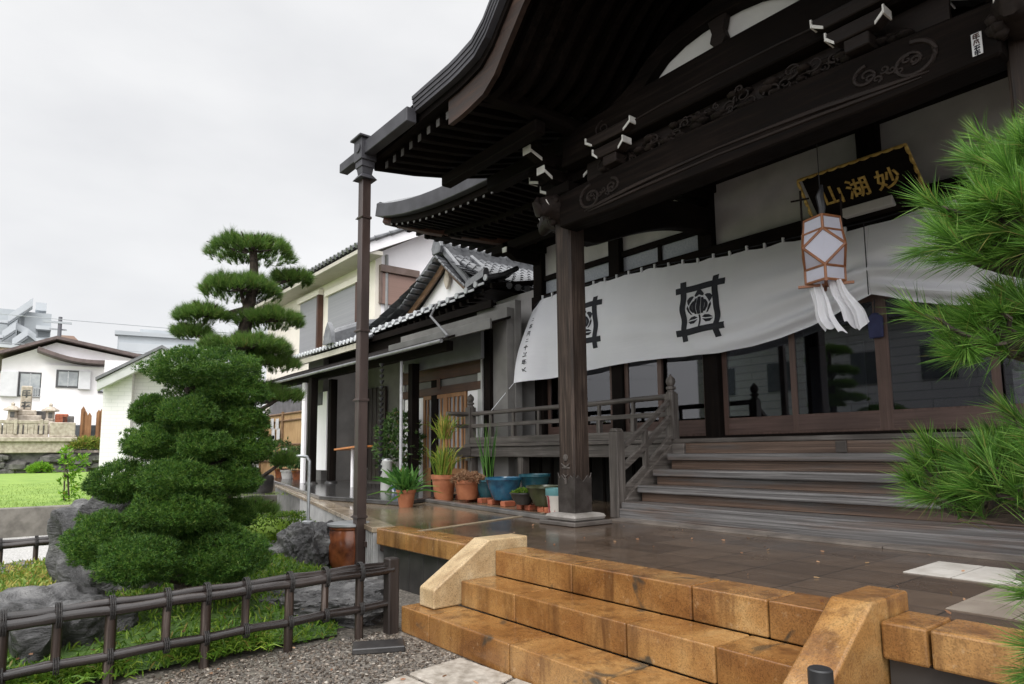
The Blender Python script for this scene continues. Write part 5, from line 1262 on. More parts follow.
# ------------------------------------------------------------------ garden bed, lawn, path
def gh(x, y):
    y += max(0, (x+7.3))*.42
    e = min(max((-4.78-x)/.8, 0), 1); b_ = min(max((x+9.35)/.6, 0), 1); t_ = min(max((3.35-y+.25*(x+6.5)*-1*0)/.6, 0), 1)
    return .015+(.20*e*b_*t_)*(1+.35*noise.noise(Vector((x*.9, y*.9, 0))))
g = MB(); g.grid(lambda u, v: (lambda x: (x, -2.2+(5.4-max(0,x+7.3)*.42)*v, gh(x, -2.2+(5.4-max(0,x+7.3)*.42)*v)))(-9.35+4.52*u), 60, 60); struct(g.build('garden_bed', MOSS, None, 0, True))
g = MB(); g.prism([(-14.2,-8),(-9.36,-8),(-9.36,3.6),(-14.2,4.9)], 'xy', -.01, .012); struct(g.build('gravel_path', WHITE_GRAVEL))
zl = .47
g = MB(); g.prism([(-14.25,-30),(-14.25,3.9),(-43,6.5),(-60,6.5),(-60,-30)], 'xy', .0, zl-.004); struct(g.build('lawn', LAWN))
g = MB(); g.box(-14.25, -14.05, -12, 4.9, -.01, zl+.03); tag(g.build('curb_wall', CONC, None, .015), 'low grey concrete curb wall holding the lawn beside the gravel path', 'curb wall')
# lawn blades near the curb, ground cover in the bed
g = MB(); n_ = 9000; Pn = np.stack([-14.4-rng.random(n_)**1.5*12, -4+rng.random(n_)*9.5, np.full(n_, zl-.01)], 1); Dn = unit(np.array([0,0,1.])+rng.normal(size=(n_,3))*.35); blades(g, Pn, Dn, .05, .012)
stuff(g.build('lawn_grass', leaf('lawn_blades', (.13,.215,.04), (.19,.28,.06), (.24,.33,.08), dead=.1)), 'short bright green grass of the lawn', 'grass')
g = MB(); n_ = 30000
X = -9.2+rng.random(n_)*4.4; Y = -1.5+rng.random(n_)*4.6
Z = np.array([gh(a, b_) for a, b_ in zip(X, Y)]); kp = Y < 3.2-np.maximum(0, X+7.3)*.42; X, Y, Z = X[kp], Y[kp], Z[kp]; n_ = len(X); Dn = unit(np.array([0,0,.8])+rng.normal(size=(n_,3))*.55); blades(g, np.stack([X,Y,Z],1), Dn, .075, .011, .25, 2)
k_ = 5200; X = -4.95+rng.normal(size=k_)*.10; Y = -.5+rng.random(k_)*2.15; keep = (np.sin(Y*5.0)+.9*np.sin(Y*11.3+1)+1.6 > rng.random(k_)*2); X, Y = X[keep], Y[keep]; k_ = len(X)
Dn = unit(np.stack([.55+rng.normal(size=k_)*.4, rng.normal(size=k_)*.5, .75+rng.random(k_)*.3], 1)); blades(g, np.stack([X,Y,np.full(k_,.05)],1), Dn, .17, .010, .45, 2)
stuff(g.build('ground_cover', GRASS), 'fresh green ground cover grass filling the garden bed', 'ground cover')
g = MB(); n_ = 2600; X = -9.1+rng.random(n_)*2.3; Y = .1+rng.random(n_)*1.2; Z = np.array([gh(a,b_) for a,b_ in zip(X,Y)])+.02
Dn = unit(np.array([0,0,.8])+rng.normal(size=(n_,3))*.5); blades(g, np.stack([X,Y,Z],1), Dn, .09, .014, .3, 2); stuff(g.build('yellow_ground_cover', STRAW), 'yellowish ground cover behind the left rocks', 'ground cover')
# loose gravel stones near the camera
ico = bmesh.new(); bmesh.ops.create_icosphere(ico, subdivisions=1, radius=1); IV = np.array([v.co[:] for v in ico.verts]); IF = np.array([[v.index for v in f.verts] for f in ico.faces]); ico.free()
g = MB(); n_ = 9000; X = -4.75+rng.random(n_)*2.2; Y = .9+rng.random(n_)*2.4
ok = ~((X > -4.68) & (Y > 2.58)); X, Y = X[ok], Y[ok]; n_ = len(X)
S = (.005+.011*rng.random(n_)**1.8); V = []
for i in range(n_):
    a = rng.random()*6.28; ca, sa = math.cos(a), math.sin(a); q = IV*(1+.35*(rng.random((len(IV),1))-.5))*np.array([1,.7,.55])*S[i]
    V.append(np.stack([q[:,0]*ca-q[:,1]*sa+X[i], q[:,0]*sa+q[:,1]*ca+Y[i], q[:,2]+S[i]*.3], 1))
V = np.concatenate(V); Fc = (IF[None]+np.arange(n_)[:,None,None]*len(IV)).reshape(-1,3); g.v = list(map(tuple, V)); g.f = list(map(tuple, Fc))
stuff(g.build('gravel_stones', PEBBLE, None, 0, True), 'loose grey brown gravel stones at the foot of the steps', 'gravel')
# stepping slabs of the approach
PS = M('rough_pale_paver', (.22,.19,.155), (.40,.36,.31), 16, .55, bs=.5, bscale=60)
SLB = [[(395,690),(437,665),(520,690)],[(438,664),(472,658.5),(545,684),(500,684)]]
q_ = [onz(*p, .02) for p in ((404,684),(446,672),(471,657),(520,676),(560,695),(470,700))]
def slab(pts, lab):
    g = MB(); g.prism([(p[0], p[1]) for p in pts], 'xy', -.01, .022); o = g.build('paving_slab', PS, None, .008); tag(o, lab, 'paving slab', 'paving slabs of the approach')
slab([onz(460,657.5,.02), onz(513,676,.02), onz(470,700,.02), onz(409,673,.02)], 'rough pale paving slab touching the lowest granite step')
slab([onz(516,678,.02), onz(556,692,.02), onz(540,720,.02), onz(474,701,.02)], 'rough tan paving slab at the bottom edge under the lowest step')
slab([onz(405,674.5,.02), onz(466,701,.02), onz(400,760,.02), onz(330,705,.02)], 'rough grey paving slab left of the other slabs on the gravel')
g = MB(); c = onz(380,646,.03); g.beam((c[0]-.10,c[1]-.16,.022),(c[0]+.06,c[1]+.16,.022), .20, .04); tag(g.build('drain_cover', CONC_D, None, .006), 'small dark square drain cover lying on the gravel by the fence end', 'drain cover')

# ------------------------------------------------------------------ rocks
rock('garden_rock', 'large pale grey wet rock lying behind the front bamboo fence', (-5.65,.42,.13), (.52,.42,.34), 1.3, .5, group='garden rocks', rough=.45)
rock('garden_rock', 'tall pointed dark standing stone left of the clipped conifer', (-6.95,.95,.40), (.38,.44,.64), 4.2, .3, group='garden rocks', amp=.3, rough=.4)
rock('garden_rock', 'flat topped pale rock at the right end of the fence', (-5.42,2.32,.09), (.50,.38,.19), 7.7, .9, group='garden rocks', amp=.3)
rock('garden_rock', 'dark craggy rock beside the brown jar', (-7.45,2.95,.25), (.30,.27,.34), 9.1, 0, group='garden rocks')
rock('garden_rock', 'low dark rock half hidden behind the brown jar and hedge', (-8.0,2.75,.14), (.42,.22,.22), 2.4, .2, group='garden rocks')
p = atd(20,578,8.6); rock('garden_rock', 'low mossy rock in front of the far fence at the left edge', (p[0],p[1]-.12,.10), (.30,.34,.15), 5.5, .2, group='garden rocks')

# ------------------------------------------------------------------ bamboo fences
def fence(label, line, posts, zt, zb, endpost=True, r=.031):
    f = thing('bamboo_fence', label, 'fence', (line[0][0], line[0][1], 0))
    V3 = lambda p, z: Vector((p[0], p[1], z))
    p0, p1 = line; d = (Vector(p1)-Vector(p0)).normalized(); nrm = Vector((-d.y, d.x))
    def at(u): return (p0[0]+(p1[0]-p0[0])*u, p0[1]+(p1[1]-p0[1])*u)
    def pole(z0, z1, off, rad):
        m_ = MB(); pts = []; rr2 = []; ln_ = (Vector(p1)-Vector(p0)).length; n_ = int(ln_/.06)
        for i in range(n_+1):
            u = i/n_; q = at(u); node = (i % 6 == 3)
            pts.append((q[0]+nrm.x*off, q[1]+nrm.y*off, z0+(z1-z0)*u+.004*math.sin(i*.7+off*90))); rr2.append(rad*(1.10 if node else 1-.05*math.sin(i*.35)))
        m_.tube(pts, rr2, 12); return m_
    pole(zt[0], zt[1], -.022, r).build('top_rail', BAMBOO_Y, f, 0, True); pole(zt[0]+.030, zt[1]+.030, .030, r*.95).build('top_rail', BAMBOO_Y, f, 0, True)
    pole(zb[0], zb[1], -.01, r*.95).build('bottom_rail', BAMBOO_Y, f, 0, True)
    for k, u in enumerate(posts):
        q = at(u); z1 = zt[0]+(zt[1]-zt[0])*u; z2 = zb[0]+(zb[1]-zb[0])*u; big = (k % 2 == 0)
        m_ = MB(); rad = .032 if big else .026; m_.tube([(q[0],q[1],.0 if big else z2-.02),(q[0],q[1],z1-.02)], rad, 9); m_.build('fence_post', BAMBOOZ, f, 0, True)
        for zz in (z1+.01, z2):
            m_ = MB(); m_.tube([(q[0]+nrm.x*.062*math.cos(a)+d.x*(.016*(a/9-.8)), q[1]+nrm.y*.062*math.cos(a)+d.y*(.016*(a/9-.8)), zz+(.072 if zz > z2 else .05)*math.sin(a)) for a in [2*math.pi*i/14 for i in range(39)]], .0045, 5)
            m_.build('rope_tie', ROPE, f)
    if endpost:
        q = at(1.0); m_ = MB(); m_.box(q[0]-.05, q[0]+.05, q[1]-.045, q[1]+.045, -.01, zt[1]+.085); m_.build('end_post', wood('dark_end_post', (.012,.009,.008), (.03,.022,.019), (.06,.046,.04), 'z', .5), f, .01)
    return f
BAMBOO_Y = wood('wet_dark_bamboo_y', (.008,.006,.005), (.022,.016,.014), (.055,.043,.038), 'y', .2, spec=.5)
L0, L1 = (-4.80,-.9), (-4.68,2.53); ln_ = 3.43
ups = [(onx(px, 620, -4.74)[1]+.9)/ln_ for px in (3,58,111,166,205,244,287,322,356)]
fence('dark wet bamboo rail fence in front of the clipped conifer', (L0, L1), ups, (.415,.475), (.135,.225))
fence('second dark bamboo fence by the pale gravel at the left edge', ((-9.25,-2.5),(-9.2,1.5)), [.2,.35,.5,.60,.68,.76,.84,.95], (.40,.40), (.10,.10), False)
g = MB(); p = onx(820, 672, -1.50); p = atd(820,668,2.15)
g = MB(); g.tube([(p[0],p[1],-.01),(p[0],p[1],p[2])], .034, 14); o = g.build('bollard', BLACKM, None, .004, True); tag(o, 'short black round post in front of the darker orange cheek stone', 'post')

# ------------------------------------------------------------------ trees
def limb(mb, pts, r0, r1, n=9):
    P_ = [Vector(p) for p in pts]; out = []; 
    for i in range(len(P_)-1):
        for k in range(4): out.append(P_[i].lerp(P_[i+1], k/4)+Vector((noise.noise(P_[i]*3+Vector((k,0,0))),noise.noise(P_[i]*3+Vector((0,k,5))),0))*.015)
    out.append(P_[-1]); m_ = len(out); mb.tube(out, [r0+(r1-r0)*i/(m_-1) for i in range(m_)], n)
# the clipped conifer in front
CT = thing('clipped_conifer', 'dense cone shaped clipped conifer with stacked rounded pads behind the bamboo fence', 'tree', tuple(atd(183,600,5.95)*np.array([1,1,0])))
CP = [(205,371,56,21,6.0),(232,393,38,17,5.9),(151,413,20,16,6.1),(190,416,32,18,5.8),(241,421,31,15,5.9),(154,445,30,18,5.9),(204,447,28,16,5.7),(247,448,28,19,5.9),
      (123,484,33,20,6.0),(180,479,40,19,5.7),(237,480,25,17,5.8),(180,512,47,23,5.7),(102,543,31,27,5.8),(141,562,40,24,5.5),(223,558,45,28,5.7),(208,574,19,8,6.1),(170,532,28,15,5.95),(225,518,30,16,6.1),(196,440,40,52,6.15),(184,520,44,40,6.15)]
tm = MB(); base = atd(183,606,5.95); pts = [atd(183,615,5.95), atd(183,575,5.95), atd(190,520,5.95), atd(188,450,5.95), atd(198,390,5.95)]
limb(tm, pts, .075, .03); 
for (px, py, hw, hh, d_) in CP: 
    b_ = atd(186, py+20, 5.95); limb(tm, [b_, (Vector(b_)+Vector(atd(px,py+hh*.6,d_)))/2, atd(px,py+hh*.3,d_)], .03, .01, 6)
tm.build('trunk', BARK, CT, 0, True)
for i, (px, py, hw, hh, d_) in enumerate(CP):
    c = atd(px, py, d_); k = d_/660; rx = (hw-2.5)*k; rz = hh*k*.97; m_ = MB()
    core_blob(m_, c, (rx*.5, rx*.45, rz*.45), i*3.3, .4)
    n_ = int(3300*(hw*hh)/(40*20)+500); Pt, dd = pad_points(c, (rx, rx*.9, rz), n_, -1.1, (.62,1.0), .17, i*5.1)
    Pt[:,2] = np.where(dd[:,2] < 0, c[2]+(Pt[:,2]-c[2])*.75, Pt[:,2])
    Dt = unit(dd*np.array([1,1,.9])+np.array([0,0,.55])+rng.normal(size=dd.shape)*.25); tufts(m_, Pt, Dt, 9, .026, .0054, .6)
    js = rng.integers(0, len(Pt), len(Pt)//30); tufts(m_, Pt[js], unit(dd[js]*.6+np.array([0,0,.9])+rng.normal(size=(len(js),3))*.35), 7, .055, .0052, .32)
    m_.build('foliage_pad', CLIP, CT)
# the taller pine behind it
PT = thing('pine_tree', 'tall cloud pruned pine with open needle pads rising behind the clipped conifer', 'tree', tuple(atd(215,560,6.9)*np.array([1,1,0])))
PP = [(251,242,46,17,6.9),(240,281,43,17,6.8),(292,273,22,11,7.1),(203,309,28,12,6.8),(270,315,38,11,6.8),(192,328,20,9,6.9),(246,340,49,14,6.7),(268,357,36,13,7.0),(281,392,22,9,6.9),(284,455,12,10,6.9),(250,503,30,10,6.9),(262,386,20,9,7.1)]
tm = MB(); tr = [atd(214,575,6.9), atd(222,500,6.9), atd(234,420,6.9), atd(242,350,6.9), atd(248,308,6.9), atd(255,284,6.9), atd(252,240,6.9)]
limb(tm, tr, .10, .035, 10)
for (px, py, hw, hh, d_) in PP:
    j = min(range(len(tr)), key=lambda q: abs(tr[q][2]-(atd(px,py,d_)[2]-.12))); b_ = Vector(tr[j]); c = Vector(atd(px, py+hh*.55, d_)); limb(tm, [b_, b_.lerp(c,.6)+Vector((0,0,-.03)), c], .032, .012, 7)
    k = d_/640
    for q in range(14):
        a = q*2.4; r = hw*k*(.35+.5*rng.random()); e = c+Vector((math.cos(a)*r, math.sin(a)*r, .05+.05*rng.random())); limb(tm, [c, c.lerp(e,.5)+Vector((0,0,-.02)), e], .011, .005, 5)
tm.build('trunk', BARK, PT, 0, True)
for i, (px, py, hw, hh, d_) in enumerate(PP):
    c = atd(px, py+hh*.75, d_); k = d_/660; rx = hw*k*.92; rz = hh*k*.95; m_ = MB()
    n_ = int(460*(hw*hh)/(46*17)+70); d = unit(rng.normal(size=(n_,3))); rr2 = rng.random(n_)**.5; a = rng.random(n_)*6.283
    lump = np.array([noise.noise(Vector((math.cos(q)*1.5+i*7, math.sin(q)*1.5, w*2))) for q, w in zip(a, rr2)])
    R_ = rr2*(1+.25*lump); Pt = np.stack([c[0]+rx*R_*np.cos(a), c[1]+rx*.9*R_*np.sin(a), c[2]-.1*rz+rz*1.1*np.sqrt(np.maximum(0,1-rr2**2))*(rng.random(n_)*.6+.4)*(1+.5*lump)], 1)
    Dt = unit(np.stack([np.cos(a)*rr2*.9, np.sin(a)*rr2*.9, np.full(n_, 1.0)], 1)+rng.normal(size=(n_,3))*.18)
    tufts(m_, Pt, Dt, 34, .078, .0040, .36, 0, 1, .05); m_.build('foliage_pad', NEEDLE2, PT)
# the near pine at the right edge
NP_ = thing('pine_tree', 'near pine with long bright needles reaching in at the right edge', 'tree', tuple(atd(1290,560,1.75)*np.array([1,1,0])))
tm = MB(); tr = [np.array([*atd(1290,560,1.75)[:2], -.02]), atd(1285,700,1.75), atd(1270,450,1.72), atd(1240,250,1.7), atd(1250,60,1.7), atd(1240,-60,1.7)]
limb(tm, tr, .085, .05, 12)
NPADS = [  # branch path pixels, then tufts along it
 ([(1256,314),(1146,234),(1086,209),(1031,200)], [(1034,180),(1016,186),(1052,174),(1031,169),(1066,164),(1046,159),(1082,160),(1096,152),(1066,152),(1104,172),(1024,178),(1056,184),(1076,180)], 1.42, (-.45,.62)),
 ([(1261,340),(1146,300),(1066,276),(1006,268),(978,262)], [(978,246),(994,240),(1011,234),(1028,244),(1048,232),(1018,220),(1040,212),(996,226),(1068,228),(1088,215),(1063,206),(1106,230),(1001,248),(1048,248),(1030,228),(984,238),(1020,212),(1076,244),(1096,244),(1056,218),(966,250),(1008,224),(1036,236),(988,232)], 1.30, (-.6,.50)),
 ([(1266,450),(1146,395),(1066,366),(1004,352)], [(996,334),(978,340),(1018,328),(1006,320),(1038,324),(1058,330),(1046,316),(1078,322),(1020,340),(988,326),(1096,330),(966,344),(1026,318),(1061,340),(1082,338),(1008,334)], 1.36, (-.6,.32)),
 ([(1278,560),(1166,535),(1076,520),(1016,518),(971,514)], [(976,500),(956,500),(1001,494),(941,494),(1021,494),(971,486),(1001,480),(1036,482),(1061,486),(1026,470),(1051,466),(1076,468),(1101,488),(961,506),(1091,458),(1066,500),(1036,500),(1111,468),(986,492),(1016,484),(1046,476),(931,498)], 1.38, (-.35,.75)),
 ([(1296,690),(1166,665),(1086,650)], [(1078,642),(1096,627),(1070,652),(1088,617),(1111,640),(1058,634)], 1.25, (-.6,.30)),
 ([(1271,430),(1146,410),(1088,400)], [(1084,394),(1100,384)], 1.38, (-.6,.35)),
]
for path, tf, d_, (dl, du) in NPADS:
    pts = [atd(px, py, 1.7+(d_-1.7)*i/(len(path)-1)) for i, (px, py) in enumerate(path)]; limb(tm, pts, .022, .008, 9)
    m_ = MB(); lat = np.array([RT[0], RT[1], 0])
    ends = np.array(pts)
    for (px, py) in tf:
        dd = d_*(1+.14*(rng.random()-.5)); q = atd(px, py, dd)
        j = np.argmin(np.linalg.norm(ends-q, axis=1)); b_ = Vector(ends[j]); limb(tm, [b_, b_.lerp(Vector(q),.5)+Vector((0,0,-.012)), q], .0065, .004, 6)
        for s in range(4):
            ax_ = unit(lat*dl*(.4+1.1*rng.random())+np.array([0,0,du])+rng.normal(size=3)*.34)
            q2 = q+rng.normal(size=3)*.018; L_ = .025+.03*rng.random()
            limb(tm, [q, q2+ax_*L_*.9], .0045, .003, 5)
            kk = 150; Pn = q2+ax_*(rng.random((kk,1))*L_*1.2); Dn = unit(ax_*1.0+rng.normal(size=(kk,3))*.36); blades(m_, Pn, Dn, .055, .00108, .05, 2, .25)
    m_.build('needle_pad', NEEDLE, NP_)
tm.build('trunk', BARK, NP_, 0, True)
# low box hedge by the jar
def leaf_mass(mb, c, r, n, ln_, wd, spread=.7, k=7, zmin=-.3, boxy=False):
    Pt, dd = pad_points(c, r, n, zmin, (.75,1.0), .15, c[0])
    if boxy: Pt = np.array(c)+np.clip(dd*1.25,-.9,.9)*np.array(r)*(.8+.2*rng.random((len(dd),1)))
    tufts(mb, Pt, unit(dd+np.array([0,0,.4])), k, ln_, wd, spread)
HG = thing('box_hedge', 'low clipped yellow green hedge left of the dark craggy rock', 'hedge', (-8.4,2.7,0))
g = MB(); c = atd(260,534,8.9); core_blob(g, c, (.36,.46,.2), 3, .15); leaf_mass(g, c, (.52,.62,.27), 2600, .03, .014, .8, 6, -.6, True); g.build('foliage', BOX, HG)

# ------------------------------------------------------------------ garden objects
p = onz(343,577,.0)
JR = thing('water_jar', 'large glossy brown jar with a grey lid behind the copper downpipe', 'jar', (p[0]-.12,p[1]+.12,0)); jc = (p[0]-.12,p[1]+.12,0)
g = MB(); g.lathe(jc, [(.15,0),(.19,.04),(.235,.2),(.245,.33),(.225,.45),(.21,.50),(.225,.515),(.225,.54)], 30); g.build('body', TERRA_D, JR, 0, True)
g = MB(); g.lathe(jc, [(.235,.541),(.245,.55),(.245,.572),(.2,.58)], 30); g.build('lid', STEEL, JR, 0, True)
p = onz(309,530,P-.1); q = onz(308,523,P)
SP = thing('standpipe', 'thin grey standpipe with a bent top at the edge of the wet terrace', 'standpipe', (q[0],q[1],P))
zt_ = atd(305,456,math.hypot(q[0],q[1]))[2]; dl = np.array([-RT[0],-RT[1],0])
g = MB(); g.tube([(q[0],q[1],P),(q[0],q[1],zt_-.06),Vector((q[0],q[1],zt_-.01))+Vector(dl*.03),Vector((q[0],q[1],zt_))+Vector(dl*.1),Vector((q[0],q[1],zt_-.01))+Vector(dl*.25)], .019, 10); g.build('pipe', STEEL, SP, 0, True)
g = MB(); g.lathe((q[0],q[1],P), [(.07,0),(.07,.02),(.04,.03)], 14); g.build('base_flange', STEEL, SP, 0, True)
# entrance step slab
st_ = [onz(*p_, P) for p_ in ((286,487.5),(319,500),(400,506),(440,500))]
g = MB(); g.prism([(st_[0][0],st_[0][1]),(st_[1][0],st_[1][1]),(st_[2][0],st_[2][1]),(-9.6,6.3),(-9.6,7.2),(-20,7.2),(-20,6.6)], 'xy', P+.002, P+.07); tag(g.build('entrance_step', M('wet_dark_step_stone', (.025,.024,.024), (.06,.058,.056), 3, .15), None, .01), 'wet dark stone step along the front of the entrance wing', 'step')
# kerb and bricks below the pots
ka, kb_ = onz(415,500,P), onz(556,521,P)
g = MB(); g.beam((ka[0],ka[1],P+.025),(kb_[0]+.2,kb_[1],P+.025), .13, .05); tag(g.build('planter_kerb', M('wet_kerb', (.07,.065,.06), (.13,.12,.11), 4, .3), None, .006), 'low wet stone kerb in front of the row of flower pots', 'kerb')
for i, px in enumerate((452,462,474,484,497,513,521,534,541)):
    q = onz(px, 500+ (px-450)*.155, P); c = (q[0], q[1]+.20)
    g = MB(); g.box(c[0]-.055, c[0]+.055, c[1]-.1, c[1]+.1, P+.001, P+.075)
    tag(g.build('brick', BRICKR, None, .006), 'red brick set under the row of blue and green pots', 'brick', 'red bricks under the pots')
def pot(label, px, py, d0, r, h, mat, group=None, kind='flower_pot', cat='flower pot', prof=None, zoff=0, base=None):
    q = base if base is not None else onz(px, py, P); c = (q[0], q[1], P+zoff)
    t = thing(kind, label, cat, c, group)
    g = MB(); g.lathe(c, prof or [(r*.68,0),(r*.72,.02),(r*.92,h*.82),(r*1.0,h*.83),(r*1.02,h),(r*.92,h),(r*.85,h*.86)], 22); g.build('body', mat, t, 0, True)
    g = MB(); g.lathe(c, [(.01,h*.87),(r*.88,h*.87),(r*.86,h*.84)], 18); g.build('soil', SOIL, t, 0, True); return t, c
def fountain(mb, c, z, n, ln_, wd, spread, droop, r=.05):
    Pn = np.array([c[0],c[1],z])+np.concatenate([rng.normal(size=(n,2))*r, np.zeros((n,1))], 1); Dn = unit(np.array([0,0,1.])+rng.normal(size=(n,3))*spread); blades(mb, Pn, Dn, ln_, wd, droop, 2, .35)
G_ = 'potted plants before the entrance'
t, c = pot('terracotta pot of bright green strap leaves standing alone on the wet terrace', 406, 507, 0, .145, .25, TERRA, G_)
g = MB(); fountain(g, c, P+.2, 150, .48, .032, .42, .28); g.build('leaves', LEAFY, t)
t, c = pot('tall terracotta pot of long yellow green grass leaves', 437, 500, 0, .21, .42, TERRA, G_, base=onz(436,501,P)+np.array([0,.15,0]))
g = MB(); fountain(g, c, P+.36, 190, .80, .016, .20, .42, .06); fountain(g, c, P+1.0, 110, .62, .015, .26, .40, .04); g.tube([(c[0],c[1],P+.3),(c[0],c[1],P+1.3)], .02, 6); g.build('leaves', leaf('yellow_green_strap_leaves', (.10,.20,.02), (.24,.32,.05), (.48,.30,.09), trans=.3), t)
t, c = pot('terracotta bowl of dry pinkish succulents beside the tall grass pot', 458, 500, 0, .22, .30, TERRA, G_, base=onz(458,503,P)+np.array([0,.18,0]), zoff=.05)
g = MB(); Pt, dd = pad_points((c[0],c[1],P+.34), (.24,.24,.12), 420, -.1); tufts(g, Pt, dd, 5, .05, .022, .8); g.build('leaves', DRY, t); 
g = MB(); fountain(g, c+np.array([.05,.3,0]) if False else (c[0]+.1,c[1]+.35), P+.3, 24, .95, .018, .10, .12); g.build('tall_leaves', LEAFY, t)
bowl = lambda r, h: [(r*.55,0),(r*.6,.02),(r*.85,h*.5),(r*.97,h*.85),(r*1.05,h*.9),(r*1.05,h),(r*.95,h),(r*.9,h*.88)]
t, c = pot('teal glazed pot left of the big blue bowl', 477, 503, 0, .20, .27, TEALG, G_, base=onz(474,503,P)+np.array([0,.25,0]), prof=bowl(.2,.27), zoff=.08)
t, c = pot('big blue glazed bowl on red bricks', 492, 503, 0, .29, .33, BLUEG, G_, base=onz(492,506,P)+np.array([0,.22,0]), prof=bowl(.27,.33), zoff=.08)
t, c = pot('deep teal pot behind the big blue bowl', 505, 500, 0, .24, .36, TEALG, G_, base=onz(507,505,P)+np.array([0,.55,0]), prof=bowl(.24,.36), zoff=.08)
t, c = pot('small dark bowl of low green moss', 513, 507, 0, .17, .16, CONC_D, G_, base=onz(515,511,P)+np.array([0,.15,0]), prof=bowl(.18,.16), zoff=.08)
g = MB(); Pt, dd = pad_points((c[0],c[1],c[2]+.14), (.15,.15,.07), 300, 0); tufts(g, Pt, dd, 5, .03, .012, .8); g.build('leaves', GRASS, t)
t, c = pot('olive brown glazed bowl left of the post', 534, 512, 0, .23, .26, OLIVEG, G_, base=onz(532,513,P)+np.array([0,.22,0]), prof=bowl(.23,.26), zoff=.08)
def painted():
    m, t, b = nodes('painted_red_white_pot'); sp = N(t, 'ShaderNodeSeparateXYZ'); tc = N(t, 'ShaderNodeTexCoord'); L(t, tc.outputs['Object'], sp.inputs[0])
    n = nz_(t, coords(t, (9,9,2.2)), 1.4, 3); body = ramp(t, n, [(.46, (.35,.05,.06)), (.52, (.62,.58,.52))])
    mr_ = N(t, 'ShaderNodeMapRange'); mr_.inputs['From Min'].default_value = .235; mr_.inputs['From Max'].default_value = .245; L(t, sp.outputs[2], mr_.inputs[0])
    L(t, mixc(t, mr_.outputs[0], body, (.10,.24,.25)), b.inputs['Base Color']); b.inputs['Roughness'].default_value = .35; return m
t, c = pot('small painted pot with red and white stripes and a teal rim beside the post', 551, 516, 0, .12, .33, painted(), G_, base=onz(552,515,P)+np.array([.02,.05,0]), prof=[(.085,0),(.09,.02),(.115,.22),(.13,.24),(.13,.33),(.115,.33),(.11,.25)])
t, c = pot('white and blue patterned pot beside the rain chain', 392, 495, 0, .14, .24, M('blue_white_porcelain', (.10,.14,.28), (.62,.64,.68), 16, .25, lo=.48, hi=.52), G_, base=onz(392,496,P)+np.array([0,.12,0]))
g = MB(); fountain(g, c, P+.2, 60, .42, .05, .6, .3); g.build('leaves', LEAFY, t)
q = onz(384,492,P)+np.array([0,.35,0]); t, c = pot('dark pot of a leafy bush behind the copper downpipe', 384, 492, 0, .2, .3, CONC_D, G_, base=q)
g = MB(); leaf_mass(g, (c[0],c[1],P+.95), (.55,.45,.72), 420, .10, .05, .9, 6, -.8); g.tube([(c[0],c[1],P+.2),(c[0],c[1],P+1.2)], .02, 6); g.build('leaves', leaf('bush_leaves', (.03,.07,.02), (.06,.12,.03), (.12,.18,.06)), t)
# table, tins
q = onz(344,491,P)+np.array([0,.2,0]); TB = thing('side_table', 'small stand with a tilted orange top beside the copper downpipe', 'table', q)
g = MB(); g.beam((q[0]-.45,q[1]-.05,P+.86),(q[0]+.6,q[1],P+.92), .4, .04); g.build('table_top', M('orange_table_top', (.35,.12,.03), (.45,.18,.06), 6, .4), TB, .006)
for dx in (-.05, .5):
    g = MB(); g.tube([(q[0]+dx,q[1],P+.07),(q[0]+dx,q[1],P+.88)], .035, 10); g.build('leg', PLASTER_W, TB, 0, True)
for lab, px, h, r in (('white cylinder bin left of the downpipe base', 353, .42, .13), ('taller pale cylinder bin right of the downpipe', 379, .56, .11)):
    q = onz(px, 494, P)+np.array([0,.15,0]); TN = thing('bin', lab, 'bin', q, 'pale bins by the entrance'); g = MB(); g.lathe((q[0],q[1],P+.07), [(r,0),(r,h-.03),(r*1.04,h-.02),(r*1.04,h),(r*.9,h+.01)], 20); g.build('body', M('pale_bin', (.34,.34,.325), (.42,.42,.40), 4, .5), TN, 0, True)
    g = MB(); g.lathe((q[0],q[1],P+.07+h), [(r*.9,.01),(r*.85,.035),(r*.2,.05)], 20); g.build('lid', STEEL, TN, 0, True)
# far end of the terrace: bamboo screen, trough, flower pots
ys = 8.6; a_, b_ = ony(262,446,ys), ony(309,446,ys); zt_ = ony(285,414,ys)[2]
BS = thing('bamboo_screen', 'tan bamboo screen fence with white papers at the far end of the terrace', 'screen', a_)
g = MB()
x = a_[0]
while x < b_[0]: g.tube([(x,ys,P),(x,ys,zt_)], .04, 6); x += .078
g.build('panel', BAMSCREEN, BS, 0, True)
g = MB()
for z in (P+.5, (P+zt_)/2, zt_-.25, zt_): g.tube([(a_[0],ys-.05,z),(b_[0],ys-.05,z)], .035, 6)
for u in (.0,.5,1): g.tube([(a_[0]+(b_[0]-a_[0])*u,ys-.06,P),(a_[0]+(b_[0]-a_[0])*u,ys-.06,zt_+.08)], .05, 8)
g.build('frame', M('brown_bamboo_frame', (.14,.08,.04), (.22,.13,.07), 8, .5), BS, 0, True)
g = MB()
for px, py in ((272,424),(277,424),(273,434),(278,434),(273,441)):
    q = ony(px, py, ys-.1); g.box(q[0]-.16, q[0]+.16, ys-.1, ys-.09, q[2]-.2, q[2]+.2)
g.build('paper_slips', PAPER, BS)
q = onz(257,493,P); TRG = thing('stone_trough', 'dark round stone trough standing on the wet terrace behind the conifer', 'trough', q)
g = MB(); g.lathe((q[0],q[1],P), [(.28,0),(.31,.05),(.32,.32),(.29,.36),(.24,.36),(.23,.2)], 24); g.build('body', CONC_D, TRG, 0, True)
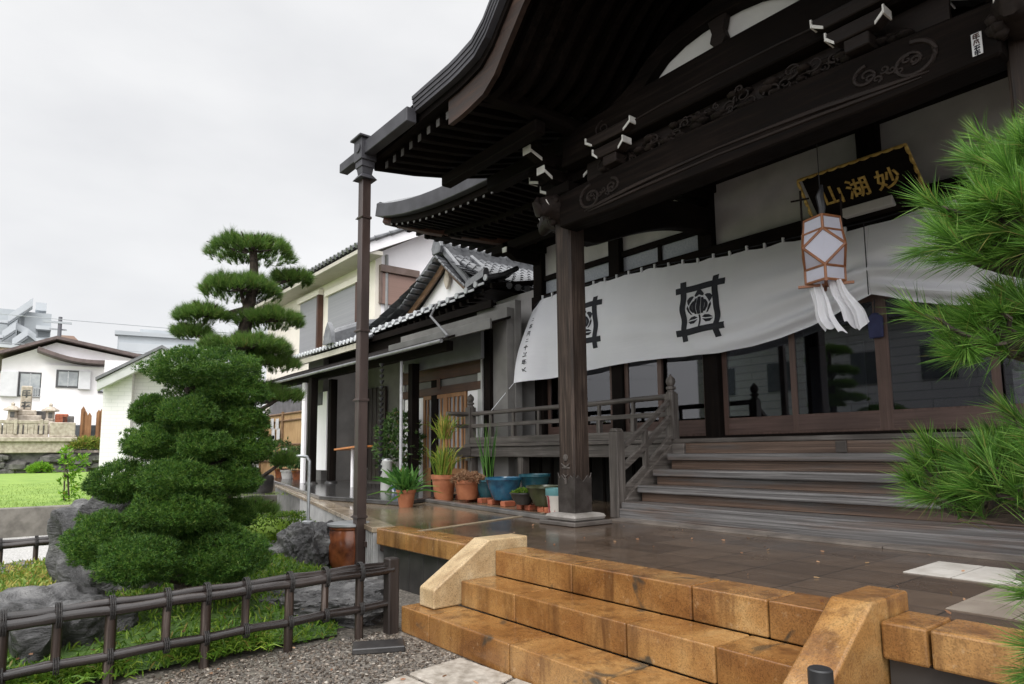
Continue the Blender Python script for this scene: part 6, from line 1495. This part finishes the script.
g = MB(); g.lathe((q[0],q[1],P), [(.01,.30),(.25,.30),(.24,.28)], 20); g.build('water', M('dark_water', (.01,.012,.012), (.02,.022,.022), 3, .05), TRG)
for k, (px, py, lab, fl, hh) in enumerate(((288,481,'small pot of white flowers at the end of the terrace','w',.34),(299,482,'brown pot of dark foliage beside the standpipe','d',.6),(309,481,'pot of green shrub in front of the white pillar','g',.6),(281,479,'green potted bush right of the bamboo screen','g',.8))):
    q = onz(px, py, P); t, c = pot(lab, px, py, 0, .22, .32, PLASTER if k == 0 else TERRA_D, 'potted flowers at the far end', base=q)
    g = MB(); leaf_mass(g, (c[0],c[1],P+.35+hh*.5), (.36,.36,hh*.6), 160, .10, .05, .9, 5, -.7); g.build('leaves', leaf('far_pot_leaves_'+str(k), (.04,.08,.03), (.08,.15,.05), (.15,.24,.09)), t)
    if fl == 'w':
        g = MB(); Pt, dd = pad_points((c[0],c[1],P+.6), (.36,.36,.25), 40, 0, (.95,1.1)); tufts(g, Pt, dd, 5, .09, .06, .9); g.build('flowers', PLASTER_W, t)

# fallen leaves and needles on the ground
g = MB(); n_ = 130; X = -6.6+rng.random(n_)*4.6; Y = .2+rng.random(n_)*2.3; Z = np.where(X < -4.8, 0.2, 0.03)
X2 = -5.6+rng.random(40)*4.4; Y2 = 3.4+rng.random(40)*2.2; X = np.concatenate([X, X2]); Y = np.concatenate([Y, Y2]); Z = np.concatenate([Z, np.full(40, P+.008)])
Dn = unit(np.concatenate([rng.normal(size=(len(X),2)), rng.normal(size=(len(X),1))*.15], 1)); blades(g, np.stack([X,Y,Z],1), Dn, .030, .012, .0, 2)
stuff(g.build('fallen_leaves', DRY), 'small fallen brown leaves scattered on the gravel and terrace', 'fallen leaves')
# ------------------------------------------------------------------ distant setting, built in local frames facing the yard
class LF:
    def __init__(s, px, d, turn=0, py=400):
        a = atd(px, py, d); s.o = np.array([a[0], a[1], 0]); r = s.o/np.linalg.norm(s.o); s.ey = r; s.ex = np.array([r[1], -r[0], 0])
        if turn:
            c_, s_ = math.cos(turn), math.sin(turn); s.ex, s.ey = s.ex*c_+s.ey*s_, s.ey*c_-s.ex*s_
    def put(s, mb):
        mb.v = [tuple(s.o+s.ex*x+s.ey*y+np.array([0,0,z])) for x, y, z in mb.v]; return mb
    def zx(s, px, py, y=0):        # local x and height of a pixel on the plane local-y = y
        d = _ray(px, py); n = s.ey; t_ = (np.dot(s.o+s.ey*y-CAM, n))/np.dot(d, n); p = CAM+d*t_; return float(np.dot(p-s.o, s.ex)), float(p[2])
# white brick storehouse
S_ = LF(130, 24.0, math.radians(-8)); ST_ = thing('storehouse', 'white brick storehouse with a plain gable roof behind the lawn', 'storehouse', S_.o)
xl, zl1 = S_.zx(97, 378); xa_, za1 = S_.zx(163, 346); xw, _ = S_.zx(101, 400); xc_, _ = S_.zx(130, 400); xr2 = 2*xa_-xl
g = MB(); g.box(xw, xc_, .25, 7, 0, zl1+.6); g.prism([(xw,zl1-.05),(xw,zl1),(xa_,za1-.1),(xa_,za1-.5)], 'xz', .7, .8); S_.put(g).build('side_wall', WBRICK, ST_)
g = MB(); zq1 = zl1+(za1-zl1)*(xc_-xl)/(xa_-xl); g.prism([(xc_+.001,0),(2*xa_-xw,0),(2*xa_-xw,zl1),(xa_,za1-.15),(xc_+.001,zq1-.15)], 'xz', .75, 7); S_.put(g).build('front_wall', WBRICK, ST_)
g = MB()
for s in (-1, 1): g.prism([(xa_,za1),(xa_+s*(xa_-xl),zl1),(xa_+s*(xa_-xl),zl1-.10),(xa_,za1-.10)], 'xz', -.25, 7.3)
S_.put(g).build('roof', M('grey_slate_roof', (.11,.11,.12), (.17,.17,.18), 4, .5), ST_)
g = MB()
for s in (-1, 1): g.prism([(xa_,za1-.101),(xa_+s*(xa_-xl-.04),zl1-.101),(xa_+s*(xa_-xl-.04),zl1-.42),(xa_,za1-.46)], 'xz', -.18, .02); g.prism([(xa_,za1-.102),(xa_+s*(xa_-xl-.06),zl1-.102),(xa_+s*(xa_-xl-.06),zl1-.22),(xa_,za1-.24)], 'xz', .02, .9)
S_.put(g).build('bargeboard', M('grey_bargeboard', (.50,.50,.50), (.58,.58,.58), 3, .6), ST_, .02)
# white gabled house
S_ = LF(57, 51.0); WHs = thing('gabled_house', 'white rendered house with brown eaves beyond the gravestones', 'house', S_.o)
xp, zp = S_.zx(57, 338); x0_, z0_ = S_.zx(-8, 357); x1_, z1_ = S_.zx(120, 354)
g = MB(); g.prism([(x0_+.5,0),(x1_+6,0),(x1_+6,z1_-1.2),(xp,zp-.3),(x0_+.5,z0_-.1)], 'xz', 0, 9); S_.put(g).build('wall', PLASTER_W, WHs)
g = MB(); BR = M('brown_metal_roof', (.09,.065,.062), (.14,.10,.096), 3, .5)
g.prism([(xp,zp+.05),(x0_-1,z0_-.25),(x0_-1,z0_-.42),(xp,zp-.14)], 'xz', -.7, 9.5); g.prism([(xp,zp+.05),(x1_+6.5,z1_-1.0),(x1_+6.5,z1_-1.2),(xp,zp-.14)], 'xz', -.7, 9.5); S_.put(g).build('roof', BR, WHs)
g = MB(); xa2, za2 = S_.zx(38, 349, -1.0); xb2, zb2 = S_.zx(106, 363, -1.0); n_ = 10
g.sweep([(xa2+(xb2-xa2)*i/n_, -.75, za2+(zb2-za2)*(i/n_)-.30*math.sin(math.pi*i/n_)*.8) for i in range(n_+1)], 1.5, .22); S_.put(g).build('lower_roof', BR, WHs)
g = MB(); xw1, _ = S_.zx(40, 400, -.6); g.box(xw1, x1_+3, -.6, -.002, 0, za2-.9); S_.put(g).build('wall', PLASTER_W, WHs)
for (a1, b1, a2, b2, y) in ((20,373,40,396,-.001),(58,371,78,387,-.601),(100,378,106,392,-.601)):
    xq0, zq0 = S_.zx(a1, b1, y); xq1, zq1 = S_.zx(a2, b2, y)
    f = MB(); f.box(xq0-.08, xq1+.08, y-.07, y, zq1-.08, zq0+.08); wf = S_.put(f).build('window', M('dark_window_frame', (.05,.05,.055), (.08,.08,.085), 4, .4), WHs)
    f = MB(); f.box(xq0+.05, xq1-.05, y-.09, y-.075, zq1+.04, zq0-.04); S_.put(f).build('pane', M('grey_curtained_pane', (.25,.27,.29), (.42,.44,.45), 1.5, .15), wf)
    f = MB(); f.box((xq0+xq1)/2-.03, (xq0+xq1)/2+.03, y-.10, y-.091, zq1, zq0); S_.put(f).build('mullion', STEEL, wf)
for (a1, b1, a2, b2, y) in ((1,371,17,397,-.001),(79,371,90,390,-.601)):      # sliding shutter boxes
    xq0, zq0 = S_.zx(a1, b1, y); xq1, zq1 = S_.zx(a2, b2, y); f = MB(); f.box(xq0, xq1, y-.25, y-.002, zq1, zq0); S_.put(f).build('shutter_box', M('off_white_box', (.60,.60,.62), (.66,.66,.68), 3, .6), WHs, .03)
f = MB(); xq0, zq0 = S_.zx(21, 388, -.2); xq1, zq1 = S_.zx(40, 396, -.2)
for i in range(9): x = xq0+(xq1-xq0)*i/8; f.box(x-.02, x+.02, -.24, -.2, zq1, zq0)
f.box(xq0, xq1, -.25, -.2, zq0, zq0+.06); f.box(xq0, xq1, -.25, -.2, zq1-.06, zq1); S_.put(f).build('window_railing', STEEL, WHs)
# grey apartment block with outside stairs
S_ = LF(25, 105.0); AP = thing('apartment_block', 'hazy pale grey concrete apartment block with zigzag outside stairs at the left edge', 'apartment block', S_.o)
CG = M('hazed_pale_concrete', (.42,.445,.47), (.48,.505,.53), .2, .8); CG2 = M('hazed_grey_concrete', (.35,.375,.395), (.41,.435,.455), .2, .8)  # distance haze is put into these pale bluish colours
def ABox(px0, py0, px1, py1, y0, y1, mat, nm):
    a, z1 = S_.zx(px0, py0, y0); b_, _q = S_.zx(px1, py0, y0); _q, z0 = S_.zx(px1, py1, y0); f = MB(); f.box(a, b_, y0, y1, 0, z1) if py1 > 460 else f.box(a, b_, y0, y1, z0, z1); S_.put(f).build(nm, mat, AP)
ABox(-45,304,19,470,4,16,CG2,'main_body'); ABox(19.2,311,52,470,3,14,CG2,'stair_tower'); ABox(36,302,47,311,4.2,9,CG,'roof_house')
for (a, b_, c, d_) in ((8,319,33,302),(2,335,16,326),(12,343,28,332)):
    xa_, za_ = S_.zx(a, b_, 2); xb_, zb_ = S_.zx(c, d_, 2)
    f = MB(); f.prism([(xa_,za_-.5),(xb_,zb_-.5),(xb_,zb_+.5),(xa_,za_+.5)], 'xz', 1.6, 1.8); S_.put(f).build('stair_flight', CG, AP)
    f = MB(); f.prism([(xa_,za_-.8),(xb_,zb_-.8),(xb_,zb_-.55),(xa_,za_-.55)], 'xz', 1.81, 2.95); S_.put(f).build('stair_underside', CG2, AP)
for (a, b_, c, d_) in ((16,326,28,332),(28,332,36,338)):
    xa_, za_ = S_.zx(a, b_, 2.4); xb_, zb_ = S_.zx(c, d_, 2.4)
    f = MB(); f.prism([(xa_,za_-.45),(xb_,zb_-.45),(xb_,zb_+.45),(xa_,za_+.45)], 'xz', 2.3, 2.5); S_.put(f).build('stair_flight', CG, AP)
for q in ((-6,319,8,323),(-6,334,3,338),(36,325,51.5,330),(36,338,51.5,342)): ABox(*q, 1.5, 2.9, CG, 'landing')
for q in ((22,314,25,340),(38,331,50,337)): ABox(*q, 2.9, 3.0, M('far_dark_opening', (.16,.175,.19), (.2,.215,.23), 1, .6), 'opening')

# long grey building
S_ = LF(155, 85.0); GB = thing('office_block', 'long flat grey building just showing above the storehouse roof', 'building', S_.o)
for (a, b_, c, y0, y1, nm, mt) in ((118,334,196,0,14,'wall',CG2),(119,342,190,-.6,0,'balcony',CG),(140,329,186,3,9,'roof_house',CG2)):
    x0_, z1_ = S_.zx(a, b_, y0); x1_, _ = S_.zx(c, b_, y0); f = MB(); f.box(x0_, x1_, y0, y1, 0 if nm == 'wall' else z1_-(1.2 if nm == 'balcony' else 4), z1_); S_.put(f).build(nm, mt, GB)
f = MB(); x0_, z1_ = S_.zx(118, 334, 0); x1_, _ = S_.zx(196, 334, 0); f.box(x0_-.3, x1_, -.35, 1, z1_-.1, z1_+.35); f.box(x0_-.2, x1_, -.15, 0, z1_-1.9, z1_-1.7); S_.put(f).build('parapet', CG2, GB)
for k in range(9):
    f = MB(); x = x0_+1+k*1.1; f.box(x, x+.7, -.1, -.002, z1_-3.4, z1_-2.1); S_.put(f).build('window', M('far_window', (.16,.17,.19), (.2,.21,.23), 1, .3), GB)
# tan roofed house and pole behind the white house
S_ = LF(72, 62.0); TH = thing('tan_roofed_house', 'house with a pale tan roof peeping over the white house ridge', 'house', S_.o)
x0_, z0_ = S_.zx(52, 344); x1_, z1_ = S_.zx(60, 335); x2_, _ = S_.zx(74, 335); x3_, _ = S_.zx(90, 347)
f = MB(); f.prism([(x0_-1,z0_-1),(x1_,z1_),(x2_,z1_),(x3_+1,z0_-1.5)], 'xz', 0, 6); S_.put(f).build('roof', M('tan_far_roof', (.26,.17,.13), (.33,.23,.18), 1, .7), TH); f = MB(); f.box(x0_, x3_, .4, 5.6, 0, z0_-1); S_.put(f).build('wall', PLASTER_C, TH)
S_ = LF(-2, 70.0); TH = thing('tan_walled_house', 'low tan walled house at the left edge below the apartment block', 'house', S_.o)
x0_, z0_ = S_.zx(-20, 346); x1_, _ = S_.zx(22, 346); f = MB(); f.box(x0_, x1_, 0, 6, 0, z0_); S_.put(f).build('wall', M('tan_far_wall', (.42,.32,.25), (.48,.38,.31), 1, .7), TH); f = MB(); f.box(x0_-.3, x1_+.3, -.3, 6.3, z0_, z0_+.25); S_.put(f).build('roof', CG, TH)
S_ = LF(60, 56.0, 0, 325); UPo = thing('utility_pole', 'concrete utility pole with crossarms rising behind the white house roof', 'utility pole', S_.o)
_, zt2 = S_.zx(60, 317); f = MB(); f.tube([(0,0,0),(0,0,zt2)], [.2,.12], 10); S_.put(f).build('pole', M('pole_concrete', (.09,.09,.105), (.13,.13,.145), 1, .7), UPo, 0, True)
xa_, za_ = S_.zx(43, 321.5); xb_, zb_ = S_.zx(72, 321.5); f = MB(); f.box(xa_, xb_, -.15, -.05, za_-.06, za_+.08); f.box(xa_*.6, xb_*.6, .12, .2, za_-.5, za_-.4); S_.put(f).build('crossarm', CG2, UPo)
f = MB(); f.tube([(-.35,0,zt2-2.4),(-.35,0,zt2-1.5)], .25, 10); S_.put(f).build('transformer', CG2, UPo, 0, True)
for k, (dx, dz) in enumerate(((xa_,.1),(xb_*.6,.1),(xb_,.1),(0,-1.8))):
    f = MB(); f.tube([(dx-60+120*i/14, -1.5, za_+dz+2.2*((i/7-1)**2)-.1) for i in range(15)], .022, 4); S_.put(f).build('wire', CG2, UPo)
# graveyard beyond the lawn
S_ = LF(38, 43.0); Zx = S_.zx
GY = thing('stone_balustrade', 'weathered stone balustrade on a granite base around the gravestones', 'stone fence', S_.o)
xL, zA = Zx(-12, 437); xR, zB = Zx(74, 452); zT = Zx(30, 420)[1]; zM = Zx(30, 437)[1]; zC = Zx(30,453)[1]
f = MB(); f.box(xL, xR, 0, 6, zC, zM-.25); f.box(xL-.1, xR+.1, -.15, 6, zM-.25, zM); S_.put(f).build('base', STONE_G, GY, .03)
f = MB(); f.box(xL, xR-1.2, .1, .3, zT-.18, zT); S_.put(f).build('top_rail', STONE_G, GY, .02)
f = MB(); f.box(xL, xR-1.2, .08, .32, zM+.001, zM+.14); S_.put(f).build('bottom_rail', STONE_G, GY, .02)
f = MB(); f.box(xL, xR-1.2, .9, 1.0, zM+.001, zT-.25); S_.put(f).build('gap_shade_sheet', STONE_D, GY)  # dark sheet added to stand for the shade between the balusters
n_ = 12
for i in range(n_):
    x = xL+(xR-1.3-xL)*i/(n_-1); w_ = .13 if i % 4 == 0 else .075
    f = MB(); f.box(x-w_, x+w_, .04 if i % 5 == 0 else .12, .34 if i % 5 == 0 else .28, zM+.14, (zT+.06) if i % 5 == 0 else zT-.19); S_.put(f).build('baluster', STONE_G, GY, .02)
f = MB(); f.box(xR-1.15, xR, .0, .4, zM+.001, zT-.1); S_.put(f).build('end_slab', STONE_G, GY, .03)
f = MB(); xr3, _ = Zx(104, 452); f.box(xL-6, xr3, .3, 7, .3, zC-.002)
for k in range(40):
    x = xL-1+(xr3-xL+1)*rng.random(); z = .4+(zC-.6)*rng.random(); r = .3+.35*rng.random(); f.lathe((x,.35,z-r*.5), [(r*.4,0),(r,r*.3),(r,r*.7),(r*.4,r)], 7)
f = S_.put(f).build('rubble_wall', STONE_D, None, 0, True); tag(f, 'dark rubble retaining wall at the far end of the lawn', 'wall')
def lantern(px, lab):
    x, _ = Zx(px, 420, 1.5); t = thing('stone_lantern', lab, 'stone lantern', S_.o+S_.ex*x+S_.ey*1.5, 'stone lanterns on the grave plot'); z = zM
    for nm, prof, n2 in (('base', [(.36,.2),(.36,.75),(.28,.8),(.2,.95)], 6), ('fire_box', [(.24,.95),(.24,1.02),(.2,1.04),(.2,1.42)], 6), ('cap', [(.2,1.42),(.42,1.45),(.40,1.53),(.16,1.68),(.07,1.72),(.09,1.82),(.02,1.9)], 6)):
        f = MB(); f.lathe((x,1.5,z), prof, n2); S_.put(f).build(nm, STONE_G, t)
        if nm == 'fire_box': f = MB(); f.box(x-.10, x+.10, 1.29, 1.30, z+1.08, z+1.38); S_.put(f).build('fire_opening', STONE_D, t)
lantern(12, 'stone lantern left of the tall grave monument'); lantern(50, 'stone lantern right of the tall grave monument')
x, zt3 = Zx(26, 386, 2.2); x0_, _ = Zx(20.5, 400, 2.2); x1_, _ = Zx(32, 400, 2.2); MN = thing('grave_monument', 'tall pale stone grave monument with carved characters', 'monument', S_.o+S_.ex*x+S_.ey*2.2)
f = MB(); zp_ = Zx(26,410,2)[1]; f.box(x0_-.5, x1_+.5, 1.6, 2.9, zM, zp_-.3); f.box(x0_-.25, x1_+.25, 1.8, 2.7, zp_-.299, zp_); S_.put(f).build('pedestal', STONE_G, MN, .04)
f = MB(); f.box(x0_, x1_, 2.0, 2.6, zp_+.001, zt3); S_.put(f).build('shaft', STONE_G, MN, .05)
f = MB(); zc_ = zt3-.45
for k, gl in enumerate((GL[6], GL[1], GL[2])): flat_strokes(f, (x0_+x1_)/2, zc_-.62*k, .42, 1.995, gl)
S_.put(f).build('carved_characters', STONE_D, MN)
for px, w_, top, lab, mt in ((62,.32,414,'small red brown gravestone right of the lanterns',BRICKR),(68,.3,416,'small dark gravestone next to the red brown one',STONE_D),(86,1.7,425,'broad dark polished gravestone at the right end',M('dark_polished_grave', (.05,.06,.07), (.10,.11,.12), 2, .2)),(40,.3,411,'narrow dark gravestone behind the right lantern',STONE_D)):
    x, zt4 = Zx(px, top, 3.2); t = thing('gravestone', lab, 'gravestone', S_.o+S_.ex*x+S_.ey*3.2, 'gravestones beyond the lawn'); f = MB(); f.box(x-w_, x+w_, 3.0, 3.6, zM+.2-.9*(px == 86), zt4); S_.put(f).build('stone', mt, t, .05); f = MB(); f.box(x-w_-.15, x+w_+.15, 2.85, 3.75, zC-.1, zM+.2-.9*(px == 86)); S_.put(f).build('plinth', STONE_G, t, .03)
for k, px in enumerate((82,84,88,97,100)):
    x, zt4 = Zx(px, (411,415,417,414,413)[k], 4); f = MB(); f.box(x-.11, x+.11, 2.6, 2.66, zM-.5, zt4); f.prism([(x-.11,zt4),(x+.11,zt4),(x,zt4+.2)], 'xz', 2.6, 2.66); o = S_.put(f).build('grave_board', W_ORANGE, None); tag(o, 'orange brown wooden grave board standing among the graves', 'grave board', 'wooden grave boards')
t = thing('flower_bed', 'yellow green plants spilling over the far wall beside the storehouse', 'plants', S_.o)
f = MB(); xq, zq = Zx(87, 446, .2); leaf_mass(f, (xq,.1,zq), (.9,.4,.4), 500, .22, .09, .9, 5, -.3); S_.put(f).build('leaves', STRAW, t)
x, zq = Zx(40, 467, -.3); t = thing('weed_clump', 'small bright green weed clump at the foot of the far wall', 'plant', S_.o+S_.ex*x); f = MB(); leaf_mass(f, (x,-.5,.62), (.5,.4,.35), 150, .2, .08, .9, 5, -.3); S_.put(f).build('leaves', BRIGHT, t)
# sapling with its stake on the lawn
q = onz(69, 501, .47); SPL = thing('sapling', 'young bright green sapling tied to a stake on the lawn', 'sapling', q)
d0 = math.hypot(q[0], q[1]); f = MB(); lat = np.array([RT[0],RT[1],0]); lat = unit(np.array([-q[1],q[0],0])*-1)
stem = [q, atd(68,480,d0), atd(66,462,d0), atd(66,448,d0)]; f.tube([tuple(s) for s in stem], [.02,.016,.012,.006], 6); f.build('stem', BARK, SPL, 0, True)
f = MB(); a_ = atd(64,500,d0); f.tube([tuple(a_), tuple(atd(65,455,d0))], .015, 6); f.build('stake', BAMBOOZ, SPL)
f = MB()
for (px, py, r, n_) in ((66,452,.10,26),(66,462,.13,40),(70,472,.12,34),(79,463,.14,36),(84,459,.10,20),(76,474,.10,20),(63,480,.09,16),(72,484,.10,20),(69,496,.14,34),(62,495,.08,14),(78,492,.08,12)):
    Pt, dd = pad_points(atd(px,py,d0), (r,r,r*1.2), n_, -1, (.3,1)); tufts(f, Pt, unit(dd+np.array([0,0,.7])), 3, .075, .026, .6, .1, 2)
f.build('leaves', BRIGHT, SPL)
# neighbour across the yard, seen only as a reflection in the glass doors
t = thing('neighbouring_house', 'pale grey sided house across the yard that the glass doors reflect', 'house', (-13,-13,0))
f = MB(); f.box(-20,-7,-19,-12,0,6.5); f.build('wall', SIDING, t); f = MB(); f.prism([(-20.5,6.4),(-6.5,6.4),(-13.5,9)], 'xz', -19.5, -11.5); f.build('roof', TILE, t)
for x in (-18.5,-15.6,-11.8,-9.2):
    for z in (1.0, 3.9):
        f = MB(); f.box(x-.6, x+.6, -12.0, -11.95, z, z+1.3); f.build('window', M('reflected_window', (.05,.06,.07), (.08,.09,.1), 3, .15), t)
